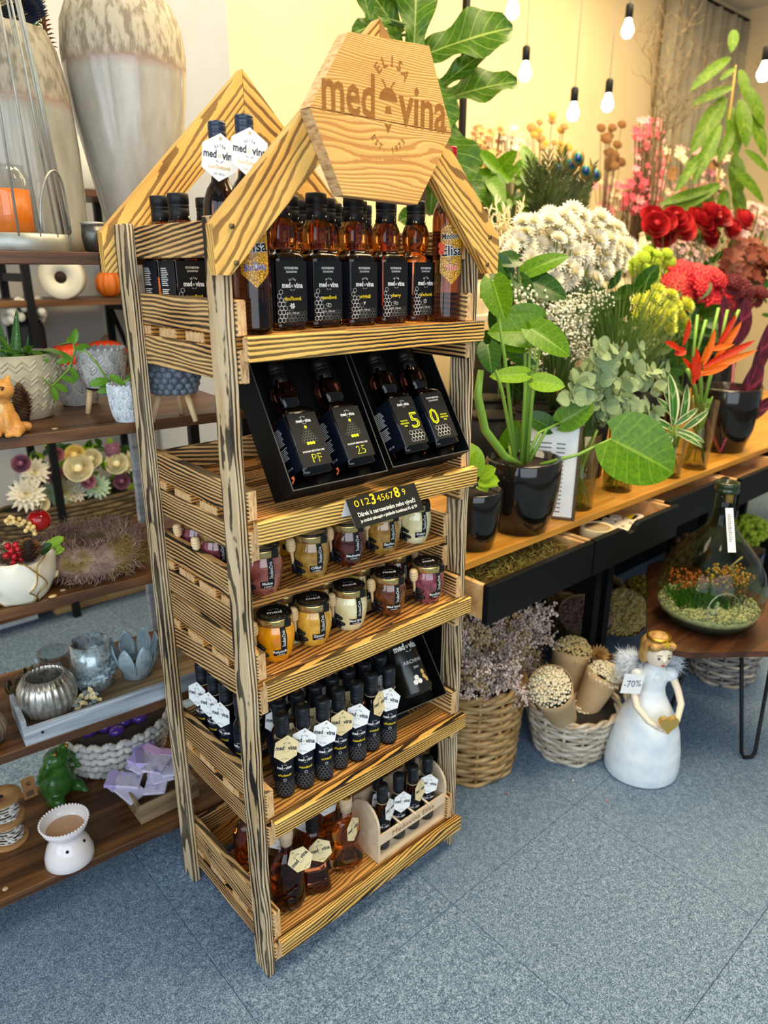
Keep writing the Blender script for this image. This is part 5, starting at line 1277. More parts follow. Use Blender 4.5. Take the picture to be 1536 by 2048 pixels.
# frog figurine seen from behind
c = PZ(132, 1605, Z1); k = MPX(c, 1); c.y += .03
t = thing('frog_figurine', 'glossy green ceramic frog figurine sitting on the lowest rack board', 'figurine', T(*c) @ RZ(.5) @ SC(k*100)); fg = mottled('frog_green', ['#1f4a1c', '#3c6a24', '#2c5a34'], 9, .16)
blob('body', [((0, .05, .36), .37, (1, .9, 1.0)), ((0, .02, .66), .30, (.9, .85, 1.0)), ((0, -.04, .96), .24, (1.15, 1, .75)), ((.14, -.1, 1.14), .085, (1, 1, 1)), ((-.14, -.1, 1.14), .085, (1, 1, 1)), ((.30, .0, .80), .11, (1, 1, 1.1)), ((.40, -.06, .66), .08, (1, 1, 1.3)), ((.38, -.16, .52), .06, (1, 1.2, 1)), ((-.30, .0, .84), .11, (1, 1, 1)), ((-.42, -.03, .80), .08, (1.3, 1, .9)), ((-.54, -.08, .78), .06, (1.2, 1, .8)), ((.26, -.12, .14), .15, (1, 1.5, .9)), ((-.26, -.12, .14), .15, (1, 1.5, .9)), ((.28, -.34, .05), .07, (1.2, 1.5, .7)), ((-.28, -.34, .05), .07, (1.2, 1.5, .7))], fg, t, .035)
mb = MB()
for s in (-1, 1): mb.ball((s*.15, -.175, 1.16), .04, 8, 6)
mb.build('eyes', G['gold'], t)
# wooden box of lilac scented sachets
a0 = PZ(283, 1650, Z1); k = MPX(a0, 1)
BX = T(a0.x, a0.y, Z1) @ RZ(-.02)
t = thing('wooden_box', 'small pale wooden box filled with lilac sachets at the board corner', 'box', BX); bw, bd, bh = .155, .135, .052
for (nm_, x0, x1, y0, y1) in (('box_front', 0, bw, 0, .007), ('box_back', 0, bw, bd-.007, bd), ('box_end', 0, .007, .0072, bd-.0072), ('box_end', bw-.007, bw, .0072, bd-.0072)):
    mb = MB(); mb.box(x0, x1, y0, y1, 0, bh, ch=.0008); mb.build(nm_, G['weather'], t)
mb = MB(); mb.box(.0072, bw-.0072, .0072, bd-.0072, .001, .005); mb.build('box_floor', G['weather'], t)
G['lilac'] = mottled('lilac_card', ['#a99bd6', '#c3b4e4'], 6, .5); G['lilacw'] = mottled('pale_lilac_paper', ['#c7c2da', '#e0dcea'], 14, .5); G['lav'] = mottled('lavender_print', ['#7c6aa8', '#d8d2e4', '#b8b0c8'], 40, .5); G['pinkc'] = plain('pink_lilac_card', '#d3a9cf', .5)
spots = [(.018, .045, 20, -.5, 'lilac'), (.050, .030, -35, -.2, 'pinkc'), (.085, .050, -15, -.35, 'lilac'), (.040, .085, 55, -.3, 'lilac'), (.110, .045, -30, -.25, 'pinkc'), (.075, .095, -8, -.5, 'lilac'), (.120, .100, 70, -.6, 'lilac'), (.030, .110, -70, -.4, 'pinkc'), (.095, .080, 30, -.2, 'lilac'), (.060, .060, -50, -.15, 'pinkc')]
for i, (x, y, yw, tl, mt) in enumerate(spots):
    s = thing('scented_sachet', 'flat lilac scented sachet with folded card top in the wooden box', 'sachet', BX @ T(x, y, .040+.0052*i) @ RZ(radians(yw)) @ RX(-tl*.6) @ SC(1.35), 'lilac sachets in the wooden box')
    mb = MB(); mb.box(-.020, .020, 0, .055, -.0025, .0025, ch=.001); mb.build('pouch', G['lavmix'] if 'lavmix' in G else G['lav' if i % 2 else 'lilacw'], s)
    mb = MB(); mb.prism([(-.0215, .046), (.0215, .046), (.0215, .062), (-.0215, .062)], -.0034, .0034); mb.build('card_top', G[mt], s)
# seagrass basket behind
c = PZ(255, 1560, Z1); k = MPX(c, 1)
sg = mottled('seagrass', ['#8f9296', '#c3c1ba', '#dcd8cc'], 30, .7)
t = thing('seagrass_basket', 'round plaited seagrass basket on the lowest board behind the sachet box', 'basket', T(c.x+.03, c.y+.150, Z1))
for row in range(5):
    rr = .128+.006*row; n = 26
    for ph in (0, 1):
        mb = MB()
        for i in range(n):
            a = 2*pi*(i+.5*ph)/n; p = Vector((rr*cos(a), rr*sin(a), .014+.025*row)); d = Vector((-sin(a), cos(a), .55 if ph else -.55)).normalized()*.020
            mb.ball(tuple(p), .0078, 6, 4, 0, None) if False else mb.tube([p-d, p+Vector((cos(a), sin(a), 0))*.004, p+d], [.004, .0105, .004], 6)
        mb.build('plait', sg, t)
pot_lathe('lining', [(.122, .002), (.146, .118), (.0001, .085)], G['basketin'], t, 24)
for i in range(14):
    a = 2*pi*i/14; rr = .055 if i % 2 else .085; s = thing('amethyst_piece', 'purple faceted piece lying in the seagrass basket', 'decoration', T(c.x+.03+rr*cos(a), c.y+.150+rr*sin(a), Z1+.112), 'purple pieces in the seagrass basket'); mb = MB(); mb.ball((0, 0, 0), .020, 6, 4, sx=1.2, sz=.8); o = mb.build('piece', plain('purple_stone', '#4a2f86', .15) if i == 0 else bpy.data.materials['purple_stone'], s)
c = PZ(78, 1620, Z1); t = thing('price_card', 'brown kraft hang card with a G and barcode behind the spools', 'card', T(c.x, c.y+.06, Z1) @ RX(-.25) @ RZ(.0)); mb = MB(); kb = plain('kraft_card', '#b5834e', .7)
mb.prism([(-.016, 0), (.016, 0), (.016, .052), (.012, .056), (-.012, .056), (-.016, .052)], 0, .001, M=FRONT); mb.build('card', kb, t)
mb = MB(); text(mb, 'G', .014, 0, .038, 0, FRONT, .03, .0016)
for i in range(9): mb.box(-.010+.0022*i, -.010+.0022*i+(.0012 if i % 2 else .0007), -.0016, -.0014, .006, .020)
mb.build('print', G['ink'], t)
# ---------------------------------------------------------------- far rack goods (blurred)
def far(px, py, Y): return PY(px, py, Y)
YB = 2.03
c = far(132, 600, YB); c.z = 1.305
t = thing('paper_roll', 'white paper roll lying on the far rack, hole facing front', 'roll', T(c.x, c.y, c.z)); r_ = MPX(c, 41)
mb = MB(); mb.lathe([(r_*.28, -.07), (r_*.95, -.07), (r_, -.066), (r_, .066), (r_*.95, .07), (r_*.28, .07), (r_*.28, -.07)], 32, 0, T(0, 0, r_) @ RZ(-.45) @ RX(pi/2)); mb.build('paper', mottled('roll_paper', ['#d8cfae', '#efe8d2'], 6, .7), t)
mb = MB(); mb.lathe([(r_*.275, -.068), (r_*.275, .068)], 24, 0, T(0, 0, r_) @ RZ(-.45) @ RX(pi/2)); mb.build('core', G['soil'], t)
pm = {}
def pumpkin(label, c, r, col, hh=.8):
    t = thing('pumpkin', label, 'pumpkin', T(*c)); mb = MB(); n = 10; N = 60; M_ = 10; vs = []; fs = []
    for j in range(M_+1):
        b = pi*j/M_
        for i in range(N): a = 2*pi*i/N; q = r*(sin(b)**.8)*(1-.13*abs(sin(n*a/2))**.6*0-.12*(1-abs(sin(n*a/2)))); vs.append((q*cos(a), q*sin(a), r*hh*(1-cos(b))*.98+.001))
    for j in range(M_):
        for i in range(N): fs.append((j*N+i, j*N+(i+1)%N, (j+1)*N+(i+1)%N, (j+1)*N+i))
    mb.add(vs, fs, 0, True); mb.build('flesh', mottled('pumpkin_'+col[1:], [col, col], 8, .4), t)
    mb = MB(); mb.tube([(0, 0, r*hh*1.85), (.004, 0, r*hh*2.1), (.016, 0, r*hh*2.35)], [r*.16, r*.1, r*.08], 7); mb.build('stalk', G['twig'], t)
c = far(222, 598, YB); c.z = 1.305; pumpkin('small orange pumpkin on the far rack beside the paper roll', c, MPX(c, 27), '#d9701a', .95)
for (px, py, lb) in ((140, 722, 'red-orange pumpkin on the far rack, left of the pair'), (215, 742, 'red-orange pumpkin on the far rack, right of the pair')):
    c = far(px, py, YB); c.z = 1.03; pumpkin(lb, c, MPX(c, 42), '#d8431a', .62)
c = far(62, 700, YB); c.z = 1.03; t = thing('flower_jar', 'dark jar with small white flowers on the far rack', 'jar', T(*c)); pot_lathe('jar', [(.05, 0), (.06, .01), (.06, .17), (.05, .2), (.0001, .19)], G['label'], t, 20); mb = MB()
for i in range(40): p = Vector((R.uniform(-.07, .07), R.uniform(-.07, .07), R.uniform(.2, .27))); mb.ball(tuple(p), .02, 6, 4)
o = mb.build('blossoms', plain('cream_blossom', '#e6e0cc', .8), t); o['kind'] = 'stuff'
c = far(184, 398, YB); t = thing('white_bottle', 'white ceramic bottle on the far rack behind the tall vase', 'bottle', T(c.x, c.y, 1.70)); pot_lathe('body', [(.04, 0), (.05, .01), (.05, .16), (.02, .20), (.02, .25), (.0001, .25)], plain('cream_ceramic2', '#e4dcc4', .4), t, 20); pot_lathe('collar', [(.021, .23), (.026, .235), (.021, .25)], G['zinc'], t, 16)
# long basket of mixed flowers
c = far(175, 1030, 1.98); c.z = .37
t = thing('flower_basket', 'long low brown basket of mixed pink, white and yellow flowers on the far rack', 'basket', T(c.x-.02, c.y+.06, .37)); bwk = mottled('dark_wicker', ['#4a3a24', '#7d6642'], 30, .7)
for row in range(7):
    mb = MB(); zz = .008+.019*row; n = 56
    mb.tube([((.30+.012*row*.4+.006*(1 if row % 2 else -1)*cos(14*a))*cos(a), (.085+.006*(1 if row % 2 else -1)*cos(14*a))*sin(a), zz) for a in [2*pi*i/n for i in range(n)]], .010, 5, closed=True); mb.build('weaver', bwk, t)
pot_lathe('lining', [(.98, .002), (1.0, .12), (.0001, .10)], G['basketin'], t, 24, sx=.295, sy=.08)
FLC = {}
def bloom(kind):
    if kind in FLC: return FLC[kind]
    mb = MB()
    if kind == 'rose':
        mb.ball((0, 0, .46), .33, 8, 6, sz=1.3)
        for ring, (n, rr, h0, tilt) in enumerate(((3, .34, .30, .0), (4, .46, .22, .05), (5, .60, .10, .18), (6, .74, -.02, .42))):
            for i in range(n):
                a = 2*pi*i/n+ring*.6
                def fn(u, v, a=a, rr=rr, h0=h0, tilt=tilt, n=n):
                    s = (2*v-1)*1.25*pi/n; q = rr*(.35+.65*sin(u*pi*.5))*(1+tilt*.45*u*u); return (q*cos(a+s), q*sin(a+s), h0+.72*u*(1-tilt*.45)+.08*cos(s*2)-tilt*.12*u*u*u*3*.3)
                mb.grid(fn, 4, 5)
    elif kind == 'mum':
        mb.ball((0, 0, .12), .22, 8, 5, 1)
        for ring, (n, L, el) in enumerate(((16, 1.0, .10), (15, .92, .38), (13, .80, .70), (10, .62, 1.0), (6, .42, 1.3))):
            for i in range(n):
                a = 2*pi*i/n+ring*.31+R.uniform(-.1, .1); d = Vector((cos(a)*cos(el), sin(a)*cos(el), sin(el))); add_leaf(mb, (0, 0, .05*ring), Vector((0, 0, .05*ring))+d*L, .34, 'strap', (-cos(a)*sin(el), -sin(a)*sin(el), cos(el)), -.25, .35, 3, 2)
    elif kind == 'button':
        mb.ball((0, 0, .1), .9, 12, 7, sz=.62)
        for i in range(46):
            z = 1-2*(i+.5)/90; a = i*2.39996; q = math.sqrt(max(0, 1-z*z)); mb.ball((q*.9*cos(a), q*.9*sin(a), .1+z*.56), .17, 5, 3)
    elif kind == 'celosia':
        for i in range(60):
            a = i*2.39996; q = math.sqrt(i/60); mb.tube([(q*.9*cos(a)*.75, q*.9*sin(a)*.75, -.1), (q*cos(a), q*sin(a), .55*math.sqrt(max(0, 1.1-q*q))), (q*cos(a)+.16*cos(a*3), q*sin(a)+.16*sin(a*3), .50*math.sqrt(max(0, 1.1-q*q)))], [.14, .17, .10], 5)
    elif kind == 'star':
        for i in range(6): a = 2*pi*i/6; add_leaf(mb, (0, 0, 0), (cos(a), sin(a), .35), .5, 'oval', (0, 0, 1), .2, .2, 3, 2)
    FLC[kind] = mb; return mb
BLM = {}
def bloom_at(parent, kind, p, n, s, mats, name='flower_head'):
    k = (kind, tuple(m.name for m in mats))
    if k not in BLM:
        me = bloom(kind).mesh(name)
        for m in mats: me.materials.append(m)
        BLM[k] = me
    M = T(*p) @ Vector(n).to_track_quat('Z', 'Y').to_matrix().to_4x4() @ RZ(R.uniform(0, 6)) @ SC(s)
    return put(name, BLM[k], parent, M)
PET = {k: mottled('petal_'+k, v, 20, .55) for k, v in dict(white=['#efe6cc', '#faf4e2'], cream=['#e8dcae', '#f6efd2'], yellow=['#e8c64e', '#f6e6a0'], pink=['#b56a80', '#dba0ae'], mauve=['#7d4a5c', '#a8748a'], green=['#a9c8a0', '#d5e4cc'], red=['#8a0c14', '#c81a20'], deepred=['#4c0a14', '#7a1420'], lime=['#9cb81e', '#c9dc40'], ygreen=['#d2d42a', '#ecec62'], crim=['#b00c1c', '#d8202c'], blush=['#d8a8a0', '#edcbc4']).items()}
MID = plain('flower_centre', '#d6c85a', .7)
bas = Vector((c.x-.02, c.y+.06, .37))
for i, (px, py, kd, col, s) in enumerate(((55, 990, 'mum', 'white', 30), (72, 945, 'mum', 'white', 24), (110, 950, 'rose', 'pink', 16), (130, 985, 'mum', 'cream', 26), (160, 940, 'rose', 'cream', 24), (152, 912, 'rose', 'yellow', 17), (115, 912, 'rose', 'pink', 13), (185, 920, 'rose', 'cream', 17), (100, 985, 'mum', 'green', 16), (120, 1000, 'button', 'green', 12), (68, 968, 'button', 'mauve', 11), (195, 975, 'mum', 'green', 22), (178, 965, 'rose', 'pink', 13), (235, 930, 'rose', 'cream', 19), (245, 965, 'rose', 'mauve', 14), (262, 925, 'mum', 'cream', 20), (45, 930, 'rose', 'mauve', 16), (150, 985, 'mum', 'white', 20), (85, 1010, 'rose', 'cream', 14), (225, 900, 'button', 'mauve', 12))):
    p = PY(px, py, bas.y-.06+R.uniform(-.03, .05)); bloom_at(t, kd, p-bas, (-.5, -1, .6), MPX(p, s)*1.35, [PET[col], PET['yellow'] if kd == 'mum' else PET[col]])
for i in range(110):
    p = PY(R.uniform(30, 275), R.uniform(890, 1000), bas.y+R.uniform(-.02, .06)); leaf(t, p-bas, p-bas+Vector((R.uniform(-1, 1), R.uniform(-1, .3), R.uniform(-.6, 1))).normalized()*.06, .45, G['heartdark'] if i % 3 else G['lime'], 'oval', (-.4, -1, .6), .3, .2)
# crates on the floor behind
for (px, py, sx_, sy_, sz_, lb) in ((190, 1212, .32, .22, .14, 'pale wooden crate on the carpet behind the racks'), (285, 1185, .30, .20, .12, 'brown wooden crate on the carpet beside the pale crate'), (30, 1255, .2, .2, .02, 'flat white box on the carpet at the left behind the racks')):
    c = PZ(px, py, 0); t = thing('storage_crate', lb, 'crate', T(c.x, c.y+.02, 0))
    for (nm_, x0, x1, y0, y1) in (('crate_side', -sx_/2, sx_/2, 0, .012), ('crate_side', -sx_/2, sx_/2, sy_-.012, sy_), ('crate_side', -sx_/2, -sx_/2+.012, .0125, sy_-.0125), ('crate_side', sx_/2-.012, sx_/2, .0125, sy_-.0125)):
        mb = MB(); mb.box(x0, x1, y0, y1, 0, sz_, ch=.001); mb.build(nm_, G['pine'] if 'pale' in lb else (G['paper'] if 'white' in lb else G['weather']), t)
    mb = MB(); mb.box(-sx_/2+.0125, sx_/2-.0125, .0125, sy_-.0125, .001, .010); mb.build('crate_floor', G['weather'], t)
t = thing('grey_board', 'grey weathered board leaning behind the wooden stand', 'board', T(.27, .80, 0)); c1 = PY(283, 950, .80)
mb = MB(); mb.box(-.02, .02, -.01, .01, 0, 1.12, ch=.001); mb.build('plank', G['greywash'], t, T(c1.x-.27, 0, 0)); mb = MB(); mb.box(-.06, .06, -.04, .04, 0, .012); mb.build('foot', G['greywash'], t, T(c1.x-.27, .052, 0))
# ---------------------------------------------------------------- right side: plants and flowers on the counter
G['blackglaze'] = mottled('black_brown_glaze', ['#0c0c0c', '#1c1712', '#120f0c'], 18, .08, stretch=(1, 1, .2)); G['bucket'] = plain('black_bucket', '#0b0c0d', .5, spec=.25)
G['clearglass'] = thinglass('vase_glass', '#eef2ea', .86); G['water'] = thinglass('vase_water', '#ece6c4', .92)
def gpot(name, label, P, r, h, mat='blackglaze', r0=.72):
    t = thing(name, label, 'pot', T(*P)); pot_lathe('pot_body', [(r*r0*.8, 0), (r*r0, .003), (r*.93, h*.35), (r, h*.7), (r, h*.97), (r*.97, h), (r*.90, h), (r*.90, h*.9), (.0001, h*.88)], G[mat], t, 40)
    pot_lathe('soil', [(r*.895, h*.905), (.0001, h*.92)], G['soil'], t, 24); return t
P = PZ(1065, 1078, CT); r = .098; p1 = Vector((P.x+.040, P.y+r*.72+.004, CT))
gpot('plant_pot', 'large glossy black pot with the heart-leaf plant on the counter', p1, r, .195)
mon = thing('heart_leaf_plant', 'green heart-leaf philodendron in the large black pot', 'plant', T(p1.x, p1.y, CT+.175)); mo = Vector((p1.x, p1.y, CT+.175))
# leaves: (base px, tip px, plane y, width, normal, material, stem start offset)
ML = [((1222, 878), (1358, 946), -.03, .98, (-.35, -.55, 1), 'heart', (.03, -.03)), ((1062, 658), (1145, 708), .10, .72, (0, -.6, 1), 'heart', (0, 0)), ((1085, 665), (975, 660), .10, .66, (.2, -.9, .8), 'heart', (0, 0)), ((1080, 640), (1005, 625), .14, .7, (-.2, -1, .4), 'heart', (0, .01)), ((1052, 748), (980, 752), .08, .45, (0, -1, .35), 'lime', (-.01, 0)), ((1068, 762), (1132, 772), .07, .62, (-.2, -1, .6), 'lime', (.0, -.01)), ((1120, 845), (1192, 805), .09, .72, (.1, -1, .5), 'heart', (.02, 0)), ((1100, 855), (1048, 826), .10, .7, (0, -1, .6), 'heartdark', (0, .0)), ((1050, 695), (1000, 690), .13, .5, (0, -1, .4), 'heart', (0, 0)), ((1060, 730), (1000, 690), .13, .42, (.4, -1, .2), 'heartdark', (0, 0)), ((985, 560), (1010, 640), .12, .7, (-.8, -.8, .1), 'heart', (-.03, 0)), ((975, 690), (985, 745), .10, .8, (-.5, -1, .2), 'heartdark', (-.03, 0)), ((1010, 905), (1040, 840), .16, .7, (0, -1, .4), 'heart', (-.02, .02))]
for k, (b, tp, Y, wd, nrm, mt, so) in enumerate(ML):
    B = PY(*b, Y)-mo; Tp = PD(*tp, PY(*b, Y), .02)-mo
    mb = MB(); s0 = Vector((so[0], so[1], 0)); mid = s0.lerp(B, .55)+Vector((0, 0, .03 if k else -.01)); mb.tube([s0, mid, B], [.0055, .0042, .003], 7); mb.build('stalk', G['stem'], mon)
    cd_ = (CAM-(mo+B)).normalized(); leaf(mon, B, Tp, wd, G[mt], 'heart', cd_*(1.6 if k in (0, 5, 6) else .7)+Vector(nrm)*.6, .25, .2, nu=12, nv=8)
mb = MB(); q0 = PY(1000, 900, .1)-mo; mb.tube([Vector((-.01, 0, 0)), q0+Vector((.02, 0, -.02)), PY(970, 860, .1)-mo, PY(955, 790, .1)-mo, PY(962, 740, .1)-mo], [.008, .010, .010, .010, .007], 8); mb.build('aerial_stem', G['stem'], mon)
P = PZ(968, 1108, CT); p2 = Vector((P.x+.020, P.y+.055, CT)); gpot('plant_pot', 'smaller black glazed pot with a fleshy light green plant beside the stand', p2, .068, .150)
su = thing('succulent_plant', 'fleshy pale green succulent in the smaller black pot', 'plant', T(p2.x, p2.y, CT+.13)); so_ = Vector((p2.x, p2.y, CT+.13))
for (b, tp, wd) in (((948, 960), (948, 885), .6), ((958, 955), (990, 935), .75), ((955, 965), (998, 958), .75), ((948, 950), (960, 905), .6), ((965, 968), (995, 968), .8), ((940, 968), (930, 930), .7), ((955, 972), (975, 980), .8)):
    leaf(su, PY(*b, p2.y-.01)-so_, PD(*tp, PY(*b, p2.y-.01), .03)-so_, wd, G['lime'], 'oval', (-.3, -.8, .8), .3, .25)
# framed sheet
P = PZ(1150, 1046, CT); fr = thing('framed_sheet', 'white printed sheet in a narrow bronze frame leaning behind the black pot', 'sign', T(P.x+.008-.19*cos(1.05), P.y+.008+.19*sin(1.05), CT) @ RZ(-1.05) @ RX(-.05)); fw_, fh_ = .19, .265
for (x0, x1, z0, z1) in ((0, .008, 0, fh_), (fw_-.008, fw_, 0, fh_), (.008, fw_-.008, 0, .008), (.008, fw_-.008, fh_-.008, fh_)):
    mb = MB(); mb.box(x0, x1, 0, .012, z0, z1, ch=.001); mb.build('frame_bar', plain('bronze_frame', '#5c4a30', .4, .6) if 'bronze_frame' not in bpy.data.materials else bpy.data.materials['bronze_frame'], fr)
mb = MB(); mb.box(.0082, fw_-.0082, .005, .008, .0082, fh_-.0082)
for i in range(17): 
    for (a, b) in ((.016, .05+.02*(i*5 % 3)/3), (.075, .112), (.125, .148)): mb.box(a, b, .0044, .005, .02+.0118*i, .0236+.0118*i, 1)
mb.build('sheet', [G['paper'], G['grey']], fr)
# glass vases
def gvase(label, P, r, h, wz, stems=12, flare=1.0, ink='stem'):
    t = thing('glass_vase', label, 'vase', T(*P)); pot_lathe('glass', [(r*.9, 0), (r*.94, .002), (r*flare, h), (r*flare*.965, h), (r*.90, .012), (.0001, .012)], G['clearglass'], t, 32)
    pot_lathe('water', [(r*.885, .0125), (r*(.9+.1*(flare-1)*wz/h)*.985, wz), (.0001, wz)], G['water'], t, 28)
    for i in range(stems):
        a = R.uniform(0, 6.28); b = R.uniform(0, 6.28); q = r*.75; mb = MB(); mb.tube([(q*cos(a), q*sin(a), .014), (q*.3*cos(b), q*.3*sin(b), h*.6), (q*1.05*cos(b+.4), q*1.05*sin(b+.4), h*1.05)], .0022, 5); mb.build('stem', G['stem'], t)
    return t
P = PZ(1182, 1022, CT); v1 = Vector((P.x+.0, P.y+.047, CT)); gvase('clear glass vase of eucalyptus with yellow stems in water', v1, .046, .22, .085, 16, 1.08)
P = PZ(1262, 986, CT); v2 = Vector((P.x, P.y+.05, CT)); gvase('low clear glass vase behind the big heart leaf', v2, .048, .15, .05, 14)
P = PZ(1318, 968, CT); v3 = Vector((P.x, P.y+.035, CT)); gvase('small glass tumbler vase between the taller ones', v3, .030, .09, .03, 4)
P = PZ(1362, 958, CT); v4 = Vector((P.x, P.y+.04, CT)); gvase('glass bottle vase with variegated leaves', v4, .036, .17, .075, 8)
P = PZ(1415, 941, CT); v5 = Vector((P.x, P.y+.05, CT)); gvase('tall clear glass vase of orange bird of paradise flowers', v5, .047, .235, .085, 8, 1.1)
P = PZ(1495, 912, CT); gpot('plant_pot', 'big dark glazed pot at the right end of the counter', Vector((P.x+.03, P.y+.12, CT)), .115, .24)
# eucalyptus
eu = thing('eucalyptus_bunch', 'silvery green eucalyptus bunch in the clear glass vase', 'plant', T(v1.x, v1.y, CT+.2)); eo = Vector((v1.x, v1.y, CT+.2))
ends = [(1165, 735), (1195, 700), (1240, 715), (1290, 690), (1300, 745), (1320, 780), (1270, 760), (1215, 770), (1180, 790), (1150, 770), (1250, 800), (1290, 830), (1215, 830), (1240, 860), (1190, 850), (1320, 830), (1270, 870), (1330, 740), (1140, 800), (1225, 690)]
for k, (px, py) in enumerate(ends):
    E_ = PY(px, py, v1.y+R.uniform(-.07, .06))-eo; pts = [Vector((0, 0, 0)).lerp(E_, u)+Vector((0, 0, .06*sin(pi*u))) for u in [i/6 for i in range(7)]]
    mb = MB(); mb.tube(pts, [.002-.0002*i for i in range(7)], 5); mb.build('stem', G['stemdark'], eu)
    for i in range(7):
        u = .30+.70*i/6; j = min(5, int(u*6)); p = pts[j].lerp(pts[j+1], u*6-j)
        for s in (-1, 1):
            d = (rv(1)+Vector((s*.6, -.5, .1))).normalized(); leaf(eu, p, p+d*R.uniform(.034, .052), .86, G['euca'], 'oval', (R.uniform(-.6, .6), -1, R.uniform(0, .8)), .2, .12, nu=5, nv=4)
# variegated leaves
va = thing('variegated_plant', 'green and cream striped leaves in the glass bottle vase', 'plant', T(v4.x, v4.y, CT+.16)); vo = Vector((v4.x, v4.y, CT+.16))
for (b, tp, wd) in (((1345, 850), (1352, 740), .28), ((1360, 850), (1385, 765), .25), ((1355, 860), (1415, 880), .25), ((1350, 865), (1412, 890), .24), ((1345, 860), (1300, 830), .3), ((1350, 850), (1400, 815), .26), ((1340, 870), (1290, 880), .3), ((1365, 860), (1422, 820), .24), ((1350, 845), (1335, 770), .26), ((1345, 875), (1320, 905), .3), ((1350, 840), (1320, 790), .3)):
    B = PY(*b, v4.y-.02)-vo; leaf(va, B, PD(*tp, B+vo, .03)-vo, wd, G['varieg'], 'lance', (-.3, -1, .7), .35, .25, nu=10)
mb = MB()
for i in range(5): mb.tube([(R.uniform(-.01, .01), R.uniform(-.01, .01), -.06), tuple(PY(1350+6*i-12, 855, v4.y-.02)-vo)], .003, 5)
mb.build('stalks', G['stem'], va)
# bird of paradise
he = thing('bird_of_paradise', 'orange and red bird of paradise flowers with cut green stems', 'flower', T(v5.x, v5.y, CT+.22)); ho = Vector((v5.x, v5.y, CT+.22))
OR = leafmat('orange_bract', '#ea7a14', '#f6a83a', '#d85a10', 1, .4, .2); RE = leafmat('red_bract', '#d83a12', '#f06a2a', '#b82a10', 1, .4, .2)
for (b, tp, wd, m) in (((1400, 745), (1515, 700), .14, 0), ((1405, 735), (1510, 680), .16, 1), ((1400, 750), (1460, 730), .28, 0), ((1405, 730), (1425, 655), .30, 0), ((1430, 715), (1480, 640), .24, 0), ((1420, 700), (1470, 690), .3, 0), ((1395, 760), (1385, 690), .3, 1), ((1390, 755), (1360, 715), .3, 1), ((1365, 690), (1375, 635), .35, 1), ((1360, 700), (1325, 685), .35, 1), ((1435, 690), (1470, 625), .25, 1), ((1385, 770), (1380, 710), .4, 1), ((1400, 725), (1410, 690), .4, 0), ((1370, 700), (1345, 710), .5, 1)):
    leaf(he, PY(*b, v5.y-.03)-ho, PD(*tp, PY(*b, v5.y-.03), .03)-ho, wd, (OR, RE)[m], 'lance', (-.2, -1, .5), -.15, .5, name='bract', nu=8)
for (b, tp) in (((1385, 720), (1395, 630)), ((1395, 700), (1412, 640)), ((1420, 690), (1437, 616)), ((1440, 690), (1455, 620)), ((1455, 670), (1478, 620))):
    mb = MB(); mb.tube([PY(*b, v5.y-.02)-ho, PD(*tp, PY(*b, v5.y-.02))-ho], .0052, 8); mb.build('cut_stem', G['stem'], he)
mb = MB()
for (px, py) in ((1400, 745), (1375, 740), (1430, 720)): mb.tube([Vector((0, 0, -.05)), (PY(px, py, v5.y-.02)-ho)*.5+Vector((.0, 0, .0)), PY(px, py, v5.y-.025)-ho], [.006, .006, .007], 7)
mb.build('stalks', G['stem'], he)
# cordyline
co = thing('cordyline_stem', 'dark purple cordyline leaves with pink edges at the right', 'plant', T(v5.x+.12, v5.y+.06, CT+.24)); oo = Vector((v5.x+.12, v5.y+.06, CT+.24))
for (b, tp, wd, Y) in (((1460, 880), (1536, 760), .3, .1), ((1450, 870), (1475, 760), .45, .11), ((1455, 860), (1540, 700), .3, .12), ((1470, 690), (1500, 590), .45, .2), ((1440, 680), (1455, 585), .4, .22), ((1470, 850), (1560, 790), .3, .1), ((1500, 760), (1550, 640), .3, .14)):
    leaf(co, PY(*b, Y)-oo, PD(*tp, PY(*b, Y), .02)-oo, wd, G['cord'], 'lance', (-.3, -1, .5), .2, .3, nu=10)
mb = MB(); mb.tube([Vector((-.1, -.04, -.02)), PY(1440, 905, .1)-oo, PY(1455, 870, .1)-oo, PY(1470, 700, .2)-oo], .005, 6); mb.build('stalk', G['cordstem'] if 'cordstem' in G else plain('cordyline_stalk', '#7a2a44', .4), co)
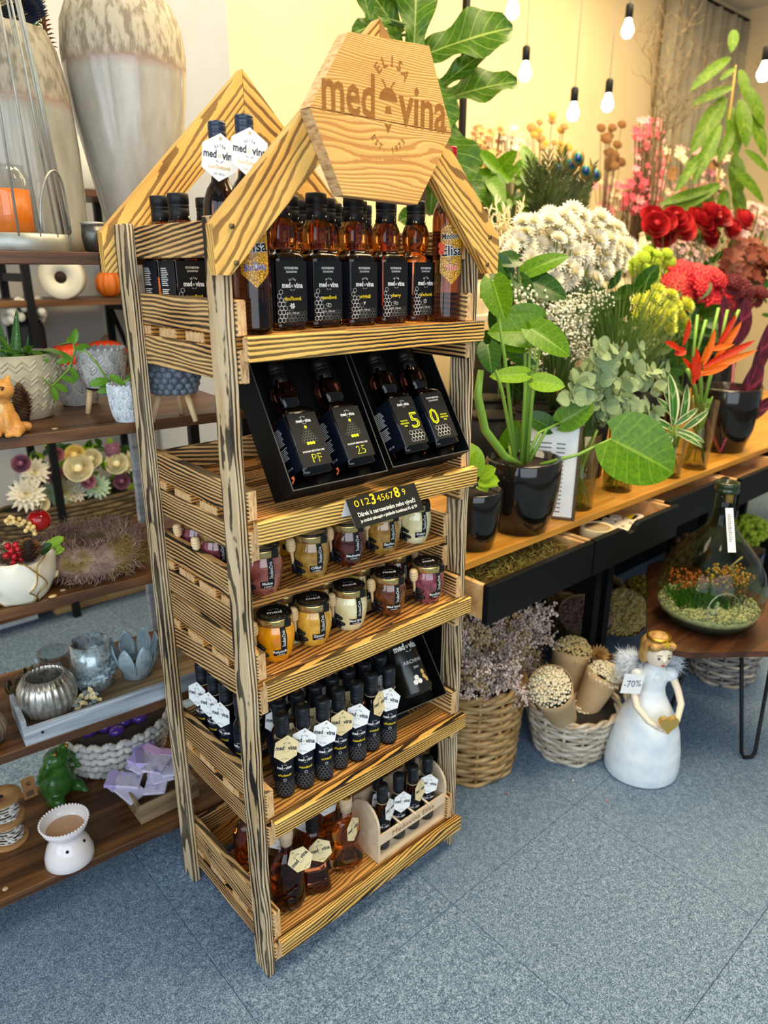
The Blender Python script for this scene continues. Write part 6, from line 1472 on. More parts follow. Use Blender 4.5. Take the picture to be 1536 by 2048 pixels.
# ---- bunches
def vase_for(label, x, y, h=.26, r=.07):
    t = thing('flower_bucket', label, 'bucket', T(x, y, CT)); pot_lathe('bucket_body', [(r*.75, 0), (r*.8, .003), (r, h), (r*.94, h), (r*.76, .01), (.0001, .01)], G['bucket'], t, 24); pot_lathe('bucket_rim', [(r*.99, h-.006), (r*1.06, h-.003), (r*.99, h)], G['bucket'], t, 24)
def bunch(label, cx, cy, rx, ry, Y, dY, kind, n, s, mats, vlabel=None, name='flower_bunch', leaves=None, nl=0, up=.6, vx=None, names='flower_head', stemm='stemdark'):
    c = PY(cx, cy, Y); vx = (c.x-.03) if vx is None else vx; base = Vector((vx, Y+.02, CT+.22))
    if vlabel: vase_for(vlabel, vx, Y+.02)
    t = thing(name, label, 'flowers', T(*base)); heads = []
    for i in range(n):
        a = i*2.39996; q = math.sqrt((i+.5)/n); px = cx+rx*q*cos(a)+R.uniform(-4, 4); py = cy+ry*q*sin(a)+R.uniform(-4, 4); p = PY(px, py, Y+R.uniform(-dY, dY)); heads.append(p)
        nv_ = Vector((-.35+.5*q*cos(a), -.75, up+.4*q*sin(-a)))+rv(.25)
        bloom_at(t, kind, p-base, nv_, MPX(p, s)*R.uniform(.85, 1.12), mats, names)
    mb = MB()
    for p in heads[:60]: q = p-base; mb.tube([Vector((R.uniform(-.03, .03), R.uniform(-.03, .03), -.1)), q*.45+Vector((0, 0, .03)), q-Vector((0, -.004, .004))], .0022, 4)
    mb.build('stems', G[stemm], t)
    if leaves:
        for i in range(nl):
            p = PY(cx+R.uniform(-rx, rx)*1.05, cy+R.uniform(-ry*.5, ry*1.5), Y+R.uniform(0, dY*1.5)); leaf(t, p-base, p-base+(rv(1)+Vector((0, -.3, .2))).normalized()*R.uniform(.05, .09), .45, G[leaves], 'oval', (-.3, -1, .5), .3, .2)
    return t, base
bunch('white chrysanthemum bunch in the middle of the flower display', 1135, 498, 124, 76, .36, .07, 'mum', 96, 25, [PET['white'], MID], 'black bucket under the white chrysanthemums', leaves='heartdark', nl=26)
bunch('green button chrysanthemum bunch beside the red roses', 1300, 532, 52, 34, .60, .05, 'button', 22, 13, [PET['lime']], 'black bucket under the green button flowers', leaves='heart', nl=10)
bunch('red rose bunch at the back of the display', 1378, 455, 100, 24, .70, .05, 'rose', 15, 31, [PET['red'], PET['red']], 'black bucket under the red roses', leaves='heartdark', nl=24)
bunch('crimson cockscomb bunch below the roses', 1388, 575, 62, 34, .52, .05, 'celosia', 9, 31, [PET['crim']], 'black bucket under the crimson cockscombs', leaves='heart', nl=8)
bunch('dark red chrysanthemum bunch right of the cockscombs', 1470, 592, 52, 26, .56, .05, 'button', 16, 19, [PET['deepred']], 'black bucket under the dark red chrysanthemums', leaves='heartdark', nl=10)
bunch('yellow-green chrysanthemum bunch above the eucalyptus', 1322, 622, 56, 42, .30, .05, 'mum', 17, 22, [PET['ygreen'], PET['ygreen']], 'black bucket under the yellow-green chrysanthemums', leaves='heart', nl=10)
bunch('pink and cream waxflower bunch under the red roses', 1365, 508, 60, 30, .74, .04, 'star', 90, 7, [PET['blush']], 'black bucket under the pink waxflowers', leaves='heartdark', nl=8, vx=PY(1365, 508, .74).x+.17)
bunch('blush pink blossom bunch at the far right edge', 1500, 440, 46, 34, 1.0, .06, 'star', 60, 11, [PET['blush']], 'black bucket under the blush blossoms', leaves='heart', nl=14)
bunch('rust brown oak-leaf bunch in shade at the right edge', 1490, 525, 46, 44, .72, .06, 'star', 46, 22, [mottled('rust_leaf', ['#4a1c10', '#8a3a1c'], 20, .6)], 'black bucket under the rust leaves', names='leaf_cluster')
# bleached ruscus
t = thing('bleached_ruscus', 'bleached cream ruscus sprays behind the white chrysanthemums', 'dried flowers', T(*PY(1010, 520, .50))); o0 = PY(1010, 520, .50); G['ruscus'] = leafmat('bleached_leaf', '#efe3bf', '#fbf5e0', '#dccb98', 1, .6, .1)
for i in range(40):
    px = 952+R.uniform(0, 120); py = 375+R.uniform(0, 110)+abs(px-1000)*.5; E_ = PY(px, py, .48+R.uniform(-.06, .06))-o0; mb = MB(); pts = [Vector((R.uniform(-.02, .02), 0, -.05)).lerp(E_, u) for u in (0, .4, .7, 1)]
    mb.tube(pts, .0013, 4)
    for k in range(26):
        u = .35+.65*k/25; p = Vector((0, 0, -.05)).lerp(E_, u); d = (E_.normalized()*.8+rv(1.0)).normalized(); add_leaf(mb, p, p+d*R.uniform(.018, .034), .25, 'lance', (-.3, -1, .4), .2, .2, 3, 2)
    mb.build('spray', G['ruscus'], t)
vase_for('black bucket holding the bleached ruscus', o0.x-.03, .52)
# statice: clouds of tiny white flowers
t = thing('statice_bunch', 'bunch of tiny white statice flowers behind the heart leaves', 'flowers', T(*PY(1110, 800, .25))); o0 = PY(1110, 800, .25); tw = plain('statice_white', '#efe8cf', .8)
for i in range(50):
    px = 1030+R.uniform(0, 175); py = 590+R.uniform(0, 150)-(px-1035)*.05; E_ = PY(px, py, .22+R.uniform(-.05, .08))-o0; mb = MB(); mb.tube([Vector((0, 0, -.05)), E_*.55, E_], .0011, 4, mi=1)
    for k in range(34):
        p = E_+Vector((R.gauss(0, .018), R.gauss(0, .016), R.gauss(0, .014))); mb.tube([E_*.93, p], .0005, 3, 1, None, False, False); s_ = R.uniform(.0028, .0046); mb.ball(tuple(p), s_, 5, 3, 0)
    mb.build('spray', [tw, G['stemdark']], t)
vase_for('black bucket holding the white statice', o0.x-.02, .30)
# bear grass
t = thing('bear_grass', 'spray of thin arching bear grass above the eucalyptus', 'grass', T(*PY(1225, 790, .22))); o0 = PY(1225, 790, .22)
gm = leafmat('grass_blade', '#6f8a3c', '#9ab060', '#4f6a28', 1, .5, .1)
mb = MB()
for i in range(260):
    a = R.uniform(-1.1, 1.1); px = 1240+R.uniform(-90, 150)*1.0; py = R.uniform(540, 690); E_ = PY(px, py, .2+R.uniform(-.08, .1))-o0; c_ = E_*.55+Vector((0, 0, R.uniform(.03, .10))); pts = [Vector((R.uniform(-.01, .01), 0, -.02)).lerp(c_, u).lerp(c_.lerp(E_, u), u) for u in [k/6 for k in range(7)]]; mb.tube(pts, [.0011, .0011, .001, .001, .0009, .0007, .0004], 3)
o = mb.build('blades', gm, t); o['kind'] = 'stuff'
mb = MB(); mb.tube([(0, 0, -.1), (0, 0, .0)], .008, 6); mb.build('tied_base', G['stem'], t)
vase_for('black bucket holding the bear grass', o0.x-.01, .29)
# dark green large leaves left of the chrysanthemums
t = thing('philodendron_plant', 'dark green broad leaves in front of the white chrysanthemums', 'plant', T(*PY(1040, 640, .26))); o0 = PY(1040, 640, .26)
for (b, tp, wd, m) in (((1045, 560), (1140, 590), .62, 'heartdark'), ((1050, 545), (1140, 502), .45, 'heart'), ((1035, 520), (985, 520), .7, 'heartdark'), ((1020, 545), (985, 500), .5, 'heartdark'), ((1010, 560), (960, 590), .6, 'heart'), ((985, 530), (1010, 580), .5, 'heartdark'), ((1040, 560), (1060, 640), .5, 'heartdark')):
    leaf(t, PY(*b, .26)-o0, PD(*tp, PY(*b, .26), .03)-o0, wd, G[m], 'heart', (-.7, -.6, .6), .35, .2, nu=10, nv=6)
    mb = MB(); mb.tube([Vector((0, 0, -.1)), (PY(*b, .26)-o0)*.6, PY(*b, .26)-o0], .004, 6); mb.build('stalk', G['stemdark'], t)
vase_for('black bucket under the dark broad leaves', o0.x-.02, .33)
t = thing('foliage_bunch', 'dense dark green filler foliage between the flower buckets', 'plant', T(1.75, .47, CT+.1)); o0 = Vector((1.75, .47, CT+.1))
for i in range(150):
    p = PY(1000+R.uniform(0, 420), 590+R.uniform(0, 190), .47+R.uniform(-.04, .08)); leaf(t, p-o0, p-o0+(rv(1)+Vector((0, -.2, .3))).normalized()*R.uniform(.08, .14), .5, G['heartdark'], 'oval', (-.7, -.6, .4), .3, .2)
mb = MB()
for i in range(30): p = PY(1000+R.uniform(0, 420), 600+R.uniform(0, 150), .48)-o0; mb.tube([Vector((p.x, 0, -.09)), p], .003, 4)
mb.build('stems', G['stemdark'], t)
# peacock feathers in a ribbed white pot
P = PY(1115, 470, .80); t = thing('ribbed_vase', 'white ribbed vase with scalloped rim holding peacock feathers', 'vase', T(P.x, .80, CT)); hv = PY(1115, 418, .80).z-CT; ribbed(t, [(.0001, 0), (.07, .001), (.075, hv*.5), (.095, hv), (.088, hv), (.06, hv*.5), (.0001, hv*.4)], 16, plain('cream_glaze', '#e6dec4', .35), .1, 'vase_body'); pot_lathe('foot', [(.07, 0), (.085, .002), (.085, .012), (.07, .014)], bpy.data.materials['cream_glaze'], t, 24)
pf = thing('peacock_feathers', 'bunch of peacock feathers with blue eyes in the ribbed vase', 'feathers', T(P.x, .80, CT+hv*.7)); fo = Vector((P.x, .80, CT+hv*.7)); FB = leafmat('feather_barb', '#4c5a1e', '#8a7a3a', '#262f14', 1, .5, .2)
for k, (px, py) in enumerate(((1110, 340), (1136, 332), (1080, 330), (1165, 345), (1185, 352), (1060, 320), (1095, 310), (1125, 300), (1150, 320), (1075, 350), (1185, 330), (1055, 345))):
    E_ = PY(px, py, .78+R.uniform(-.03, .04))-fo; f = bpy.data.objects.new('feather', None); COL.objects.link(f); f.parent = pf; mb = MB(); mb.tube([Vector((0, 0, 0)), E_*.5+Vector((0, 0, .02)), E_], .0015, 4)
    for i in range(44):
        u = .25+.75*i/43; p = (E_*u)+Vector((0, 0, .03*sin(pi*u)*.5)); L = .075*(.4+.6*sin(pi*min(1, u*.95)))
        for s in (-1, 1): sd = Vector((cos(YAW), -sin(YAW), 0))*s; add_leaf(mb, p, p+(sd*.6+E_.normalized()*.9+rv(.25)).normalized()*L, .12, 'lance', (-.5, -.9, .2), .3, .1, 2, 2)
    mb.build('barbs', FB, f)
    if k in (0, 1, 3, 4, 8):
        mb = MB(); cc = E_+Vector((-.01, -.02, .004)); M_ = T(*cc) @ Vector((-.55, -.8, .15)).to_track_quat('Z', 'Y').to_matrix().to_4x4()
        for rr, m, z in ((.026, 0, 0), (.018, 1, .001), (.0115, 2, .002)): mb.lathe([(rr, z), (.0001, z+.0006)], 16, m, M_, sy=1.2)
        mb.build('eye', [plain('eye_gold', '#b08a3a', .4), plain('eye_teal', '#0f8a7c', .3), plain('eye_blue', '#10307c', .3)] if 'eye_gold' not in bpy.data.materials else [bpy.data.materials[q] for q in ('eye_gold', 'eye_teal', 'eye_blue')], f)
# dracaena
YD = .98
P = PY(1430, 440, YD); dr = thing('dracaena_plant', 'tall dracaena with arching pointed leaves at the right', 'plant', T(P.x, YD, CT+.3)); do = Vector((P.x, YD, CT+.3))
mb = MB(); mb.tube([Vector((0, 0, 0)), PY(1425, 420, YD)-do, PY(1462, 210, YD)-do, PY(1472, 130, YD)-do], [.009, .008, .006, .004], 7); mb.build('cane', plain('cane', '#b89a4c', .5), dr)
for (b, tp, wd) in (((1460, 115), (1382, 170), .22), ((1468, 60), (1465, 100), .4), ((1465, 175), (1385, 200), .22), ((1450, 195), (1383, 300), .26), ((1475, 185), (1500, 170), .3), ((1490, 170), (1536, 250), .26), ((1480, 200), (1500, 290), .3), ((1465, 260), (1440, 320), .3), ((1460, 215), (1480, 310), .3), ((1450, 300), (1370, 320), .22), ((1470, 310), (1480, 400), .34), ((1440, 370), (1290, 440), .2), ((1420, 380), (1320, 400), .2), ((1430, 400), (1300, 470), .2), ((1400, 400), (1350, 470), .24), ((1460, 330), (1540, 400), .2), ((1470, 370), (1490, 450), .3), ((1420, 410), (1400, 470), .3), ((1440, 160), (1475, 130), .3), ((1500, 230), (1540, 310), .26), ((1440, 250), (1390, 360), .2), ((1480, 140), (1500, 200), .3), ((1490, 300), (1545, 340), .24), ((1450, 380), (1440, 460), .3), ((1410, 300), (1350, 380), .18)):
    d_ = R.uniform(-.04, .04); leaf(dr, PY(*b, YD+d_)-do, PD(*tp, PY(*b, YD+d_), .03)-do, wd*1.15, G['drac'], 'lance', (-.7, -.6, .5), .35, .2, nu=10)
t = thing('tall_planter', 'dark planter under the dracaena on the back table', 'planter', T(P.x, YD, CT)); pot_lathe('planter_body', [(.09, 0), (.10, .004), (.12, .3), (.11, .3), (.0001, .27)], G['bucket'], t, 24); pot_lathe('soil', [(.109, .28), (.0001, .285)], G['soil'], t, 20)
# fiddle-leaf fig behind the stand
fg_ = thing('fiddle_leaf_fig', 'fiddle-leaf fig with big veined leaves behind the hexagon sign', 'plant', T(.98, .80, .32)); f0 = Vector((.98, .80, .32))
YF = .78
mb = MB(); mb.tube([Vector((0, 0, -.05)), PY(845, 420, YF)-f0, PY(850, 200, YF)-f0, PY(835, -40, YF)-f0], [.014, .012, .010, .008], 8); mb.build('trunk', G['twig'], fg_)
FLV = [((828, 90), (838, -90), .62, (-.5, -.9, .1)), ((850, 110), (1030, 35), .62, (-.3, -.8, .55)), ((858, 210), (1038, 140), .50, (-.2, -.7, .7)), ((870, 235), (925, 370), .75, (-.5, -.9, .2)), ((860, 190), (975, 90), .30, (-.6, -.6, .3)), ((800, 70), (730, -40), .55, (-.6, -.8, .2)), ((780, 40), (705, 60), .45, (-.5, -.8, .3)), ((880, 330), (970, 395), .6, (-.3, -.9, .3)), ((905, 300), (965, 330), .6, (-.3, -.9, .3)), ((860, 160), (905, 250), .5, (-.6, -.8, .1)), ((810, 95), (772, 60), .7, (-.4, -.9, .3)), ((800, 20), (770, -60), .7, (-.5, -.9, .1)), ((740, 40), (715, -70), .5, (-.5, -.9, .2)), ((850, 420), (800, 440), .6, (-.4, -1, .3)), ((860, 430), (870, 330), .5, (-.5, -.9, .1))]
for k, (b, tp, wd, nr) in enumerate(FLV):
    B = PY(*b, YF+.03*(k % 3-1)); E_ = PD(*tp, B, .05); leaf(fg_, B-f0, E_-f0, wd, G['fig'], 'fiddle', nr, .25, .18, 1, nu=14, nv=8)
    mb = MB(); mb.tube([PY(848, min(max(b[1], 60), 420), YF)-f0, B-f0], [.005, .004], 6); mb.build('leaf_stalk', G['stemdark'], fg_)
t = thing('floor_planter', 'tall dark floor planter of the fiddle-leaf fig behind the stand', 'planter', T(.98, .80, 0)); pot_lathe('planter_body', [(.10, 0), (.11, .004), (.13, .32), (.12, .32), (.115, .29), (.0001, .29)], G['bucket'], t, 28); pot_lathe('soil', [(.116, .295), (.0001, .30)], G['soil'], t, 20)
mb = MB(); mb.box(-.012, .012, -.012, .012, 0, 3.49); c_ = PY(928, 150, 1.40); t = thing('metal_pole', 'thin black vertical metal pole behind the fig leaves', 'pole', T(c_.x, 1.40, 0)); mb.build('pole', G['blackmetal'], t); mb = MB(); mb.lathe([(.05, 0), (.05, .008), (.015, .012)], 16); mb.build('base_plate', G['blackmetal'], t)
# ---------------------------------------------------------------- under and beside the counter
b1c = Vector((PZ(978, 1568, 0).x+.045, PZ(978, 1568, 0).y+.125, 0))
w1 = wicker('tall brown rattan basket full of pinkish dried flowers beside the stand', T(*b1c), .132, .152, .300, 20, G['wick1'], 14, .0082, mat2=G['wick1b'])
def dried_cloud(name, label, cpts, Y, n, colm, spread, seed, o0, L=.05, group=None, dens=24):
    t = thing(name, label, 'dried flowers', T(*o0))
    for i in range(n):
        px, py = cpts(i); E_ = PY(px, py, Y+R.uniform(-.07, .07))-o0; mb = MB(); pts = [Vector((R.uniform(-.05, .05), R.uniform(-.05, .05), -.08)), E_*.5+Vector((0, 0, .05)), E_]; mb.tube(pts, .0012, 3)
        d0 = (E_-E_*.5).normalized()
        for k in range(dens):
            u = .45+.55*k/dens; p = (E_*.5+Vector((0, 0, .05))).lerp(E_, (u-.45)/.55); d = (d0+rv(1.1)).normalized(); q = p+d*L*R.uniform(.4, 1); mb.tube([p, q], .0008, 3, 0, None, False, False)
            for j in range(5): s_ = p.lerp(q, .35+.16*j)+rv(.004); mb.ball(tuple(s_), R.uniform(.0028, .0052), 4, 3, 1)
        mb.build('spray', [G['twig'], colm[i % len(colm)]], t)
    return t
dpk = [mottled('dried_pink', ['#c0a79a', '#e4d0c2'], 60, .85), mottled('dried_tan', ['#9a7d54', '#c9ad80'], 60, .85), mottled('dried_mauve', ['#a8907f', '#d2bcaa'], 60, .85)]
top = Vector((b1c.x, b1c.y, .29))
dried_cloud('dried_flower_bunch', 'cloud of pinkish dried statice filling the brown basket', lambda i: (900+R.uniform(0, 210), 1215+R.uniform(0, 185)), b1c.y-.04, 120, dpk, 0, 1, top, .05, None, 30)
dried_cloud('dried_flower_bunch', 'pale pink dried statice hanging over the rim of the brown basket', lambda i: (925+R.uniform(0, 140), 1318+R.uniform(0, 85)), b1c.y-.135, 34, dpk, 0, 1, top+Vector((0, -.05, .01)), .04, None, 26)
P = PZ(1150, 1533, 0); b2c = Vector((P.x+.070, P.y+.075, 0))
w2 = wicker('low grey rattan basket with rope handle and paper-wrapped bouquets', T(*b2c), .100, .138, .165, 13, G['wick2'], 14, .0068, mat2=G['wick2b'])
mb = MB()
for ph in (0, pi): mb.tube([(.150+.020*sin(pi*u)+.006*cos(14*u+ph), -.055+.11*u+.0*ph, .150+.055*sin(pi*u)+.006*sin(14*u+ph)) for u in [i/20 for i in range(21)]], .0055, 6)
mb.build('rope_handle', G['wick2b'], w2, RZ(-.55))
G['paperk'] = mottled('brown_paper', ['#a8895e', '#c4a67c'], 7, .75); tinyw = mottled('tiny_cream', ['#d9c9a0', '#f0e6c8'], 80, .85)
def wrapped(label, base, tip, r, col, hood=.015, nfl=330, sz=.0050):
    """bouquet in a paper cone from base to the flower dome at tip"""
    base = Vector(base); tip = Vector(tip); L = (tip-base).length; t = thing('wrapped_bouquet', label, 'bouquet', aim(base, tip)); mb = MB()
    mb.grid(lambda u, v: ((.022+(r-.022)*u**.8)*cos(6.6*v)*(1+.04*sin(9*v)), (.022+(r-.022)*u**.8)*sin(6.6*v)*(1+.04*sin(9*v)), L*u+hood*u*max(0, sin(6.6*v*.5+.4))), 8, 26); o = mb.build('paper_wrap', G['paperk'], t); s = o.modifiers.new('s', 'SOLIDIFY'); s.thickness = .001
    mb = MB()
    for i in range(nfl):
        a = i*2.39996; q = math.sqrt((i+.5)/nfl); mb.ball((r*.95*q*cos(a), r*.95*q*sin(a), L*.97+.050*math.sqrt(max(0, 1-q*q))+R.uniform(-.006, .008)), sz*R.uniform(.7, 1.2), 5, 3)
    o = mb.build('blossoms', col, t); o['kind'] = 'stuff'; return t
z2 = .17
wrapped('paper-wrapped bouquet of tiny cream flowers, front left in the grey basket', (b2c.x-.01, b2c.y-.01, .05), PY(1100, 1375, b2c.y-.05), .062, tinyw)
wrapped('paper-wrapped bouquet of white flowers leaning right in the grey basket', (b2c.x-.02, b2c.y-.02, .06), PY(1205, 1355, b2c.y-.07), .052, tinyw)
wrapped('paper-wrapped bouquet of tan grass behind in the grey basket', (b2c.x+.02, b2c.y+.05, .05), PY(1145, 1305, b2c.y+.05), .062, mottled('tan_grass', ['#b59a5c', '#dcc68c'], 80, .85))
wrapped('paper-wrapped bouquet sunk low between the others in the grey basket', (b2c.x+.03, b2c.y-.01, .03), PY(1165, 1420, b2c.y-.03), .055, tinyw)
P = PY(1195, 1312, b2c.y+.03); t = thing('wood_flower', 'pale orange wood-shaving flower behind the bouquets', 'flower', T(*P))
mb = MB()
for ring in range(5):
    for i in range(16): a = 2*pi*i/16+ring*.2; el = .2+.28*ring; add_leaf(mb, (0, 0, 0), Vector((cos(a)*cos(el), sin(a)*cos(el), sin(el)))*.042, .28, 'strap', (0, 0, 1), -.5, .2, 3, 2)
mb.build('petals', mottled('wood_shaving', ['#d9a860', '#efcf94'], 20, .7), t, Vector((-.4, -.8, .8)).to_track_quat('Z', 'Y').to_matrix().to_4x4()); mb = MB(); mb.tube([(0, 0, 0), (.01, .02, -.16)], .003, 5); mb.build('stem', G['twig'], t)
YB2 = .30
wrapped('paper-wrapped mauve dried bouquet under the drawers', (PY(1175, 1300, YB2).x, YB2+.02, .02), PY(1170, 1235, YB2), .10, mottled('mauve_dry', ['#8a6a5c', '#b8958a'], 60, .85), .03, 420, .008)
wrapped('bouquet of pale yellow dried bobbles under the drawers', (PY(1250, 1300, YB2).x, YB2+.03, .02), PY(1245, 1225, YB2-.03), .10, mottled('yellow_bobble', ['#b89a48', '#ecd890'], 60, .8), .0, 320, .008)
wrapped('brown bouquet of tiny dried berries beside the angel', (PY(1235, 1370, .05).x, .08, .03), PY(1232, 1350, .04), .07, mottled('brown_berry', ['#6a4a28', '#b08a54'], 60, .8), .02, 260, .005)
P = PZ(1312, 1262, 0); t = thing('moss_pot', 'grey pot of yellow-green moss in the shade under the counter', 'pot', T(P.x+.05, P.y+.08, 0)); mx = Vector((P.x+.05, P.y+.08, 0)); pot_lathe('pot_body', [(.085, 0), (.09, .004), (.11, .13), (.10, .13), (.0001, .11)], mottled('grey_stone', ['#7d776c', '#a59e92'], 12, .8), t, 28)
mb = MB()
for i in range(260): a = i*2.4; q = math.sqrt(i/260); mb.ball((.10*q*cos(a), .10*q*sin(a), .125+.06*math.sqrt(1-q*q)+R.uniform(-.01, .01)), R.uniform(.008, .014), 5, 3)
o = mb.build('moss', mottled('yellow_moss', ['#6a5c14', '#b59a2a'], 60, .9), t); o['kind'] = 'stuff'
wicker('round brown basket in the dark under the second drawer', T(1.84, .47, 0), .12, .15, .20, 10, G['wick1'], 12, .009)
for k, (px, py, Y, col, s, lb) in enumerate(((1500, 1060, .30, 'lime', .016, 'pale green berry plant under the counter behind the demijohn'), (1520, 1130, .34, 'deepred', .016, 'dark red dried flowers under the counter at the right edge'), (1525, 1215, .30, 'crim', .014, 'pot of red berries under the counter at the right edge'), (1380, 1100, .36, 'brown', .016, 'rust dried leaves under the counter behind the demijohn'))):
    P = PY(px, py, Y); t = thing('potted_filler', lb, 'plant', T(P.x, Y, 0)); hh = max(.08, P.z-.10); pot_lathe('pot_body', [(.06, 0), (.07, hh*.5), (.085, hh), (.075, hh), (.0001, hh*.95)], G['bucket'], t, 20); mb = MB()
    for i in range(170): a = i*2.4; z = R.uniform(-1, 1); q = math.sqrt(max(0, 1-z*z))*R.uniform(.6, 1); mb.ball((.085*q*cos(a), .085*q*sin(a), P.z+.07*z), s*R.uniform(.6, 1.1), 6, 4)
    o = mb.build('berries', PET[col] if col in PET else mottled('rust_dry', ['#4a2c18', '#8a5a34'], 30, .8), t); o['kind'] = 'stuff'
# ---- angel
P = PZ(1290, 1580, 0); ac = Vector((P.x+.078, P.y+.060, 0)); k = 1.0
an = thing('angel_figurine', 'white angel figurine with fluffy wings holding a gold heart on the carpet', 'figurine', T(*ac) @ RZ(-.62)); G['iris'] = mottled('pearl_white', ['#d9e4ea', '#eef3f5'], 30, .35); skin = plain('porcelain_skin', '#ecdcc2', .4)
mb = MB(); mb.lathe([(.098, 0), (.106, .003), (.109, .03), (.106, .085), (.096, .145), (.078, .195), (.056, .235), (.042, .262), (.037, .285), (.040, .315), (.041, .335), (.030, .352), (.016, .360), (.013, .372), (.0001, .374)], 36, 0, None, sx=1, sy=.92)
for s in (-1, 1): mb.ball((s*.050, -.004, .325), .021, 12, 8, sz=1.1)
o = mb.build('dress', G['iris'], an); m = o.modifiers.new('r', 'REMESH'); m.mode = 'VOXEL'; m.voxel_size = .004; m.use_smooth_shade = True; q = o.modifiers.new('s', 'SMOOTH'); q.iterations = 4
for s in (-1, 1):
    mb = MB(); mb.tube([(s*.054, -.008, .318), (s*.066, -.024, .285), (s*.066, -.052, .255), (s*.042, -.084, .226), (s*.018, -.100, .214)], [.0115, .0105, .010, .0085, .0075], 10); a_ = mb.build('arm', skin, an)
    mb = MB()
    mb.ball((s*.013, -.101, .213), .0085, 8, 6, sx=1.2)
    for f in range(4): mb.tube([(s*.010, -.104, .218-.004*f), (s*.002, -.110, .216-.004*f), (-s*.004, -.111, .214-.004*f)], [.0026, .0024, .0018], 6)
    mb.tube([(s*.016, -.105, .219), (s*.011, -.112, .224), (s*.006, -.114, .227)], [.0026, .0024, .0018], 6); mb.build('hand', skin, a_)
blob('head', [((0, -.006, .402), .040, (1, 1, 1.08)), ((0, -.016, .385), .028, (1.05, 1, .9)), ((0, -.047, .394), .0065, (.8, 1, 1)), ((0, 0, .37), .016, (1, 1, 1.6))], skin, an, .0035)
blob('hair', [((0, .006, .414), .044, (1.06, .98, .98)), ((.036, .004, .392), .018, (.8, 1.1, 1.6)), ((-.036, .004, .392), .018, (.8, 1.1, 1.6)), ((.022, -.028, .428), .016, (1.2, .9, .8)), ((-.022, -.028, .428), .016, (1.2, .9, .8)), ((0, -.030, .432), .015, (1.2, .9, .8)), ((0, .026, .392), .030, (1.1, .8, 1.2))], mottled('golden_hair', ['#8a6230', '#c29a58'], 60, .5, stretch=(1, 1, .3)), an, .0035)
mb = MB()
for s in (-1, 1): mb.ball((s*.0145, -.0435, .400), .0038, 8, 6, sy=.5); mb.tube([(s*.008, -.0445, .409), (s*.015, -.0445, .411), (s*.021, -.041, .408)], .0009, 5)
mb.build('eyes', plain('eye_paint', '#2a2320', .3), an)
mb = MB(); mb.ball((0, -.0440, .378), .0048, 8, 6, sx=1.3, sy=.5, sz=.7); mb.build('mouth', plain('lip_paint', '#b8524e', .4), an)
mb = MB(); mb.tube([(.030*cos(a), -.002+.028*sin(a), .446) for a in [2*pi*i/20 for i in range(20)]], .0055, 7, closed=True); cr_ = mb.build('crown', G['gold'], an)
mb = MB(); mb.prism([((.012 if i % 2 == 0 else .005)*cos(pi/2+pi*i/5), (.012 if i % 2 == 0 else .005)*sin(pi/2+pi*i/5)) for i in range(10)], 0, .003, M=T(0, -.046, .446) @ FRONT); mb.build('star', plain('star_gold', '#e8c030', .35, .3), cr_)
hp = [(.0175*1.0*(16*sin(a)**3)/16*1.55, .0175*(13*cos(a)-5*cos(2*a)-2*cos(3*a)-cos(4*a))/16*1.7) for a in [2*pi*i/36 for i in range(36)]]
mb = MB(); mb.prism(hp, -.008, .008); o = mb.build('heart', plain('heart_gold', '#dcb865', .38, .75), an, T(0, -.112, .236) @ FRONT); bv = o.modifiers.new('b', 'BEVEL'); bv.width = .006; bv.segments = 3
mb = MB()
for s in (-1, 1):
    for i in range(1600):
        u = R.uniform(0, 1); v = R.uniform(-1, 1); p = Vector((s*(.035+.055*u), .030+.012*R.uniform(-1, 1), .335+.045*v*(1-.3*u)+.012*u)); d = (Vector((s*.7, .3, v*.8))+rv(.8)).normalized()*R.uniform(.016, .034); w_ = rv(1).normalized()*.0007; mb.add([p-w_, p+w_, p+d], [(0, 1, 2)], 0)
o = mb.build('wings', plain('white_fluff', '#eef2f6', .9), an); o['kind'] = 'stuff'
mb = MB()
for i in range(700): a = R.uniform(0, 6.28); p = Vector((.036*cos(a), .032*sin(a)-.002, .338+R.uniform(-.012, .012))); d = (Vector((cos(a), sin(a), R.uniform(-.6, .3)))+rv(.6)).normalized()*R.uniform(.010, .018); w_ = rv(1).normalized()*.0007; mb.add([p-w_, p+w_, p+d], [(0, 1, 2)], 0)
o = mb.build('fur_collar', bpy.data.materials['white_fluff'], an); o['kind'] = 'stuff'
P = PD(1265, 1368, ac+(RZ(-.62) @ Vector((-.058, -.035, .305))), .014); t = thing('discount_tag', 'white square tag reading -70% hanging on the angel', 'tag', T(*P) @ RZ(-.62) @ RY(.12)); mb = MB(); mb.box(-.030, .030, 0, .0008, -.031, .031); mb.build('card', G['paper'], t); mb = MB(); text(mb, '-70%', .030, 0, .0, 0, FRONT, .0, .0005, width=.050, rot=.12); mb.build('handwriting', plain('marker_blue', '#2a2f6a', .5), t); mb = MB(); mb.tube([(.022, .0004, .029), (.034, .02, .034), (.05, .05, .036), (.07, .075, .02)], .0008, 5); mb.build('string', G['twine'], t)
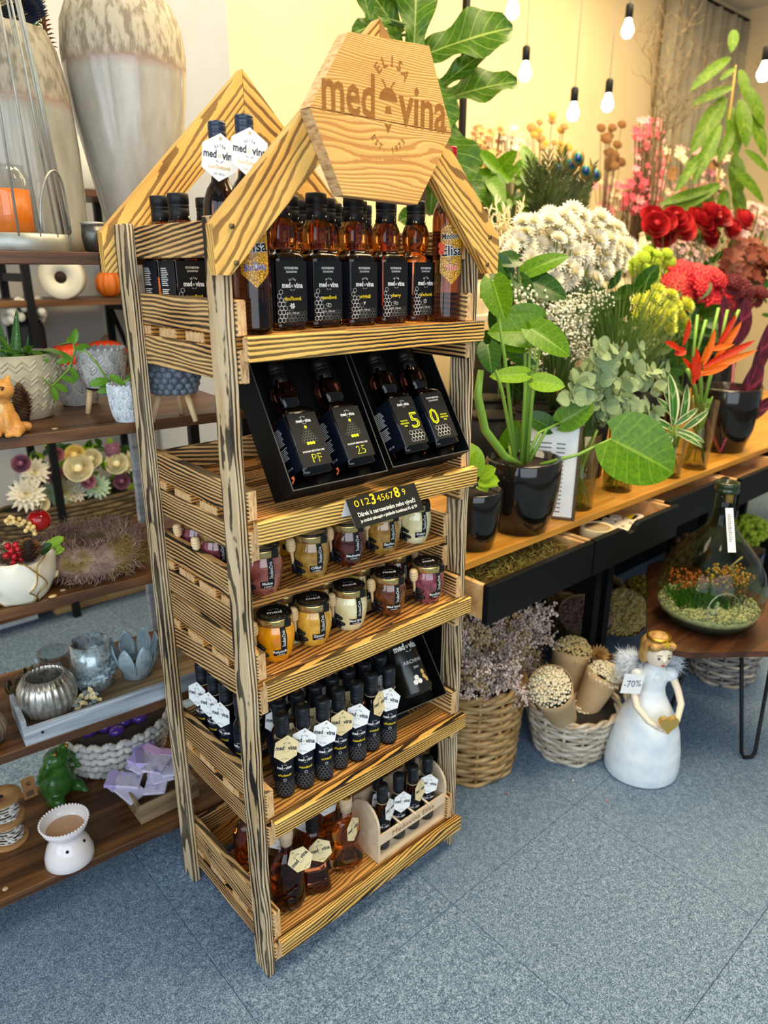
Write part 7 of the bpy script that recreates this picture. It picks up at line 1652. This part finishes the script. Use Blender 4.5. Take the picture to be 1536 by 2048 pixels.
# ---- table with demijohn terrarium
TZ = .42; tc = Vector((1.55, -.18, 0)); tb_ = thing('side_table', 'dark walnut side table with black hairpin legs at the right', 'table', T(*tc)); walnut = grain('walnut', ['#2c160c', '#4c2a18', '#6a4028'], stretch=(2, 30, 30), rough=.35)
TRI = [Vector((1.31, -.19)), Vector((1.62, -.44)), Vector((1.74, .05))]; pl_ = []
for i in range(3):
    a, b, c = TRI[i-1], TRI[i], TRI[(i+1) % 3]; n1 = math.atan2(-(b-a).x, (b-a).y); n2 = math.atan2(-(c-b).x, (c-b).y)
    while n2 < n1: n2 += 2*pi
    pl_ += [(b.x+.095*cos(n1+(n2-n1)*j/10)-tc.x, b.y+.095*sin(n1+(n2-n1)*j/10)-tc.y) for j in range(11)]
mb = MB(); mb.prism(pl_, TZ-.018, TZ, sm=True); o = mb.build('table_top', walnut, tb_); bv = o.modifiers.new('b', 'BEVEL'); bv.width = .003; bv.segments = 2
for a, c_ in ((-2.2, Vector((1.515, -.345, 0))-tc), (.5, Vector((1.70, .0, 0))-tc), (2.9, Vector((1.345, -.15, 0))-tc)):
    mb = MB(); tn = Vector((-sin(a), cos(a), 0)); ou = Vector((cos(a), sin(a), 0))
    mb.tube([c_-ou*.03+tn*.055+Vector((0, 0, TZ-.019)), c_+ou*.025+tn*.022+Vector((0, 0, .02)), c_+ou*.028+tn*.012+Vector((0, 0, .006)), c_+ou*.028-tn*.012+Vector((0, 0, .006)), c_+ou*.025-tn*.022+Vector((0, 0, .02)), c_-ou*.03-tn*.055+Vector((0, 0, TZ-.019))], .0058, 8); mb.build('leg', G['blackmetal'], tb_)
dj = Vector((1.462, -.188, TZ)); te = thing('demijohn_terrarium', 'greenish glass demijohn terrarium with moss and gravel on the side table', 'terrarium', T(*dj) @ SC(1.06)); tg_ = thinglass('demijohn_glass', '#d6dfc2', .86, .02)
rr = .142; pot_lathe('glass', [(.085, 0), (.105, .002), (.128, .028), (rr, .075), (rr*1.0, .115), (rr*.93, .16), (rr*.76, .205), (rr*.52, .245), (rr*.30, .28), (rr*.2, .31), (.026, .34), (.0255, .385)], tg_, te, 48)
pot_lathe('neck_rim', [(.0258, .382), (.031, .384), (.032, .392), (.028, .396), (.031, .400), (.030, .410), (.022, .412), (.022, .384)], plain('dark_green_glass', '#27331f', .1), te, 28)
pot_lathe('soil_layer', [(.082, .003), (.102, .005), (.124, .029), (.130, .036), (.0001, .040)], mottled('blue_black_soil', ['#1a2026', '#39424a'], 70, .9), te, 40)
pot_lathe('gravel_bed', [(.129, .0365), (.1345, .052), (.0001, .058)], mottled('gravel_base', ['#9a9484', '#d5cdb8'], 70, .9, bump=.5), te, 40)
mb = MB()
for i in range(900): a = R.uniform(0, 6.28); q = math.sqrt(R.uniform(.25, 1))*.131; mb.ball((q*cos(a), q*sin(a), .054+R.uniform(0, .005)), R.uniform(.0025, .0055), 5, 3, i % 2)
o = mb.build('gravel', [plain('gravel_cream', '#d8cfb6', .8), plain('gravel_grey', '#a9a596', .8)], te); o['kind'] = 'stuff'
FW = Vector((-.6, -.8, 0))
def inj(x, y): return Vector((cos(YAW)*x, -sin(YAW)*x, 0))+Vector((sin(YAW)*y, cos(YAW)*y, 0))
mb = MB()
for i in range(500): b = inj(R.uniform(-.10, .04), R.uniform(-.05, .06)); b.z = .055; d = (Vector((0, 0, 1))+rv(.7)).normalized()*R.uniform(.02, .055); add_leaf(mb, b, b+d, .1, 'blade', (-.6, -.8, .2), .4, .1, 2, 2)
o = mb.build('moss', leafmat('terrarium_moss', '#4c7a1e', '#7aa83a', '#2c5612', 1, .6, .1), te); o['kind'] = 'stuff'
for (nm, col, xr, zr, n) in (('orange_berries', '#c8801e', (.03, .11), (.07, .15), 130), ('rust_flowers', '#a85420', (-.10, -.02), (.10, .135), 90), ('gold_berries', '#d9a83a', (-.02, .10), (.10, .16), 60)):
    mb = MB(); 
    for i in range(n): b = inj(R.uniform(*xr), R.uniform(-.02, .07)); b.z = R.uniform(*zr); mb.ball(tuple(b), R.uniform(.003, .0055), 5, 3)
    o = mb.build(nm, plain('berry_'+nm, col, .4), te); o['kind'] = 'stuff'
mb = MB()
for i in range(60): b = inj(R.uniform(.02, .11), R.uniform(-.04, .05)); b.z = .056; p2_ = b+Vector((R.uniform(-.02, .02), R.uniform(-.02, .02), R.uniform(.02, .06))); mb.tube([b, p2_, p2_+rv(.03)+Vector((0, 0, .02))], .0012, 4)
o = mb.build('grey_twigs', plain('grey_twig', '#5c5448', .8), te); o['kind'] = 'stuff'
mb = MB(); b = inj(.05, .0); mb.tube([b+Vector((0, 0, .06)), b+inj(.03, .0)+Vector((0, 0, .12)), b+inj(.0, .01)+Vector((0, 0, .16)), b+inj(.03, .01)+Vector((0, 0, .19))], .003, 6); mb.build('branch', plain('pale_branch', '#a89878', .7), te)
hc = inj(-.020, -.128); hc.z = .095; mb = MB(); M_ = T(*hc) @ (-inj(-.15, 1)+Vector((0, 0, .05))).to_track_quat('Z', 'Y').to_matrix().to_4x4(); mb.tube([M_ @ Vector((.046*cos(a), .046*sin(a), 0)) for a in [2*pi*i/36 for i in range(36)]], .0016, 6, closed=True); mb.build('opening_rim', plain('cut_glass_rim', '#8f9a86', .1), te)
sx_ = inj(-.02, -.085); sx_.z = .060; t = thing('snail_figurine', 'tiny grey figurine with spiral shell inside the terrarium', 'figurine', T(dj.x+sx_.x, dj.y+sx_.y, TZ+.0585)); blob('body', [((0, 0, .008), .010, (1.8, 1, .8)), ((.012, 0, .018), .008, (1, 1, 1.3)), ((.014, 0, .030), .006, (1, 1, 1.4))], plain('grey_ceramic', '#a3a8ac', .4), t, .002)
mb = MB(); mb.tube([((.011-.0005*i)*cos(i*.5), -.010, .014+(.011-.0005*i)*sin(i*.5)) for i in range(20)], [.0032-.0001*i for i in range(20)], 6); mb.build('shell', plain('cream_shell', '#d8d0bc', .4), t)
t = thing('price_strip', 'white paper price strip hanging on the demijohn neck', 'tag', T(*(dj+inj(-.004, -.094)+Vector((0, 0, .258)))) @ RZ(-YAW) @ RX(-.47)); mb = MB(); mb.box(-.011, .011, -.0006, .0, 0, .125); mb.build('strip', G['paper'], t); mb = MB()
for i in range(16): mb.box(-.007, .002+.004*(i % 3)/3, -.0010, -.0007, .030+.005*i, .0325+.005*i)
mb.build('print', G['grey'], t)
w3 = wicker('grey wicker basket under the side table', T(PZ(1455, 1400, 0).x+.16, PZ(1455, 1400, 0).y+.10, 0), .105, .135, .20, 14, G['wick3'], 14, .0075, mat2=G['wick2'])
# ---- drawer contents
d1 = Vector((.606, -.043, .64)); 
for i in range(4):
    p = d1+Vector((.06+.1*i, .085+.01*(i % 2), .0455)); t = thing('moss_bag', 'clear bag of dried moss in the open drawer, %s from the stand' % nm[i], 'bag', T(*p)); mb = MB()
    for j in range(420): q = rv(1); q = Vector((q.x*.045, q.y*.04, abs(q.z)*.042)); e_ = q+rv(.014); e_.z = max(.001, e_.z); mb.tube([q, e_], .0008, 3, 0, None, False, False)
    o = mb.build('moss', mottled('dry_moss', ['#5c5024', '#9a8a48', '#6a6a2a'], 40, .9) if i == 0 else bpy.data.materials['dry_moss'], t); o['kind'] = 'stuff'
    blob('bag_film', [((0, 0, .022), .05, (1.05, .9, .62))], thinglass('bag_film', '#f2f2ea', .93) if i == 0 else bpy.data.materials['bag_film'], t, .006)
d2 = Vector((1.040, -.043, .64)); t = thing('tape_roll', 'roll of cream masking tape in the second drawer', 'tape', T(d2.x+.125, d2.y+.075, .6845)); pot_lathe('tape', [(.036, 0), (.048, 0), (.0485, .001), (.0485, .046), (.048, .047), (.036, .047), (.036, 0)], plain('masking_tape', '#e6d3a4', .6), t, 36); pot_lathe('core', [(.0355, .001), (.0355, .046)], G['paperk'], t, 30)
for i in range(14):
    t = thing('tealight', 'small white tealight lying in the second drawer', 'candle', T(d2.x+.20+.043*(i % 5)+.018*(i//5 % 2), d2.y+.060+.038*(i//5), .6845), 'tealights in the second drawer'); pot_lathe('cup', [(.0175, 0), (.019, .001), (.019, .014), (.0175, .0142), (.0001, .013)], plain('tealight_white', '#efe6d0', .6) if i == 0 else bpy.data.materials['tealight_white'], t, 18)
t = thing('yellow_label', 'small yellow and black label among the tealights', 'label', T(d2.x+.36, d2.y+.10, .6995) @ RZ(.2)); mb = MB(); mb.box(-.022, .022, -.014, .014, 0, .0008); mb.build('paper', G['yellow'], t); mb = MB(); mb.box(-.022, .022, -.014, -.004, .0009, .0012); mb.build('print', G['cap'], t)
# ---- confetti on the carpet
for (px, py, c_, lb) in ((1012, 1590, '#b5202a', 'tiny red petal scrap on the carpet near the brown basket'), (1145, 1563, '#e8e8e8', 'tiny white paper scrap on the carpet'), (1212, 1604, '#d86a7a', 'tiny pink petal scrap on the carpet in front of the angel')):
    P = PZ(px, py, 0); t = thing('petal_scrap', lb, 'scrap', T(P.x, P.y, .0005)); leaf(t, (0, 0, .001), (.009, .002, .001), .6, plain('scrap_'+c_[1:], c_, .7), 'oval')
# ---------------------------------------------------------------- far background
glow = Mat('lit_bulb'); glow.p(base=(1, .95, .85, 1), emit=(1.0, .93, .80, 1), estr=9.0)
for k, (px, py, d) in enumerate(((1025, 22, 3.0), (1050, 148, 3.2), (1146, 228, 3.3), (1215, 210, 3.4), (1255, 62, 3.3), (1527, 148, 3.1))):
    v = ray(px, py); p = CAM+v*d; t = thing('pendant_bulb', 'bare lit bulb on a thin cord, %s from the left' % ('first', 'second', 'third', 'fourth', 'fifth', 'rightmost')[k], 'lamp', T(*p)); r = .028
    pot_lathe('bulb', [(.0001, -r*1.1), (r*.6, -r*.95), (r, -r*.25), (r*.96, r*.3), (r*.62, r*1.2), (r*.48, r*1.6), (r*.46, r*1.9)], glow.m, t, 18)
    pot_lathe('socket', [(r*.5, r*1.75), (r*.62, r*1.8), (r*.62, r*3.6), (r*.4, r*3.9), (.0001, r*4)], G['blackmetal'], t, 16)
    mb = MB(); mb.tube([(0, 0, r*3.9), (0, 0, 3.49-p.z)], .0022, 5); mb.build('cord', plain('cord_grey', '#b0a890', .6) if k == 0 else bpy.data.materials['cord_grey'], t)
# curtain with its beam
c0 = PY(1330, 60, 2.28); t = thing('curtain', 'grey-beige hanging curtain in folds on the back wall at the right', 'curtain', T(c0.x, 2.27, 0)); mb = MB(); mb.grid(lambda u, v: (2.0*v, .030*sin(v*95)+.012*sin(v*41+2*u), .9+2.5*u), 4, 220); o = mb.build('fabric', mottled('curtain_linen', ['#a89e86', '#c4baa0'], 6, .9), t); s = o.modifiers.new('s', 'SOLIDIFY'); s.thickness = .002
mb = MB(); mb.tube([(-.05, 0, 3.42), (2.05, 0, 3.42)], .012, 8); mb.build('curtain_rod', G['blackmetal'], t)
# curly willow
wl = thing('curly_willow', 'bare twisted willow branches in front of the curtain', 'branches', T(*PY(1310, 430, 1.28))); wo = PY(1310, 430, 1.28)
def twig(mb, p, d, L, r, lv):
    pts = [p]; q = p; dd = d
    for i in range(6): dd = (dd+rv(.45)+Vector((0, 0, .10))).normalized(); q = q+dd*L/6; pts.append(q)
    mb.tube(pts, [r*(1-.11*i) for i in range(7)], 4)
    if lv > 0:
        for i in (2, 3, 4, 5): twig(mb, pts[i], (dd+rv(1.1)).normalized(), L*.55, r*.6, lv-1)
for (px, py) in ((1310, 120), (1340, 60), (1370, 150), (1290, 200), (1350, 30), (1330, 200), (1400, 120), (1300, 60)):
    E_ = PY(px, py, 1.28+R.uniform(-.1, .1))-wo; mb = MB(); mb.tube([Vector((0, 0, -.25)), E_*.3, E_*.6+rv(.02)], [.006, .005, .004], 5); twig(mb, E_*.6, E_.normalized(), E_.length*.5, .004, 2); twig(mb, E_*.4, (E_.normalized()+rv(.5)), E_.length*.4, .003, 2); mb.build('branch', mottled('willow_bark', ['#5a4a34', '#8a7654'], 20, .8) if 'willow_bark' not in bpy.data.materials else bpy.data.materials['willow_bark'], wl)
t = thing('floor_vase', 'tall pale floor vase of the willow branches', 'vase', T(wo.x, wo.y, 0)); hv = wo.z-.1; pot_lathe('vase_body', [(.10, 0), (.12, .02), (.12, hv*.6), (.07, hv), (.06, hv), (.0001, hv*.6)], bpy.data.materials['cream_glaze'], t, 24); pot_lathe('vase_rim', [(.07, hv-.01), (.078, hv), (.066, hv+.008)], bpy.data.materials['cream_glaze'], t, 24)
# dried flower forest on a bench along the back
bn = thing('display_bench', 'low white display bench along the back wall with dried flowers', 'bench', T(1.5, 1.45, 0)); bzt = 1.20
mb = MB(); mb.box(0, 3.2, 0, .5, bzt-.03, bzt, ch=.002); mb.build('bench_top', G['wallwhite'], bn)
for x in (.05, 1.6, 3.1): mb = MB(); mb.box(x-.02, x+.02, .04, .46, 0, bzt-.031); mb.build('bench_leg', G['wallwhite'], bn)
def tall_dried(label, cx, cy, rx, ry, n, mats, kind='star', s=8, by=1.6, vase='#e2dac0'):
    c = PY(cx, cy, by); b = Vector((c.x, by, bzt)); hh = .16; t0 = thing('dried_vase', 'pale vase holding '+label, 'vase', T(*b)); pot_lathe('vase_body', [(.04, 0), (.05, .004), (.055, hh*.6), (.035, hh), (.03, hh), (.0001, hh*.5)], plain('v'+vase[1:], vase, .5) if 'v'+vase[1:] not in bpy.data.materials else bpy.data.materials['v'+vase[1:]], t0, 20); pot_lathe('vase_rim', [(.034, hh-.006), (.04, hh), (.034, hh+.005)], bpy.data.materials['v'+vase[1:]], t0, 20)
    t = thing('dried_flowers', label, 'dried flowers', T(b.x, b.y, bzt+hh*.9)); o0 = Vector((b.x, b.y, bzt+hh*.9)); mb = MB()
    for i in range(n):
        p = PY(cx+R.uniform(-rx, rx), cy+R.uniform(-ry, ry), by+R.uniform(-.12, .12)); bloom_at(t, kind, p-o0, (-.4, -.7, .6), MPX(p, s)*R.uniform(.7, 1.3), [mats[i % len(mats)], MID], 'dried_head'); mb.tube([Vector((R.uniform(-.015, .015), 0, 0)), (p-o0)*.5, p-o0], .002, 3)
    mb.build('stems', G['twig'], t)
dm = {k: mottled('dry_'+k, v, 30, .85) for k, v in dict(tan=['#b58a4c', '#d9b678'], brown=['#7a5430', '#a87c4c'], cream=['#d9c8a0', '#efe4c8'], pink=['#d87a8a', '#efb0b4'], hot=['#c8384e', '#e0687a'], yell=['#c9a030', '#e8cc68'], grey=['#8a8478', '#b8b2a4']).items()}
tall_dried('rust orange dried sprays behind the fig leaves', 975, 300, 34, 45, 60, [dm['tan'], dm['brown']], 'star', 9)
tall_dried('pale cream dried spikes left of the peacock feathers', 1030, 310, 28, 55, 40, [dm['cream'], dm['grey']], 'star', 8)
tall_dried('brown round dried seed heads above the peacock feathers', 1100, 265, 40, 40, 16, [dm['tan'], dm['yell']], 'button', 9)
tall_dried('brown dried poppy heads right of the peacock feathers', 1220, 310, 26, 60, 16, [dm['brown']], 'button', 10)
tall_dried('cream dried blossoms below the poppy heads', 1225, 400, 40, 40, 50, [dm['cream'], dm['pink']], 'star', 10, 1.75)
tall_dried('tall coral pink dyed plumes beside the willow', 1295, 330, 30, 90, 120, [dm['pink'], dm['hot']], 'star', 10, 1.55)
tall_dried('hot pink dyed grass under the plumes', 1265, 400, 22, 35, 40, [dm['hot']], 'star', 9, 1.54)
tall_dried('blush dried hydrangea behind the dracaena', 1390, 360, 60, 60, 70, [dm['pink'], dm['brown'], dm['cream']], 'star', 12, 1.56)
tall_dried('yellow dried tansy near the bench left end', 965, 350, 30, 25, 24, [dm['yell']], 'button', 9, 1.54)
# leafy houseplant between the fig and the peacock feathers
P = PY(1015, 400, .95); t = thing('green_houseplant', 'leafy green houseplant behind the ruscus', 'plant', T(P.x, .95, CT+.35)); o0 = Vector((P.x, .95, CT+.35))
for i in range(34):
    p = PY(1010+R.uniform(-50, 50), 375+R.uniform(-40, 50), .95+R.uniform(-.08, .08))-o0; leaf(t, p, p+(rv(1)+Vector((0, -.2, -.2))).normalized()*.11, .6, G['heart'], 'heart', (-.4, -.9, .5), .3, .2)
    mb = MB(); mb.tube([Vector((0, 0, 0)), p*.5+Vector((0, 0, .04)), p], .003, 4); mb.build('stalk', G['stemdark'], t)
t = thing('tall_planter', 'dark planter of the leafy houseplant on the back table', 'planter', T(P.x, .95, CT)); pot_lathe('planter_body', [(.09, 0), (.10, .004), (.12, .36), (.11, .36), (.0001, .33)], G['bucket'], t, 24); pot_lathe('soil', [(.109, .34), (.0001, .345)], G['soil'], t, 20)
